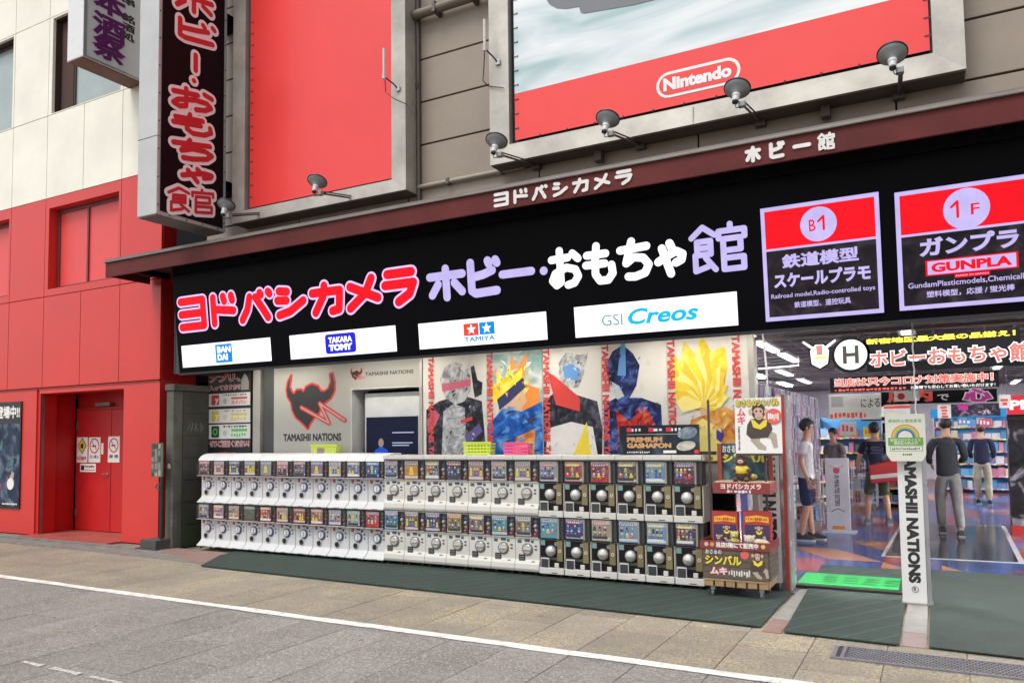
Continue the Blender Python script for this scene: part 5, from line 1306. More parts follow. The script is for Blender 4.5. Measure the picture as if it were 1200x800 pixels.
def print_mesh(v):
    rr = random.Random(100+v); q = MB(); x0, x1, z0, z1 = -.130, .042, .392, .572; n_ = [0]
    def rc(a, b_, c, d, mi): q.mi = mi; n_[0] += 1; q.box(a, b_, -.0008-.00007*n_[0], 0, c, d)
    if v % 3: rc(x0, x1, z0, z0+.028, 0 if v % 2 else 1)
    hm = rr.randrange(8); rc(x0+.01, x1-.01, z1-.03, z1-.006, hm)
    for k in range(6): rc(x0+.02+.024*k, x0+.035+.024*k, z1-.026, z1-.011, 0 if hm != 0 else 2)
    rows = rr.choice((1, 1, 2)); cols = rr.choice((1, 2, 3, 4)) if rows == 1 else rr.choice((3, 4))
    ch = (.11)/rows; cw_ = (x1-x0)/cols
    for r_ in range(rows):
        for c_ in range(cols):
            cx = x0+cw_*(c_+.5)+rr.uniform(-.004, .004); zb2 = z0+.032+ch*r_; bm_ = rr.choice((1, 2, 3, 4, 6, 7)); w2 = min(cw_*.36, .034)
            q.mi = bm_; n_[0] += 1; q.prism([(cx-w2, zb2), (cx+w2, zb2), (cx+w2*.6, zb2+ch*.55), (cx-w2*.6, zb2+ch*.55)], -.0008-.00007*n_[0], 0)
            q.mi = rr.choice((0, 5, 3, 1)); n_[0] += 1; q.disc(cx, zb2+ch*.68, min(ch*.2, w2*.8), -.0008-.00007*n_[0], 0, 8)
            rc(cx-w2*.5, cx+w2*.3, zb2+ch*.2, zb2+ch*.3, rr.randrange(8))
    o = q.build('card_print', PC); m_ = o.data; bpy.data.objects.remove(o); return m_
PRM = [print_mesh(v) for v in range(16)]
CPY = {'w': .0447, 'i': .0337, 'b': .0337}
rcp = random.Random(77)
first = {k: True for k in protos}
XM = {}
for kind, cols in (('w', cw), ('i', ci), ('b', cbk)):
    offx = {'w': .0, 'i': 0, 'b': .005}[kind]
    raw = [P(c, 575, Y=MY+(.09 if kind == 'w' else .03)).x+offx for c in cols]
    n = len(raw); mx_ = sum(raw)/n; sl_ = sum((i-(n-1)/2)*(v-mx_) for i, v in enumerate(raw))/sum((i-(n-1)/2)**2 for i in range(n))
    print(kind, [round(v, 2) for v in raw], round(sl_, 3))
    XM[kind] = [mx_+(i-(n-1)/2)*sl_ for i in range(n)]
step = (XM['b'][-1]-XM['w'][0])/23
allx = [XM['w'][0]+step*i for i in range(24)]
print('step', step)
ii = 0
for kind, n in (('w', 11), ('i', 7), ('b', 6)):
    for i in range(n):
        x = allx[ii]; ii += 1
        for lev in (1, 0):
            cc_, cn = CARDS[(kind, lev)][i]
            lab = '%s capsule machine with %s card, %s row, %s %s one from left' % (KN[kind], cn, 'upper' if lev else 'lower', ORD[i], {'w': 'white', 'i': 'ivory', 'b': 'black'}[kind])
            M_ = Matrix.Translation((x, MY, .695 if lev else .075)) @ Matrix.Diagonal((step/.3075, 1, 1, 1))
            pr = protos[(kind, lev)]
            r_ = copy_thing(pr, M_, lab, 'capsule machines in two rows')
            for c in kids(r_):
                if c.name.startswith('display_card') and 'olive' not in lab:
                    po = bpy.data.objects.new('card_print', PRM[rcp.randrange(16)]); C.objects.link(po); po.parent = c; po.location = (0, CPY[kind], 0); po['kind'] = 'stuff'
                if c.name.startswith('display_card'): g_ = sum(cc_)/3; c.color = (*[max(0, (g_+(v-g_)*1.8))*.5 for v in cc_], 1)
            if lev == 0:
                q = MB()
                for sx in (-.1, .1): q.tube([(sx, .06, -.024), (sx, .06, -.05)], .018, 8)
                q.build('castors', M_HOLE, r_)['kind'] = 'stuff'
for k, p_ in protos.items():
    for c, gs in KID[p_.name]:
        for g_ in gs: bpy.data.objects.remove(g_)
        bpy.data.objects.remove(c)
    bpy.data.objects.remove(p_)
# side sheet at the right end
xr = allx[-1]+step/2
t = thing('end_panel', 'clear plastic end cover on the right side of the machine rows', 'panel', loc=(xr+.004, MY, 0))
bx(0, .004, .02, .16, 1.06, 1.3).build('clear_cover', M_CLR, t); bx(.0, .012, .02, .4, 1.301, 1.33).build('rail', M_MI, t)

# things standing on the machines
def basket(label, x0, y0, x1, y1, c, Y=7.98):
    l, r, b, t_ = face_y(Y).bb(x0, y0, x1, y1); b = 1.357 if b < 1.357 else b
    t = thing('basket', label, 'basket', loc=((l+r)/2, Y, b), group='small plastic baskets on the machines')
    w, h = (r-l)/2, t_-b; m = mat('plastic_'+label.split()[0], c, .4, var=.05)
    q = MB(); d = .13; s_ = .88
    q.hexa([(-w*s_, .01, 0), (w*s_, .01, 0), (w*s_, d, 0), (-w*s_, d, 0), (-w*s_, .01, .004), (w*s_, .01, .004), (w*s_, d, .004), (-w*s_, d, .004)]); q.build('bottom', m, t)
    for k in range(4):
        z0, z1 = .004+h*k/4, .004+h*(k+.62)/4; f0 = s_+(1-s_)*k/4
        q = MB(); q.box(-w*f0, w*f0, 0, .005, z0, z1); q.box(-w*f0, w*f0, d, d+.005, z0, z1); q.box(-w*f0, -w*f0+.005, .005, d, z0, z1); q.box(w*f0-.005, w*f0, .005, d, z0, z1); q.build('side_band', m, t)
    q = MB()
    for k in range(9):
        x = -w*.94+w*1.88*k/8; q.box(x-.006, x+.006, .0012, .004, .004, h)
    q.box(-w*1.04, w*1.04, -.008, .0, h*.93, h*1.05); q.build('ribs', m, t)['kind'] = 'stuff'
    return t
basket('lime green basket on the ivory machines in front of the grey figure poster', 543, 535, 575, 518, (.55, .68, .04))
basket('pink basket on the ivory machines in front of the yellow burst poster', 590, 535, 618.5, 518.5, (.75, .08, .22))
b3 = basket('yellow basket on the white machines below the large horned emblem', 364, 535, 394, 521, (.60, .72, .05), 8.05)
bx(-.1, .02, -.012, -.009, .01, .09).build('price_card', prt('card_brown', (.25, .18, .2)), b3)
FG = face_y(7.93, rz=0)
l, r, b, t_ = FG.bb(727, 538, 819.5, 497)
t = thing('premium_board', 'dark board reading PREMIUM GASHAPON standing on the black fronted machines', 'sign', FG.M)
b = 1.357
rect(t, 'board', l, r, b, t_, 0, dark_print('prem', (.012, .016, .022), (.02, .03, .04), (.06, .09, .12), 3), .02)
W, H = r-l, t_-b
M_GOLDT = prt('gold_text', (.55, .30, .12))
tx(t, 'title', 'PREMIUM', .10, .55, .43, .60, M_GOLDT, .06, .0205); tx(t, 'title', 'GASHAPON', .10, .66, .23, .40, M_GOLDT, .06, .0205)
for u, c_, s_ in ((.10, M_INKR, '~3'), (.38, M_INKR, '~2'), (.60, M_INKR, '~3')):
    rect(t, 'red_square', l+W*u, l+W*(u+.06), b+H*.78, b+H*.92, .0205, M_INKR, .001); tx(t, 'heading', s_, u+.065, u+.20, .79, .91, M_PWH, .02, .0225)
rect(t, 'white_line', l+W*.1, l+W*.74, b+H*.69, b+H*.70, .0205, M_PWH, .001)
tx(t, 'small_text', '~11', .10, .40, .06, .12, M_PWH, .02, .0205); rect(t, 'button', l+W*.56, l+W*.72, b+H*.06, b+H*.15, .0205, M_PWH, .001); rect(t, 'red_seal', l+W*.94, l+W*.99, b+H*.05, b+H*.17, .0205, M_INKR, .001)
for (u, v, a, b_) in ((.84, .30, .115, .16), (.86, .72, .12, .2)):
    q = MB(); q.prism([(l+W*u+W*a*math.cos(2*PI*k/24), b+H*v+H*b_*math.sin(2*PI*k/24)+.1*a*math.cos(2*PI*k/24)) for k in range(24)], -.0235-v*.001, -.0205); q.build('printed_capsule', dark_print('caps%d' % (v*10), (.25, .27, .27), (.45, .43, .36), (.6, .55, .42), 9) if v < .5 else dark_print('caps7', (.12, .16, .19), (.2, .26, .3), (.4, .45, .47), 9), t)
bx(r+.002, r+.16, .0, .03, b, b+.035).build('board_stand', M_HOLE, t)

# ------------------------------------------------------------------ entrance: pillar, posts, trolley
M_PILW = mat('pillar_white', (.70, .69, .67), .4, var=.05)
t = thing('entrance_pillar', 'white entrance pillar with black TAMASHII NATIONS lettering running down it', 'pillar', loc=(-.325, 8.0, 0))
bx(0, .2, 0, .16, 0.02, 1.42).build('panel', M_PILW, t, bevel=.004)
bx(.2025, .235, .02, .14, 0.02, 1.45).build('metal_edge', mat('brushed_steel', (.45, .45, .47), .3, .8), t)
bx(-.01, .245, -.01, .17, 0, .022).build('foot_plate', MATS['brushed_steel'], t)
text(t, 'lettering', 'TAMASHII NATIONS', .055, .155, .20, 1.42, .001, M_INK, .06, rot=-90)
q = MB(); ring(q, .105, .145, .028, .004, -.004, -.001, 20); q.build('registered_ring', M_INK, t); text(t, 'registered_letter', 'R', .093, .117, .130, .160, .001, M_INK, .03)
FR_ = face_y(7.93)
l, r, b, t_ = FR_.bb(1039, 540, 1083.5, 484.5)
t = thing('rainbow_notice', 'cream and green virus safety notice with a rainbow on top of the entrance pillar', 'sign', FR_.M)
W, H = r-l, t_-b
q = MB(); q.prism([(l+W*.13, b), (r-W*.1, b), (r, b+H*.14), (r, t_), (l, t_), (l, b+H*.14)], -.012, 0); q.build('board', mat('cream_board', (.66, .66, .56), .5, var=.05), t)
def txl(name, s, u0, u1, v0, v1, m, bold=.02, y=.0125, **k): text(t, name, s, l+W*u0, l+W*u1, b+H*v0, b+H*v1, y, m, bold, **k)
txl('heading', '感染防止徹底宣言', .08, .92, .82, .895, prt('soft_green', (.22, .36, .15)), .02)
for rr_, c in ((.36, (.62, .22, .05)), (.325, (.65, .5, .05)), (.285, (.25, .45, .12)), (.25, (.1, .25, .45)), (.22, (.08, .07, .25))):
    q = MB(); n = 18; a = [(l+W*.5+W*rr_*math.cos(PI*k/n), b+H*.5+H*rr_*.78*math.sin(PI*k/n)) for k in range(n+1)]
    q.prism(a, -.0135-(.36-rr_)*.01, -.0122); q.build('rainbow_band', prt('rb_%d' % (rr_*1000), c), t)
q = MB(); q.prism([(l+W*.5+W*.185*math.cos(PI*k/14), b+H*.5+H*.185*.78*math.sin(PI*k/14)) for k in range(15)], -.0165, -.0122); q.build('rainbow_inside', MATS['cream_board'], t)
rect(t, 'green_band', l+W*.06, r-W*.06, b+H*.33, b+H*.50, .0122, prt('band_green', (.13, .33, .06)), .001)
txl('band_text', '新型コロナウイルス\n感染拡大防止中', .12, .88, .345, .485, MATS['cream_board'], .02, .0136)
rect(t, 'green_box', l+W*.1, r-W*.08, b+H*.215, b+H*.315, .0122, MATS['band_green'], .0008); rect(t, 'white_box', l+W*.12, r-W*.1, b+H*.228, b+H*.302, .0131, M_PAPER, .0008)
txl('box_text', '~15', .15, .86, .245, .285, M_INK, .01, .014); txl('footer', '~5', .42, .66, .12, .165, M_INK, .02)
bx(.5*(l+r)-.03, .5*(l+r)+.03, .001, .07, b, t_-.05).build('support', MATS['brushed_steel'], t)

t = thing('door_post', 'narrow post with red and grey reflecting edge right of the toy trolley', 'post', loc=(-1.40, 8.1, 0))
bx(0, .05, 0, .30, .01, 1.95).build('steel_side', mat('mirror_steel', (.42, .40, .42), .18, .9, var=.3, scale=6), t)
bx(.051, .085, .0, .30, .01, 1.95).build('red_reflection', mat('reflection_red', (.45, .05, .04), .3), t)  # red and pale strips are reflections put in as colour
bx(.086, .10, .0, .30, .01, 1.95).build('pale_reflection', mat('reflection_grey', (.35, .34, .35), .25), t)
bx(.101, .105, .0, .10, .01, 2.3).build('glass_edge', M_CLR, t)
bx(-.02, .14, -.02, .34, 0, .012).build('foot_plate', MATS['brushed_steel'], t)
FM = face_y(8.08)
l, r, b, t_ = FM.bb(893, 664, 912, 528)
t = thing('lettered_board', 'white upright board with black TAMASHII NATIONS lettering behind the toy trolley', 'sign', FM.M)
rect(t, 'board', l, r, .10, t_, 0, M_PILW, .02)
text(t, 'lettering', 'TAMASHII NATIONS', l+.03, r-.03, .35, t_+.10, .021, M_INK, .06, rot=-90)
bx(l+.05, r-.05, -.02, .12, .02, .1).build('foot', M_HOLE, t)

# trolley
TY = 7.56
FT = face_y(TY)
x0 = FT.at(823.7, 660)[0]; x1 = FT.at(901, 660)[0]; W = x1-x0; D = .46
t = thing('toy_trolley', 'wheeled wooden display trolley with printed brown sides at the end of the machines', 'display cart', loc=(x0, TY, 0))
M_WOOD = mat('pale_pallet_wood', (.36, .23, .12), .7, var=.3, scale=9, fine=.15); M_WD2 = mat('dark_plank', (.13, .095, .065), .65, var=.35, scale=7, fine=.12)
for sx in (.08, W-.08):
    for sy in (.06, D-.06):
        c = MB().tube([(sx-.012, sy, .045), (sx+.012, sy, .045)], .034, 12).build('castor', mat('castor_grey', (.12, .12, .12), .5), t, smooth=True)
        bx(sx-.02, sx+.02, sy-.02, sy+.02, .075, .115).build('bracket', MATS['brushed_steel'], c)
for k in range(6): bx(W*k/6+.008, W*(k+1)/6-.008, .0, D, .116, .17).build('slat', M_WOOD, t, bevel=.004)
bx(-.005, W+.005, -.004, D, .171, .19).build('deck', M_WOOD, t)
zt_ = FT.at(860, 642.6)[1]
bx(0, W, 0, D, .191, zt_).build('case', M_WD2, t)
for k in range(5):
    zz = .195+(zt_-.2)*k/5
    bx(.003, W-.003, -.008, -.0005, zz, zz+(zt_-.2)/5-.005).build('plank', M_WD2, t, bevel=.002)
    bx(W+.0005, W+.008, .003, D-.003, zz, zz+(zt_-.2)/5-.005).build('plank', M_WD2, t, bevel=.002)
zh = FT.at(860, 634)[1]
M_TRED = mat('tray_maroon', (.22, .035, .03), .5); 
q = MB(); q.box(-.012, W+.012, -.02, -.009, zt_-.01, zh); q.box(W+.012, W+.02, -.02, D, zt_-.01, zh); q.box(-.02, -.012, -.02, D, zt_-.01, zh); q.build('tray_edge', M_TRED, t)
def tt(name, s, a, b_, c, d, m, bold=.03, y=.009, **k): text(t, name, s, W*a, W*b_, .19+(zt_-.19)*c, .19+(zt_-.19)*d, y, m, bold, **k)
M_TY = prt('toy_yellow', (.78, .62, .06)); M_TPK = prt('toy_pink', (.75, .10, .12))
tt('lettering', 'おさるの', .05, .30, .80, .96, M_PWH, .03, outline=M_INK, ow=.06)
tt('lettering', 'シンバル', .04, .60, .46, .78, M_TY, .05, outline=M_INK, ow=.06)
tt('lettering', 'ムキ', .12, .38, .14, .38, M_PWH, .04, outline=M_TPK, ow=.06)
tt('small_lettering', '~9', .40, .74, .10, .34, M_PWH, .01)
text(t, 'strip_lettering', '当店5階にて販売中', W*.22, W*.86, zt_+.005, zh-.008, .0205, M_PWH, .05)
for k, c in enumerate(((.6, .5, .4), (.6, .3, .1), (.65, .5, .08))):
    xx = (.03, .12, .89)[k]*W; q = MB(); q.disc(xx+.025, (zt_+zh)/2, .02, -.0225, -.0202, 12); q.build('strip_face', prt('sf%d' % k, c), t)
q = MB(); q.disc(W*.65, .19+(zt_-.19)*.82, .04, -.0105, -.0085, 14); q.build('red_bubble', prt('bubble', (.70, .12, .10)), t)
def monkey_flat(par, cx, cz, s, y):
    """flat printed toy monkey in a yellow vest, sitting"""
    M_F = prt('fur_brown', (.07, .045, .035)); M_FC = prt('monkey_face', (.62, .40, .30)); M_ST = prt('striped_trouser', (.42, .36, .28))
    L_ = 0
    def pr(name, pts, m):
        nonlocal L_
        L_ += 1; q = MB(); q.prism([(cx+a*s, cz+b_*s) for a, b_ in pts], -y-.0004*L_-.0006, -y-.0004*L_+.0002); q.build(name, m, par)
    def el(name, x, z, rx, rz, m, n=16): pr(name, [(x+rx*math.cos(2*PI*k/n), z+rz*math.sin(2*PI*k/n)) for k in range(n)], m)
    pr('printed_leg', [(-.35, -.55), (.0, -.95), (.3, -1.0), (.32, -.85), (.05, -.6), (.1, -.35)], M_ST)
    pr('printed_leg', [(.1, -.4), (.5, -.5), (.62, -.9), (.8, -.88), (.75, -.3), (.4, -.1)], M_ST)
    pr('printed_body', [(-.45, .1), (-.5, -.3), (-.3, -.5), (.4, -.45), (.6, -.1), (.5, .3), (.1, .4), (-.3, .35)], M_F)
    pr('printed_vest', [(-.3, .35), (-.2, .0), (.1, -.1), (.35, .05), (.4, .35), (.25, .3), (.05, .1), (-.15, .3)], M_TY)
    el('printed_head', .03, .68, .30, .36, M_F); el('printed_ear', -.30, .66, .09, .13, M_FC); el('printed_ear', .36, .66, .09, .13, M_FC)
    el('printed_muzzle', .05, .48, .17, .17, M_FC); el('printed_face', .03, .68, .2, .16, M_FC)
    el('printed_eye', -.05, .68, .045, .05, M_INK, 8); el('printed_eye', .13, .68, .045, .05, M_INK, 8); pr('printed_mouth', [(-.04, .42), (.14, .42), (.14, .4), (-.04, .4)], M_INK)
monkey_flat(t, W*.83, .19+(zt_-.19)*.52, .13, .0085)
tt('lettering', 'ムキ', .995, .999, .1, .2, M_PWH) if False else None
# uprights and shelves
M_FRM = mat('frame_dark', (.05, .04, .04), .5); zs1 = FT.at(870, 579)[1]; zs2 = FT.at(870, 566)[1]
YU = .20
for xx in (.03, W-.05): bx(xx, xx+.02, YU, YU+.02, zh, FT.at(870, 466)[1]+.0).build('upright', M_FRM, t)
xs_, xe_ = FT.at(833, 570)[0]-x0, FT.at(901, 570)[0]-x0
bx(xs_, xe_, .06, .42, zs1, zs2).build('shelf_tray', M_TRED, t, bevel=.004)
bx(xs_+.01, xe_-.01, .07, .41, zs2+.001, zs2+.006).build('shelf_top', mat('kraft', (.48, .33, .2), .7), t)
text(t, 'shelf_lettering', 'ヨドバシカメラ', xs_+.08, xe_-.08, zs1+(zs2-zs1)*.42, zs2-.008, -.0595, M_PWH, .04, outline=M_INKR, ow=.05)
text(t, 'shelf_lettering', '~7', xs_+.14, xe_-.16, zs1+.006, zs1+(zs2-zs1)*.36, -.0595, M_PWH, .02)
FT2 = face_y(TY+.40)
l, r, b, t_ = FT2.bb(845, 565, 903, 519)
bx(l-x0, r-x0, .40, .42, zs2+.007, t_).build('stage_back', dark_print('stage', (.02, .05, .07), (.05, .10, .13), (.12, .2, .22), 4), t)
for a, b_ in ((l-x0-.02, l-x0+.02), (r-x0-.02, r-x0+.02)): bx(a, b_, .36, .399, zs2+.007, t_).build('stage_side', mat('curtain_red', (.30, .07, .04), .6), t)
text(t, 'stage_lettering', 'おさるの', l-x0+.02, l-x0+.2, t_-.09, t_-.02, -.398, M_PWH, .04); text(t, 'stage_lettering', 'シンバル', l-x0+.02, r-x0-.03, t_-.19, t_-.10, -.398, M_TY, .06)
MB().ball((W*.72, .25, zs2+.05), (.045, .03, .03)).build('cymbal', mat('brass', (.5, .38, .12), .3, .8), t, smooth=True)
# monkey poster above
FT3 = face_y(TY+.15)
l, r, b, t_ = FT3.bb(862.5, 531, 915, 465)
t2 = thing('monkey_poster', 'white poster of a toy monkey in a yellow vest above the toy trolley', 'poster', FT3.M)
W2, H2 = r-l, t_-b
rect(t2, 'sheet', l, r, b, t_, 0, M_PAPER, .006); rect(t2, 'bottom_rail', l, r, b-.02, b-.001, 0, M_FRM, .01)
monkey_flat(t2, l+W2*.50, b+H2*.47, H2*.42, .0065)
text(t2, 'lettering', 'おさるのシンバル', l+W2*.03, r-W2*.04, t_-H2*.15, t_-H2*.02, .0125, M_TY, .05, outline=M_INK, ow=.05)
text(t2, 'lettering', 'ム\nキ', l+W2*.05, l+W2*.24, b+H2*.52, b+H2*.82, .0065, M_TPK, .05)
text(t2, 'small_lettering', '~14', l+W2*.06, l+W2*.11, b+H2*.06, b+H2*.5, .0065, M_INK, .01)
MB().disc(l+W2*.84, b+H2*.66, W2*.17, -.0145, -.0105, 20).build('red_bubble', MATS['bubble'], t2); text(t2, 'bubble_text', '~6', l+W2*.72, l+W2*.96, b+H2*.58, b+H2*.74, .0148, M_PAPER, .02)
MB().tube([(l+W2*.5, .03, b-.02), (l+W2*.5, .03, t_)], .008, 6).build('holder', M_FRM, t2)
# toys
def fur(name, c): return mat(name, c, .95, var=.35, scale=60, bump=.6, fine=.2)
def plush(name, label, loc, s, c, c2, lying=False, vest=None, rz=0):
    t = thing(name, label, 'soft toy', loc=loc, rz=rz)
    m, m2 = fur('fur_%g_%g' % (c[0], c[2]), c), fur('fur_%g_%g' % (c2[0], c2[2]), c2)
    if not lying:
        body = MB(); body.ball((0, 0, s*.42), (s*.32, s*.27, s*.42), 14, 10)
        for sx in (-1, 1): body.ball((sx*s*.26, -s*.28, s*.1), (s*.13, s*.26, s*.11), 10, 7); body.ball((sx*s*.34, -s*.14, s*.5), (s*.1, s*.2, s*.1), 10, 7)
        hz_ = s*.98
        body.build('body', m, t, smooth=True)
        hc = (0, -s*.04, hz_)
    else:
        body = MB(); body.ball((s*.5, 0, s*.27), (s*.62, s*.3, s*.27), 14, 10)
        for a in (.1, .85):
            for sy in (-1, 1): body.ball((s*a, sy*s*.22, s*.09), (s*.2, s*.1, s*.09), 8, 6)
        body.build('body', m, t, smooth=True); hc = (-.12*s, -s*.12, s*.48)
    h = MB(); h.ball(hc, (s*.33, s*.29, s*.3), 16, 10); hd = h.build('head', m, t, smooth=True)
    e = MB(); 
    for sx in (-1, 1): MB().ball((hc[0]+sx*s*.27, hc[1]+s*.03, hc[2]+s*.2), (s*.1, s*.05, s*.11), 8, 6).build('ear', m2, hd, smooth=True)
    MB().ball((hc[0], hc[1]-s*.25, hc[2]-s*.07), (s*.14, s*.1, s*.11), 10, 7).build('muzzle', m2, hd, smooth=True)
    MB().ball((hc[0], hc[1]-s*.345, hc[2]-s*.03), (s*.035, s*.02, s*.025), 8, 5).build('nose', M_INK, hd)
    for sx in (-1, 1): MB().ball((hc[0]+sx*s*.11, hc[1]-s*.26, hc[2]+s*.06), (s*.03, s*.02, s*.035), 8, 5).build('eye', M_INK, hd)
    if vest is not None:
        v = MB(); v.ball((0, 0, s*.5), (s*.345, s*.295, s*.3), 14, 8); v.build('vest', vest, t, smooth=True)
    return t
def onT(px_, py_, dy): return P(px_, py_, Y=TY+dy)
zz = zh-.03
bx(0, W, .01, D-.01, zt_+.002, zt_+.01).build('tray_floor', M_TRED, t)
a = onT(843, 633, .06); plush('plush_dog', 'small brown and white plush toy at the left in the trolley tray', (a.x, a.y, zt_+.0105), .085, (.33, .2, .12), (.6, .55, .48))
a = onT(861, 633, .08); plush('plush_bear', 'yellow green plush bear sitting in the middle of the trolley tray', (a.x, a.y, zt_+.0105), .115, (.52, .50, .14), (.62, .55, .35))
a = onT(881, 633, .09); plush('plush_lamb', 'cream plush lamb lying at the right in the trolley tray', (a.x, a.y, zt_+.0105), .15, (.58, .50, .38), (.62, .56, .46), lying=True)
a = onT(870, 565, .22); plush('toy_monkey', 'toy monkey in a yellow vest sitting on the trolley shelf before the stage', (a.x, a.y, zs2+.0065), .21, (.10, .065, .05), (.60, .42, .34), vest=prt('vest_yellow', (.70, .50, .05)))
for k, (xa_, xb_) in enumerate(((835, 864), (871.5, 903))):
    Fb = face_y(TY+.16); l, r, b, t_ = Fb.bb(xa_, 630, xb_, 599.5)
    tb = thing('toy_box', ('left' if k == 0 else 'right')+' red toy box with a small monkey print standing in the trolley tray', 'toy box', loc=(l, TY+.16, zt_+.0105))
    w_, h_ = r-l, t_-(zt_+.0105)
    bx(0, w_, 0, .09, 0, h_).build('carton', mat('carton_red', (.42, .04, .03), .4), tb, bevel=.002)
    rect(tb, 'dark_field', .012, w_-.012, .01, h_*.62, 0, prt('carton_navy', (.05, .03, .09)), .001)
    q = MB(); q.prism([(.02, h_*.68), (w_/2, h_*.72), (w_-.02, h_*.68), (w_-.02, h_*.84), (w_/2, h_*.89), (.02, h_*.84)], -.0022, -.0002); q.build('ribbon', prt('ribbon_yellow', (.75, .45, .04)), tb)
    text(tb, 'carton_lettering', '~10', .028, w_-.028, h_*.73, h_*.83, .0024, M_INKR, .03)
    monkey_flat(tb, w_*.55, h_*.36, h_*.26, .0012)

# ------------------------------------------------------------------ shop interior
SI = thing('shop_interior', 'bright shop interior with dark ceiling seen through the entrance', 'room', loc=(0, 8.4, 0))
ZC = 2.92
bx(-7, 9, 0, 21, ZC+.25, ZC+.3).build('ceiling_slab', mat('ceiling_dark', (.035, .033, .035), .8), SI)
q = MB()
for k in range(28): q.box(-7, 9, .35+.72*k, .39+.72*k, ZC+.06, ZC+.09)
for k in range(16): q.box(-7+k*1.0, -6.96+k*1.0, .0, 21, ZC+.0905, ZC+.12)
q.build('ceiling_grid', mat('ceiling_bar', (.12, .115, .12), .6), SI)['kind'] = 'stuff'
bx(-7, 9, 20.6, 20.8, 0, ZC+.25).build('back_wall', mat('interior_pale', (.6, .6, .63), .6), SI)
bx(-7.1, -7.0, .6, 20.6, 0, ZC+.25).build('inner_wall', MATS['interior_pale'], SI); bx(9, 9.1, -.5, 20.6, 0, ZC+.25).build('inner_wall', MATS['interior_pale'], SI)
bx(-7, -1.95, .25, .3, 0, 2.6).build('partition', M_DARK, SI)
# patterned floor film (flat print)
fm = bpy.data.materials.new('triangle_floor_film'); fm.use_nodes = True; nt = fm.node_tree; pb_ = nt.nodes['Principled BSDF']; L = nt.links.new
geo = nt.nodes.new('ShaderNodeNewGeometry'); sp = nt.nodes.new('ShaderNodeSeparateXYZ'); L(geo.outputs['Position'], sp.inputs[0])
def MN(op, a, b_=None):
    n = nt.nodes.new('ShaderNodeMath'); n.operation = op
    for i, v in enumerate((a, b_)):
        if v is None: continue
        if isinstance(v, (int, float)): n.inputs[i].default_value = v
        else: L(v, n.inputs[i])
    return n.outputs[0]
su = MN('MULTIPLY', sp.outputs[0], 1/.62); sv = MN('MULTIPLY', sp.outputs[1], 1/.95)
fu, fv = MN('FRACT', su), MN('FRACT', sv)
tri = MN('GREATER_THAN', MN('ADD', fu, fv), 1.0)
cid = nt.nodes.new('ShaderNodeCombineXYZ'); L(MN('FLOOR', su), cid.inputs[0]); L(MN('FLOOR', sv), cid.inputs[1]); L(tri, cid.inputs[2])
wn_ = nt.nodes.new('ShaderNodeTexWhiteNoise'); wn_.noise_dimensions = '3D'; L(cid.outputs[0], wn_.inputs['Vector'])
cr = nt.nodes.new('ShaderNodeValToRGB'); cr.color_ramp.interpolation = 'CONSTANT'; L(wn_.outputs['Value'], cr.inputs[0])
e = cr.color_ramp.elements; e[0].position = 0; e[0].color = (.05, .09, .26, 1); e[1].position = .28; e[1].color = (.42, .10, .06, 1)
for p_, c in ((.5, (.09, .17, .42)), (.68, (.50, .22, .12)), (.82, (.32, .10, .14)), (.92, (.05, .06, .12))):
    x = e.new(p_); x.color = (*c, 1)
L(cr.outputs[0], pb_.inputs['Base Color']); pb_.inputs['Roughness'].default_value = .16; pb_.inputs['Specular IOR Level'].default_value = .6
tag(bx(-7, 9, 8.5, 29, -.02, .004).build('shop_floor', fm), 'glossy shop floor printed with orange, red and blue triangles', kind='structure')
t = thing('floor_picture', 'dark glossy floor picture with a white border in the shop entrance', 'floor sticker', loc=(0, 0, 0))
q = MB(); q.prism([(-.67, 10.91), (.86, 10.96), (.93, 15.1), (-.60, 14.95)], .0055, .0085, 'z'); q.build('white_border', mat('film_white', (.7, .7, .72), .2), t)
q = MB(); q.prism([(-.62, 10.98), (.80, 11.03), (.87, 15.02), (-.55, 14.88)], .009, .0115, 'z'); dp = q.build('dark_picture', dark_print('floorpic', (.015, .02, .03), (.05, .06, .07), (.16, .16, .16), 6), t)
bpy.data.materials['floorpic'].node_tree.nodes['Principled BSDF'].inputs['Roughness'].default_value = .12
# light fixtures
M_TUBE = lit('fluorescent', (1.0, .98, 1.0), 1.9); M_FIX = mat('fixture_white', (.6, .6, .6), .4)
ORDN0 = ['first', 'second', 'third', 'fourth', 'fifth']
def fixture(x, y, ln=1.65, ang=0, tm=None):
    t = thing('ceiling_light', 'x', 'ceiling light', loc=(x, y, ZC-.04), rz=ang, group='fluorescent ceiling lights in the shop')
    bx(-.11, .11, 0, ln, .03, .06).build('housing', M_FIX, t)
    bx(-.06, .06, .02, ln-.02, -.0, .0295).build('diffuser', tm or M_TUBE, t)
    return t
FXL = [(-2.25, 11.6, 'nearest of the shop ceiling lights, upper left in the entrance'), (-2.25, 13.7, 'second ceiling light behind the nearest one at left'), (-2.92, 17.4, 'ceiling light in the farther left row, near end'), (-2.95, 20.6, 'ceiling light in the farther left row, far end')]
for x, y, lb in FXL: fixture(x, y)['label'] = lb
for kx in range(5):
    t = fixture(-2.6+2.0*kx+1.9, 8.78, 1.9, PI/2, lit('added_entrance_tube', (1.0, .97, .95), 30)); t['label'] = '%s crosswise ceiling light just inside the entrance, counted from left' % ORDN0[kx]  # row hidden behind the sign, added to brighten the banners
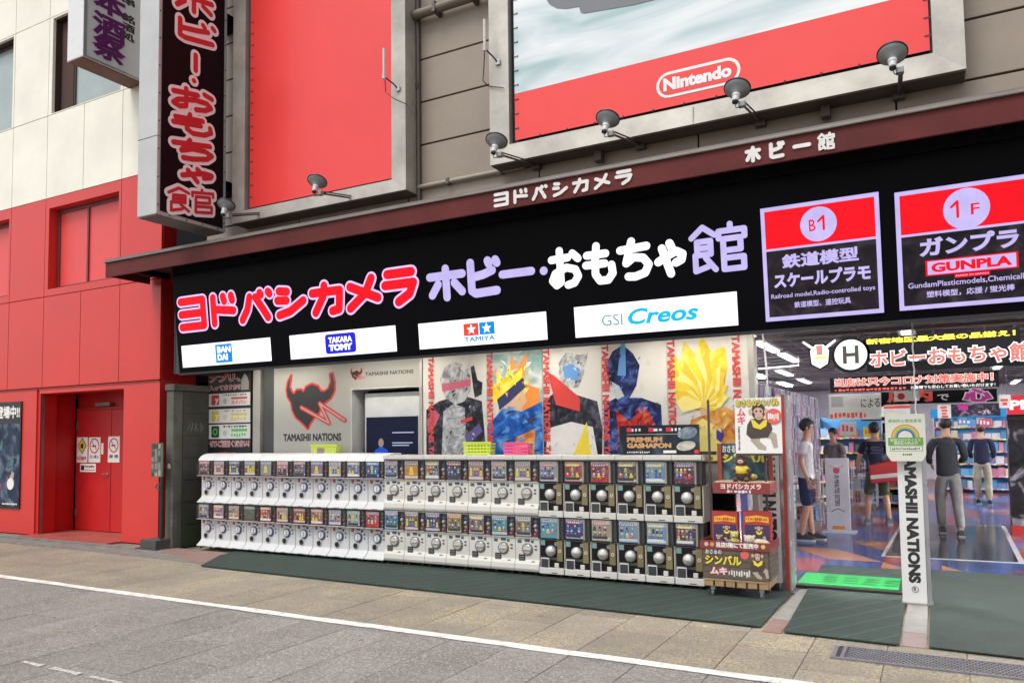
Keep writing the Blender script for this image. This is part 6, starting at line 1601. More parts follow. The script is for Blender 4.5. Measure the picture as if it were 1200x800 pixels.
for x, y in ((1.2, 18.2), (2.0, 25.0), (-.3, 11.5), (-.3, 16), (-.3, 22), (2.0, 11), (2.2, 14.5)):
    fixture(x, y)['label'] = 'fluorescent ceiling light in the %s row, %s part of the shop ceiling' % ({-.3: 'middle', 1.2: 'right middle', 2.0: 'right', 2.2: 'inner right'}[x], 'front' if y < 13 else ('forward' if y < 15 else ('central' if y < 20 else 'rear')))
a, b_ = P(889, 432, Z=ZC-.2), P(936, 428, Z=ZC-.2)
t = thing('slim_light', 'thin white light bar running crosswise below the ceiling at left', 'light', loc=tuple(a))
MB().tube([(0, 0, 0), tuple(b_-a)], .012, 6).build('tube', M_TUBE, t); MB().tube([tuple(b_-a), tuple(b_-a+Vector((0, 0, .16)))], .012, 5).build('hanger', M_FIX, t)
for nm_, x in (('left side hall', -4.9), ('left aisle', -3.6), ('right aisle', 3.9), ('right side hall', 5.2)):  # lights added out of view to brighten the interior, stronger than visible tubes
    for wd_, y in (('front', 10.2), ('second', 13.8), ('third', 17.6), ('rear', 21.6)):
        fixture(x, y, tm=lit('added_side_tube', (1.0, .98, 1.0), 170))['label'] = '%s added fill light, out of view, over the %s of the shop' % (wd_, nm_)
# soffit strip lights that wash the posters
for k in range(4):
    x = -9.0+2.0*k
    t = thing('soffit_light', ('strip light under the sign above the app poster', 'strip light under the sign above the display case', 'strip light under the sign above the yellow burst poster', 'strip light under the sign above the yellow flame poster')[k], 'light', loc=(x, 7.86, 2.585), group='strip lights under the black sign')
    bx(0, 1.6, 0, .08, 0, .012).build('housing', M_FIX, t); bx(.02, 1.58, .015, .065, -.012, -.0005).build('tube', lit('soffit_tube', (1, .94, .84), 26.0), t)

# products: shelves with boxes, hanging packs
M_BOX = mat('product_box', (.5, .5, .5), .4, var=.1, scale=3, objcol=True)
M_SHELF = mat('shelf_white', (.5, .5, .52), .5); M_SHB = mat('shelf_blue', (.04, .22, .45), .45)
PAL = [(.55, .12, .14), (.08, .2, .5), (.6, .58, .55), (.62, .45, .08), (.1, .32, .2), (.5, .2, .35), (.12, .12, .16), (.25, .4, .6), (.65, .3, .12), (.7, .7, .72), (.4, .25, .5), (.6, .5, .55)]
PAL = [tuple(v*.7 for v in c) for c in PAL]
boxmesh = {}
def product(x, y, z, w, d, h, col, label, cat, grp, name='product_box'):
    key = (round(w, 2), round(d, 2), round(h, 2), name)
    if key not in boxmesh:
        o = bx(-w/2, w/2, 0, d, 0, h).build(name, M_BOX); boxmesh[key] = o.data
    else: o = bpy.data.objects.new(name, boxmesh[key]); C.objects.link(o)
    o.location = (x, y, z); o.color = (*col, 1); tag(o, label, cat, grp); return o
rp = random.Random(11)
ORDN = ['first', 'second', 'third', 'fourth', 'fifth', 'sixth', 'seventh', 'eighth', 'ninth', 'tenth', 'eleventh', 'twelfth', 'thirteenth', 'fourteenth', 'fifteenth', 'sixteenth', 'seventeenth', 'eighteenth', 'nineteenth', 'twentieth', 'twenty-first', 'twenty-second', 'twenty-third', 'twenty-fourth']
def cword(c):
    r, g, b = c; mx = max(c); mn = min(c)
    tone = 'dark ' if mx < .2 else ('pale ' if mn > .35 else '')
    if mx-mn < .08: return tone+('black' if mx < .2 else 'grey' if mx < .55 else 'white')
    if r == mx: n = 'yellow' if g > .7*r and b < .5*g else ('orange' if g > .4*r and b < .4*r else ('pink' if b > .45*r else 'red'))
    elif g == mx: n = 'green'
    else: n = 'lilac' if r > .8*b else 'blue'
    return tone+n
def gondola(x0, x1, y, levels, h, back, label, plabel, grp, side=False, pal=PAL):
    t = thing('product_shelf', label, 'shelf', loc=(x0, y, 0))
    w = x1-x0
    bx(0, w, .3, .34, 0, h).build('back_panel', back, t)
    for s in (0, w-.02): bx(s, s+.02, 0, .3, 0, h).build('side_panel', M_SHELF, t)
    zz = [.12+(h-.25)*k/levels for k in range(levels)]
    for li, z in enumerate(zz):
        cnt_ = 0
        bx(.021, w-.021, .0, .299, z-.025, z).build('shelf_board', M_SHELF, t)
        tg = MB(); tx_ = .06
        while tx_ < w-.12: tg.mi = rp.randrange(3); tg.box(tx_, tx_+.06, -.005, -.0005, z-.035, z+.002); tx_ += rp.uniform(.08, .2)
        tg.build('price_tags', [M_PWH, I_YE, I_RD], t)['kind'] = 'stuff'
        x = .05
        while x < w-.12:
            bw = rp.choice((.10, .14, .18)); bh = rp.choice((.14, .18, .22)); bh = min(bh, (h-.25)/levels-.05)
            if x+bw > w-.03: break
            ci_ = rp.choice(pal); product(x0+x+bw/2, y+rp.uniform(.02, .06), z+.0005, bw, .2, bh, ci_, '%s box, %s from left on the %s level of %s' % (cword(ci_), ORDN[cnt_], ORDN[li], plabel), 'box', grp); cnt_ += 1; x += bw+rp.uniform(.005, .02)
# left merchandise wall: hanging packs along the aisle
t = thing('pack_wall', 'tall pegboard wall of hanging pink and white packs along the left of the aisle', 'display wall', loc=(-2.30, 10.9, 0))
bx(-.06, 0, 0, 7.5, 0, 2.32).build('pegboard', mat('pegboard', (.5, .48, .52), .6), t)
bx(-.07, .02, -.06, -.001, 0, 2.42).build('end_post', mat('end_blue', (.10, .14, .38), .5), t)
text(None, 'x', 'x', 0, .01, 0, .01, 0, M_PWH) if False else None
M_PACK = mat('pack_print', (.5, .5, .5), .25, var=.35, scale=30, objcol=True)
pkm = bx(0, .03, 0, .16, 0, .24).build('hanging_pack', M_PACK); pk0 = pkm.data; bpy.data.objects.remove(pkm)
PK = [(.62, .5, .58), (.6, .6, .66), (.55, .3, .42), (.45, .5, .62), (.7, .68, .7), (.5, .42, .6), (.3, .35, .5)]
for i in range(39):
    for j in range(7):
        o = bpy.data.objects.new('hanging_pack', pk0); C.objects.link(o); 
        if rp.random() < .07: bpy.data.objects.remove(o); continue
        o.location = (-2.295+rp.uniform(0, .02), 10.95+.19*i+rp.uniform(-.01, .01), 0.80+.215*j+rp.uniform(-.02, .015)); o.rotation_euler = (0, rp.uniform(-.08, .08), 0)
        o.scale = (1, 1, .86); ck = rp.choice(PK); o.color = (*ck, 1); tag(o, '%s hanging pack, %s bay of pegboard, %s column, %s row up' % (cword(ck), ('near', 'middle', 'far')[i//13], ORDN[i % 13], ORDN[j]), 'pack', 'packs hanging on the pegboard wall')
gondola(-2.4, -1.05, 19.2, 5, 1.9, MATS['shelf_blue'] if 'shelf_blue' in MATS else M_SHB, 'shelf of assorted boxes at the far left of the aisle', 'the far left shelf', 'boxes on the far left shelf')
gondola(-1.0, -.30, 17.8, 5, 1.75, M_DARK, 'dark shelf of boxes behind the rainbow notice', 'the small dark shelf', 'boxes on the dark shelf')
gondola(-.05, 2.6, 22.8, 6, 2.1, M_SHB, 'wide blue shelf of boxes at the back of the shop', 'the blue back shelf', 'boxes on the blue back shelf', pal=[(.06, .28, .5), (.1, .35, .55), (.6, .58, .3), (.6, .6, .62), (.12, .2, .4), (.5, .2, .3), (.08, .2, .3)])
bx(-.1, 2.7, 22.72, 22.76, 1.9, 2.12).build('shelf_header', lit('header_blue', (.02, .25, .6), .7)); tag(bpy.data.objects['shelf_header'], 'glowing blue header strip above the wide blue back shelf', 'header sign')
gondola(1.75, 3.3, 16.2, 5, 1.8, M_DARK, 'shelf of boxes at the right edge of the entrance view', 'the right hand shelf', 'boxes on the right shelf')
# wire racks
def wire_rack(label, x, y, w, d, h):
    t = thing('wire_rack', label, 'wire rack', loc=(x, y, 0)); m = mat('white_wire', (.6, .6, .62), .4)
    q = MB()
    for a in (0, w):
        for b_ in (0, d): q.tube([(a, b_, .05), (a, b_, h)], .012, 5)
    q.build('uprights', m, t)['kind'] = 'stuff'
    q = MB(); n = int(w/.05)
    for k in range(n+1): q.tube([(w*k/n, 0, .12), (w*k/n, 0, h)], .004, 4)
    for k in range(int(h/.1)): q.tube([(0, -.001, .12+.1*k), (w, -.001, .12+.1*k)], .005, 4)
    q.build('front_mesh', m, t)['kind'] = 'stuff'
    for k in range(3): bx(.01, w-.01, .01, d-.01, .12+(h-.15)*k/3, .135+(h-.15)*k/3).build('shelf_board', m, t)
    for k in range(2):
        for j in range(3): bx(.04+j*(w-.1)/3, .02+(j+1)*(w-.1)/3, .04, d-.04, .136+(h-.15)*k/3, .136+(h-.15)*k/3+.2).build('goods', [CAPC[0], I_LG, I_SB][(j+k) % 3], t)
wire_rack('white wire rack of goods behind the person in the white shirt', -2.12, 13.6, .42, .4, 1.05)
wire_rack('white wire basket cart left of the person with the red bag', -1.55, 17.4, .45, .4, .95)
t = thing('standee', 'white upright standee reading 30 MINUTES SISTERS beside the wire rack', 'standee', loc=(-1.56, 13.2, 0))
bx(0, .34, 0, .12, .03, 1.16).build('board', mat('standee_white', (.68, .68, .72), .4), t, bevel=.006)
bx(-.06, .42, -.06, .2, 0, .03).build('base', MATS['standee_white'], t)
text(t, 'lettering', '30 MINUTES SISTERS', .13, .20, .42, .90, .001, M_INK, .03, rot=-90)
MB().disc(.165, .97, .05, -.004, -.0005, 14).build('pink_mark', I_PK, t); bx(.08, .26, -.004, -.0005, .06, .11).build('gold_mark', I_OR, t)
for zz, s_ in ((1.05, 1), (.33, -1)):
    q = MB(); q.tube([(.07, -.003, zz), (.17, -.003, zz-.05*s_), (.27, -.003, zz)], .006, 4); q.build('chevron', I_BK if s_ < 0 else I_OR, t)
t = thing('photo_panel', 'black display panel with a pale figure print and red base at the right edge', 'display panel', loc=(.95, 13.9, 0))
bx(0, .9, 0, .3, .14, 1.72).build('panel', dark_print('panel_bw', (.01, .01, .012), (.03, .03, .035), (.55, .55, .6), 3), t); bx(-.01, .91, -.01, .31, 0, .139).build('base', I_RD, t)
rect(t, 'red_header', -.0, .9, 1.80, 2.08, 0, lit('header_red', (.6, .03, .04), .8), .1); text(t, 'header_lettering', 'PI', .03, .22, 1.87, 2.01, .101, M_EW, .04)
bx(.0, .9, .05, .1, 1.721, 1.80).build('header_support', M_HOLE, t)
# ceiling-hung banners
FBN = face_y(9.4)
M_BNB = mat('banner_black', (.006, .006, .008), .6, spec=.1)
def banner(label, x0, y0, x1, y1, Y, m, sx=0):
    f = face_y(Y); l, r, b, t_ = f.bb(x0, y0, x1, y1); t = thing('hanging_banner', label, 'banner', f.M)
    rect(t, 'sheet', l, r, b, t_, 0, m, .004)
    q = MB()
    for x in (l+.1, r-.1): q.tube([(x, 0, t_), (x, 0, ZC+.05)], .002, 4)
    q.build('hanging_wire', M_ARM, t)['kind'] = 'stuff'
    return t, l, b, r-l, t_-b
M_BR = prt('banner_red', (.80, .10, .08)); M_BY = prt('banner_yellow', (.85, .68, .03)); M_BW = prt('banner_white', (.82, .82, .80)); M_BM = prt('banner_magenta', (.60, .03, .35))
t, l, b, W, H = banner('main hanging banner with round H mark and red Japanese shop name', 975, 445, 1232, 384, 9.4, M_BNB)
bpy.data.objects.remove(kids(t)[0]) 
# the banner is cut out round its letters: separate black backings
def tb2(name, s, px0, py0, px1, py1, m, bold, outline=None, ow=.05, y=.006):
    l_, r_, b_, t__ = FBN.bb(px0, py0, px1, py1); text(t, name, s, l_, r_, b_, t__, y, m, bold, outline=outline, ow=ow)
def back(px0, py0, px1, py1, y=.0):
    l_, r_, b_, t__ = FBN.bb(px0, py0, px1, py1); rect(t, 'black_backing', l_, r_, b_, t__, y, M_BNB, .004)
back(1012, 421, 1195, 384); back(1016, 436, 1240, 414, -.006)
tb2('top_lettering', '新宿地区最大級の品揃え！', 1015, 404, 1190, 386, M_BY, .045)
tb2('name_lettering', 'ホビーおもちゃ館', 1020, 431, 1207, 400, M_BR, .03, M_BW, .05, .007)
u, v = FBN.at(997, 415.5); MB().disc(u, v, .20, -.004, .0, 32).build('round_backing', M_BNB, t); MB().disc(u, v, .168, -.0085, -.0045, 32).build('white_disc', M_BW, t)
text(t, 'disc_letter', 'H', u-.082, u+.082, v-.10, v+.10, .0088, M_INK, .03)
# plain mask shaped crest left of the disc (generic)
u, v = FBN.at(960.5, 416)
q = MB(); q.prism([(u-.10, v-.11), (u, v-.17), (u+.10, v-.11), (u+.12, v+.06), (u+.05, v+.14), (u-.05, v+.14), (u-.12, v+.06)], -.004, 0); q.build('crest_backing', M_BNB, t)
q = MB(); q.prism([(u-.085, v-.10), (u, v-.15), (u+.085, v-.10), (u+.10, v+.05), (u+.04, v+.12), (u-.04, v+.12), (u-.10, v+.05)], -.008, -.0045); q.build('crest', M_BW, t)
q = MB(); q.prism([(u-.03, v+.0), (u+.03, v+.0), (u+.035, v+.11), (u-.035, v+.11)], -.0095, -.0082); q.build('crest_mark', M_BR, t); q = MB(); q.box(u-.06, u+.06, -.0095, -.0082, v-.045, v-.02); q.build('crest_mark', M_BY, t)
for s in (-1, 1):
    q = MB(); q.prism([(u+s*.03, v+.07), (u+s*.17, v+.17), (u+s*.18, v+.15), (u+s*.05, v+.045)], -.0075, -.0045); q.build('crest_wing', M_BW, t)
t, l, b, W, H = banner('black hanging banner about virus measures in red Japanese letters', 973, 460, 1170, 434, 9.46, M_BNB)
text(t, 'lettering', '当店は只今コロナ対策実施中！', l+W*.03, r-.0 if False else l+W*.97, b+H*.36, b+H*.93, .005, M_BR, .03, outline=M_BW, ow=.05)
text(t, 'small_lettering', 'お客様でも安心してお買い物いただけます！', l+W*.5, l+W*.98, b+H*.04, b+H*.26, .005, M_BW, .02); text(t, 'small_lettering', '~18', l+W*.03, l+W*.48, b+H*.05, b+H*.22, .005, M_BR, .03)
for lb_, a_, m_, s_ in (('red and white sale card hanging above the left shelves', (985, 510, 1003, 494, 15.0), M_BW, '~3'), ('yellow card hanging above the person with the red bag', (1012, 512, 1030, 500, 16.5), M_BY, '~4'),
                       ('blue card hanging above the blue back shelf, left of centre', (1122, 498, 1140, 490, 17.5), I_SB, '~3'), ('pink card hanging above the blue back shelf, right of centre', (1147, 500, 1162, 490, 16.0), I_PK, '~3'), ('small white card hanging at right before the photo panel', (1171, 478, 1184, 462, 13.0), M_BW, '~2')):
    t, l, b, W, H = banner(lb_, *a_, m_)
    text(t, 'lettering', s_, l+W*.12, l+W*.88, b+H*.2, b+H*.8, .005, M_BR if m_ in (M_BW, M_BY) else M_BW, .04)
t, l, b, W, H = banner('white hanging sheet with small black lettering below the black banners', 972, 492, 1032, 460, 10.6, M_BW)
text(t, 'lettering', 'による', l+W*.62, l+W*.98, b+H*.45, b+H*.8, .005, M_INK, .01); rect(t, 'grey_box', l+W*.05, l+W*.28, b+H*.5, b+H*.9, .0045, I_LG, .001); text(t, 'lettering', '~9', l+W*.02, l+W*.75, b+H*.05, b+H*.3, .005, M_BR, .03)
t, l, b, W, H = banner('black hanging banner with red blocks and magenta character', 1033, 474, 1168, 455, 10.6, M_BNB)
text(t, 'lettering', '店内', l+W*.05, l+W*.46, b+H*.12, b+H*1.1, .005, M_BR, .05); text(t, 'lettering', 'で', l+W*.5, l+W*.60, b+H*.2, b+H*.7, .005, M_BW, .02); text(t, 'lettering', '心', l+W*.72, l+W*.96, b+H*.02, b+H*1.1, .005, M_BM, .06, outline=M_BW, ow=.05)
t, l, b, W, H = banner('small white card with a red round mark hanging before the banners', 1048, 470, 1077, 458, 10.3, M_BW); q = MB(); q.disc(l+W*.28, b+H*.5, H*.36, -.006, -.0045, 14); q.build('red_mark', I_RD, t)
t, l, b, W, H = banner('pink and white narrow notice hanging above the person in the dark jacket', 1099, 490, 1114, 474, 12.5, M_BW); text(t, 'lettering', '~4', l+W*.2, l+W*.8, b+H*.05, b+H*.95, .005, M_BR, .03)
t, l, b, W, H = banner('dark picture banner with magenta labels hanging at the back', 1115, 488, 1172, 472, 13.5, dark_print('bn_pic', (.02, .02, .03), (.06, .05, .08), (.3, .25, .3), 9)); rect(t, 'magenta_label', l+W*.15, l+W*.35, b+H*.5, b+H*.95, .005, M_BM, .002); text(t, 'lettering', 'ーズも', l+W*.55, l+W*.8, b+H*.15, b+H*.5, .005, M_BW, .03)
t, l, b, W, H = banner('white and red card hanging above the rainbow notice', 1036, 488, 1066, 474, 11.2, M_BW); rect(t, 'red_line', l, l+W, b+H*.7, b+H*.95, .005, M_BR, .001)
t, l, b, W, H = banner('small magenta and white card hanging above the person with the red bag', 1009, 493, 1038, 472, 12.2, M_BNB); q = MB(); q.disc(l+W*.3, b+H*.55, H*.2, -.008, -.0045, 12); q.build('magenta_mark', M_BM, t); rect(t, 'white_box', l+W*.55, l+W*.95, b+H*.2, b+H*.8, .0045, M_BW, .001)
c0, c1 = P(1068.5, 378, Y=7.95), P(1068, 486, Y=7.95)
t = thing('hanging_cord', 'white twisted cord hanging straight down to the rainbow notice', 'cord', loc=tuple(c0))  # hanging cord, slightly wavy
MB().tube([(0.004*math.sin(k*1.3), 0.004*math.cos(k*1.3), -k*(c0.z-c1.z)/30) for k in range(31)], .007, 5).build('cord', M_NECK, t)
c0, c1, c2 = P(894, 392, Y=8.25), P(898, 430, Y=8.2), P(900, 464, Y=8.15)
t = thing('hanging_cord', 'white cord hanging at the left edge of the entrance above the monkey poster', 'cord', loc=tuple(c0))  # plain hanging cord without twist
MB().tube([(0, 0, .1), (0, 0, 0), tuple(c1-c0), tuple(c2-c0)], .010, 6).build('cord', M_NECK, t)
t = thing('door_head_rail', 'dark rail with wire grid across the top of the entrance', 'rail', loc=(-1.95, 8.35, 2.52))
bx(0, 6, 0, .04, .02, .05).build('rail', M_ARM, t)
q = MB()
for k in range(46): q.tube([(.13*k, .04, .035), (.13*k, .30, .06)], .003, 4)
for k in range(3): q.tube([(0, .08+.09*k, .046+.008*k), (6, .08+.09*k, .046+.008*k)], .003, 4)
q.build('wire_grid', M_ARM, t)['kind'] = 'stuff'

# ------------------------------------------------------------------ people
def skin_mesh(name, verts, edges, radii, m, parent, sub=2, flat_=None):
    me = bpy.data.meshes.new(name); me.from_pydata(verts, edges, []); o = bpy.data.objects.new(name, me); C.objects.link(o)
    md = o.modifiers.new('s', 'SKIN'); md.use_smooth_shade = True; md.branch_smoothing = .6
    sv = me.skin_vertices[0].data
    for i, r_ in enumerate(radii): sv[i].radius = r_ if isinstance(r_, tuple) else (r_, r_)
    sv[0].use_root = True
    s = o.modifiers.new('u', 'SUBSURF'); s.levels = sub; s.render_levels = sub
    dg = bpy.context.evaluated_depsgraph_get(); nm = bpy.data.meshes.new_from_object(o.evaluated_get(dg)); nm.name = name
    bpy.data.objects.remove(o); nm.materials.clear(); nm.materials.append(m)
    nm.polygons.foreach_set('use_smooth', [True]*len(nm.polygons))
    r = bpy.data.objects.new(name, nm); C.objects.link(r); r.parent = parent; return r
M_SKIN = mat('skin', (.52, .30, .20), .55, var=.08, scale=8); M_HAIR = mat('black_hair', (.012, .010, .010), .5, var=.3, scale=40, bump=.5)
def cloth(name, c): return mat(name, c, .85, var=.22, scale=11, bump=.35, fine=.05)
def person(label, loc, rz, H, J, top, bottom, shoes, long_sleeve=False, shorts=True, hood=False):
    """J: dict of joints for sides l/r: elbow, wrist, knee, ankle; body faces +Y"""
    t = thing('person', label, 'person', loc=loc, rz=rz); k = H/1.72
    S = lambda p_: tuple(v*k for v in p_)
    V = []; E = []; RR = []
    def add(p_, r_, par=None):
        V.append(S(p_)); RR.append(tuple(v*k for v in r_) if isinstance(r_, tuple) else r_*k); i = len(V)-1
        if par is not None: E.append((par, i))
        return i
    lean = J.get('lean', 0)
    pel = add((0, 0, .92), (.125, .09)); wai = add((0, .0+lean*.3, 1.08), (.11, .08), pel); che = add((0, lean*.6, 1.26), (.155, .105), wai); nb = add((0, lean, 1.42), (.085, .07), che)
    nk = add((0, lean+.015, 1.49), .052, nb); jaw = add((0, lean+.035, 1.555), (.062, .07), nk); hd = add((0, lean+.03, 1.625), (.078, .092), jaw); cr_ = add((0, lean+.02, 1.685), (.06, .07), hd)
    arms = {}
    for s, sd_ in ((-1, 'l'), (1, 'r')):
        sh = add((s*.175, lean*.95, 1.385), .052, nb); el_ = add(J['elbow_'+sd_], .04, sh); wr = add(J['wrist_'+sd_], .026, el_)
        w_ = Vector(J['wrist_'+sd_]); e_ = Vector(J['elbow_'+sd_]); d = (w_-e_).normalized()
        pm = add(tuple(w_+d*.05), (.036, .02), wr); arms[sd_] = (w_, d)
        side = d.cross(Vector((1, 0, 0))).normalized()
        for q_, (off, ln_) in enumerate(((-.03, .055), (-.01, .068), (.012, .065), (.032, .05))):
            f1 = add(tuple(w_+d*(.09+.0)+side*off), .0095, pm); add(tuple(w_+d*(.09+ln_)+side*off*1.1+Vector((-s*.012, 0, 0))), .008, f1)
        th = add(tuple(w_+d*.05-side*.045), .011, pm); add(tuple(w_+d*.085-side*.06), .009, th)
    for s, sd_ in ((-1, 'l'), (1, 'r')):
        hp = add((s*.088, 0, .86), .088, pel); kn = add(J['knee_'+sd_], .056, hp); 
        kv, av = Vector(J['knee_'+sd_]), Vector(J['ankle_'+sd_]); cf = add(tuple(kv.lerp(av, .35)+Vector((0, -.015, 0))), .055, kn); an = add(J['ankle_'+sd_], .036, cf)
        a = J['ankle_'+sd_]; add((a[0], a[1]+.05, max(a[2]-.055, .03)), .034, an); 
    skin_mesh('body', V, E, RR, M_SKIN, t)
    # top garment
    V, E, RR = [], [], []
    a0_ = add((0, 0, .84), (.172, .13)); a = add((0, 0, .93), (.165, .125), a0_); b1 = add((0, lean*.3, 1.08), (.155, .118), a); c = add((0, lean*.6, 1.27), (.18, .128), b1); d_ = add((0, lean*.95, 1.395), (.12, .092), c); add((0, lean+.0, 1.445), .068, d_)
    for s, sd_ in ((-1, 'l'), (1, 'r')):
        sh = add((s*.178, lean*.95, 1.375), .07, d_); e_ = Vector(J['elbow_'+sd_]); shv = Vector((s*.178, lean*.95, 1.375))
        if long_sleeve: x_ = add(tuple(e_), .058, sh); add(tuple(Vector(J['wrist_'+sd_]).lerp(e_, .08)), .042, x_)
        else: add(tuple(shv.lerp(e_, .72)), .064, sh)
    skin_mesh('jacket' if long_sleeve else 'shirt', V, E, RR, top, t)
    if hood: pass
    V, E, RR = [], [], []
    a = add((0, 0, 1.0), (.150, .115)); a2 = add((0, 0, .90), (.16, .125), a)
    for s, sd_ in ((-1, 'l'), (1, 'r')):
        hp = add((s*.09, 0, .84), .105, a2); kv, av = Vector(J['knee_'+sd_]), Vector(J['ankle_'+sd_])
        if shorts: add(tuple(Vector((s*.09, 0, .84)).lerp(kv, 1.02)), .088, hp)
        else: kk = add(tuple(kv), .078, hp); add(tuple(kv.lerp(av, .95)), .062, kk)
    skin_mesh('shorts' if shorts else 'trousers', V, E, RR, bottom, t)
    for s, sd_ in ((-1, 'l'), (1, 'r')):
        a = Vector(J['ankle_'+sd_])*k
        q = MB(); z0 = max(a.z-.085*k, 0.0)
        prof = [(-.07, .042), (-.02, .048), (.05, .046), (.11, .05), (.155, .044), (.185, .022)]
        L1 = [(a.x-w_, a.y+y_) for y_, w_ in prof]+[(a.x+w_, a.y+y_) for y_, w_ in reversed(prof)]
        q.prism(L1, z0, z0+.028, 'z'); sh_ = q.build('sole', mat('pale_sole', (.5, .5, .5), .6), t, bevel=.004)
        q = MB(); n = len(prof); vs = []
        hs = (.085, .095, .075, .055, .045, .03)
        for (y_, w_), h_ in zip(prof, hs):
            for f in range(7):
                an_ = PI*f/6; vs.append((a.x+w_*.95*math.cos(an_), a.y+y_, z0+.029+h_*math.sin(an_)**.7 if 0 < f < 6 else z0+.029))
        fs = [(i*7+f, i*7+f+1, (i+1)*7+f+1, (i+1)*7+f) for i in range(n-1) for f in range(6)]+[tuple(range(7)), tuple(range((n-1)*7, n*7))]+[tuple(i*7 for i in range(n))+tuple(i*7+6 for i in reversed(range(n)))]
        q.add(vs, fs); q.build('shoe', shoes, t, smooth=True)
    # head details
    hx, hy, hz_ = 0, (lean+.03)*k, 1.625*k
    q = MB(); q.ball((hx, hy-.012*k, hz_+.028*k), (.092*k, .108*k, .105*k), 18, 12)
    q.v = [(x, y, z) if not (y > hy+.045*k and z < hz_+.05*k) else (x*.8, hy+.045*k, max(z, hz_+.0)) for x, y, z in q.v]
    rr = random.Random(int(H*100)); q.v = [(x+rr.uniform(-.006, .006), y+rr.uniform(-.006, .006), z+rr.uniform(-.006, .006)) for x, y, z in q.v]
    q.build('hair', M_HAIR, t, smooth=True)
    for s in (-1, 1): MB().ball((s*.08*k, hy-.0*k, hz_-.015*k), (.012*k, .02*k, .03*k), 8, 6).build('ear', M_SKIN, t, smooth=True)
    q = MB(); q.hexa([(x*k, hy+y*k, hz_+z*k) for x, y, z in ((-.016, .08, -.04), (.016, .08, -.04), (.012, .115, -.035), (-.012, .115, -.035), (-.008, .085, .012), (.008, .085, .012), (.005, .095, .01), (-.005, .095, .01))]); q.build('nose', M_SKIN, t, smooth=True, bevel=.004)
    for s in (-1, 1): MB().ball((s*.032*k, hy+.082*k, hz_+.005*k), (.013*k, .006*k, .007*k), 8, 6).build('eye', M_INK, t)
    bx(-.022*k, .022*k, hy+.083*k, hy+.09*k, hz_-.068*k, hz_-.062*k).build('mouth', prt('lip', (.35, .12, .1)), t)
    return t, k
st = dict(elbow_l=(-.23, -.02, 1.12), wrist_l=(-.24, .06, .89), elbow_r=(.23, -.02, 1.12), wrist_r=(.24, .06, .89), knee_l=(-.10, .02, .48), ankle_l=(-.11, -.02, .085), knee_r=(.10, .02, .48), ankle_r=(.11, -.02, .085))
ZF = .0045
# white shirt, facing right (+X)
J = dict(st); J.update(ankle_l=(-.10, .06, .085), ankle_r=(.10, -.06, .085), lean=.02)
person('person in a white t-shirt, navy shorts and black sandals facing right', (-1.70, 12.1, ZF), -PI/2, 1.74, J, cloth('white_cotton', (.68, .68, .70)), cloth('navy_shorts', (.012, .02, .07)), mat('black_shoe', (.02, .02, .025), .5))
J = dict(st); J.update(knee_l=(-.13, .02, .48), ankle_l=(-.16, -.02, .085), knee_r=(.14, .02, .48), ankle_r=(.18, -.02, .085), elbow_l=(-.26, .0, 1.12), wrist_l=(-.29, .10, .90), elbow_r=(.22, .08, 1.12), wrist_r=(.15, .28, 1.06))
t, k = person('person in a navy t-shirt and olive shorts with a red shoulder bag, seen from behind', (-.92, 14.6, ZF), .15, 1.70, J, cloth('navy_cotton', (.010, .014, .045)), cloth('olive_cotton', (.07, .085, .05)), mat('blue_sneaker', (.12, .2, .3), .5))
q = MB()
for k_, (a_, b_, c_) in enumerate(((-.07, .07, 1.30), (-.09, .05, 1.27), (-.05, .08, 1.24), (-.08, .06, 1.20))): q.box(a_, b_, -.118, -.112, c_, c_+.012)
q.build('shirt_print', prt('grey_print', (.12, .13, .16)), t)['kind'] = 'stuff'
bg = MB(); bg.hexa([(-.10, -.28, .70), (.33, -.26, .74), (.33, -.15, .74), (-.10, -.15, .70), (-.13, -.27, 1.0), (.36, -.25, 1.12), (.36, -.15, 1.12), (-.13, -.15, 1.0)])
tb_ = thing('shoulder_bag', 'red shoulder bag with a white stripe on the back of the navy shirt', 'bag', t.matrix_world.copy())
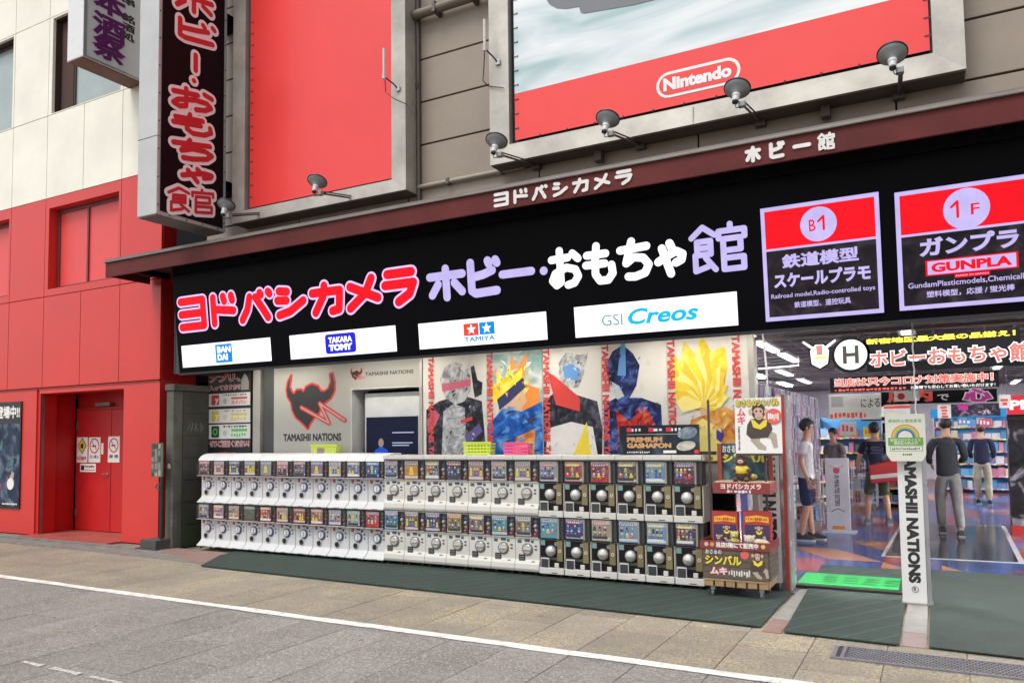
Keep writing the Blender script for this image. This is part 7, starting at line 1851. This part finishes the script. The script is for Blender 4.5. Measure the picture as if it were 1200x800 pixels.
bg.build('bag_body', mat('red_bag', (.50, .02, .02), .45, var=.15), tb_, bevel=.025)
q = MB(); q.hexa([(-.105, -.288, .775), (.335, -.268, .82), (.335, -.262, .82), (-.105, -.280, .775), (-.11, -.286, .84), (.34, -.266, .89), (.34, -.26, .89), (-.11, -.278, .84)]); q.build('white_stripe', M_PAPER, tb_)
MB().tube([(-.12, -.2, 1.0), (-.16, -.155, 1.2), (-.14, -.06, 1.42), (-.12, .05, 1.43), (.1, .16, 1.25), (.3, .1, 1.1), (.42, -.1, 1.05)], .014, 6).build('strap', mat('strap_black', (.02, .02, .02), .7), tb_)
J = dict(st); J.update(elbow_l=(-.25, .03, 1.14), wrist_l=(-.20, .20, 1.04), elbow_r=(.24, .03, 1.14), wrist_r=(.18, .2, 1.06), knee_l=(-.10, .12, .50), ankle_l=(-.09, .05, .10), knee_r=(.11, .0, .47), ankle_r=(.12, -.22, .085))
pj_, _k = person('person in a dark grey jacket and light grey trousers walking away', (.13, 13.5, ZF), .08, 1.76, J, cloth('charcoal_jacket', (.028, .034, .04)), cloth('grey_trousers', (.27, .26, .25)), mat('black_white_sneaker', (.06, .06, .06), .5, var=.5, scale=20), long_sleeve=True, shorts=False)
MB().ball((0, -.07, 1.40), (.10, .06, .075), 14, 8).build('hood', cloth('hood_cloth', (.035, .042, .05)), pj_, smooth=True)
J = dict(st); J.update(wrist_l=(-.2, .2, 1.0), wrist_r=(.2, .2, 1.0), ankle_l=(-.10, .08, .085), ankle_r=(.12, -.12, .085))
person('person in a dark navy top and khaki trousers standing far back in the aisle', (.83, 19.3, ZF), -.1, 1.68, J, cloth('dark_navy_top', (.012, .014, .05)), cloth('khaki_cotton', (.40, .36, .26)), mat('dark_shoe', (.02, .018, .018), .5), long_sleeve=True, shorts=False)
person('person in a grey top standing behind the white 30 MINUTES SISTERS standee', (-1.75, 16.3, ZF), 2.6, 1.62, dict(st), cloth('grey_top', (.16, .17, .19)), cloth('dark_trousers', (.03, .03, .035)), MATS['dark_shoe'], shorts=False)
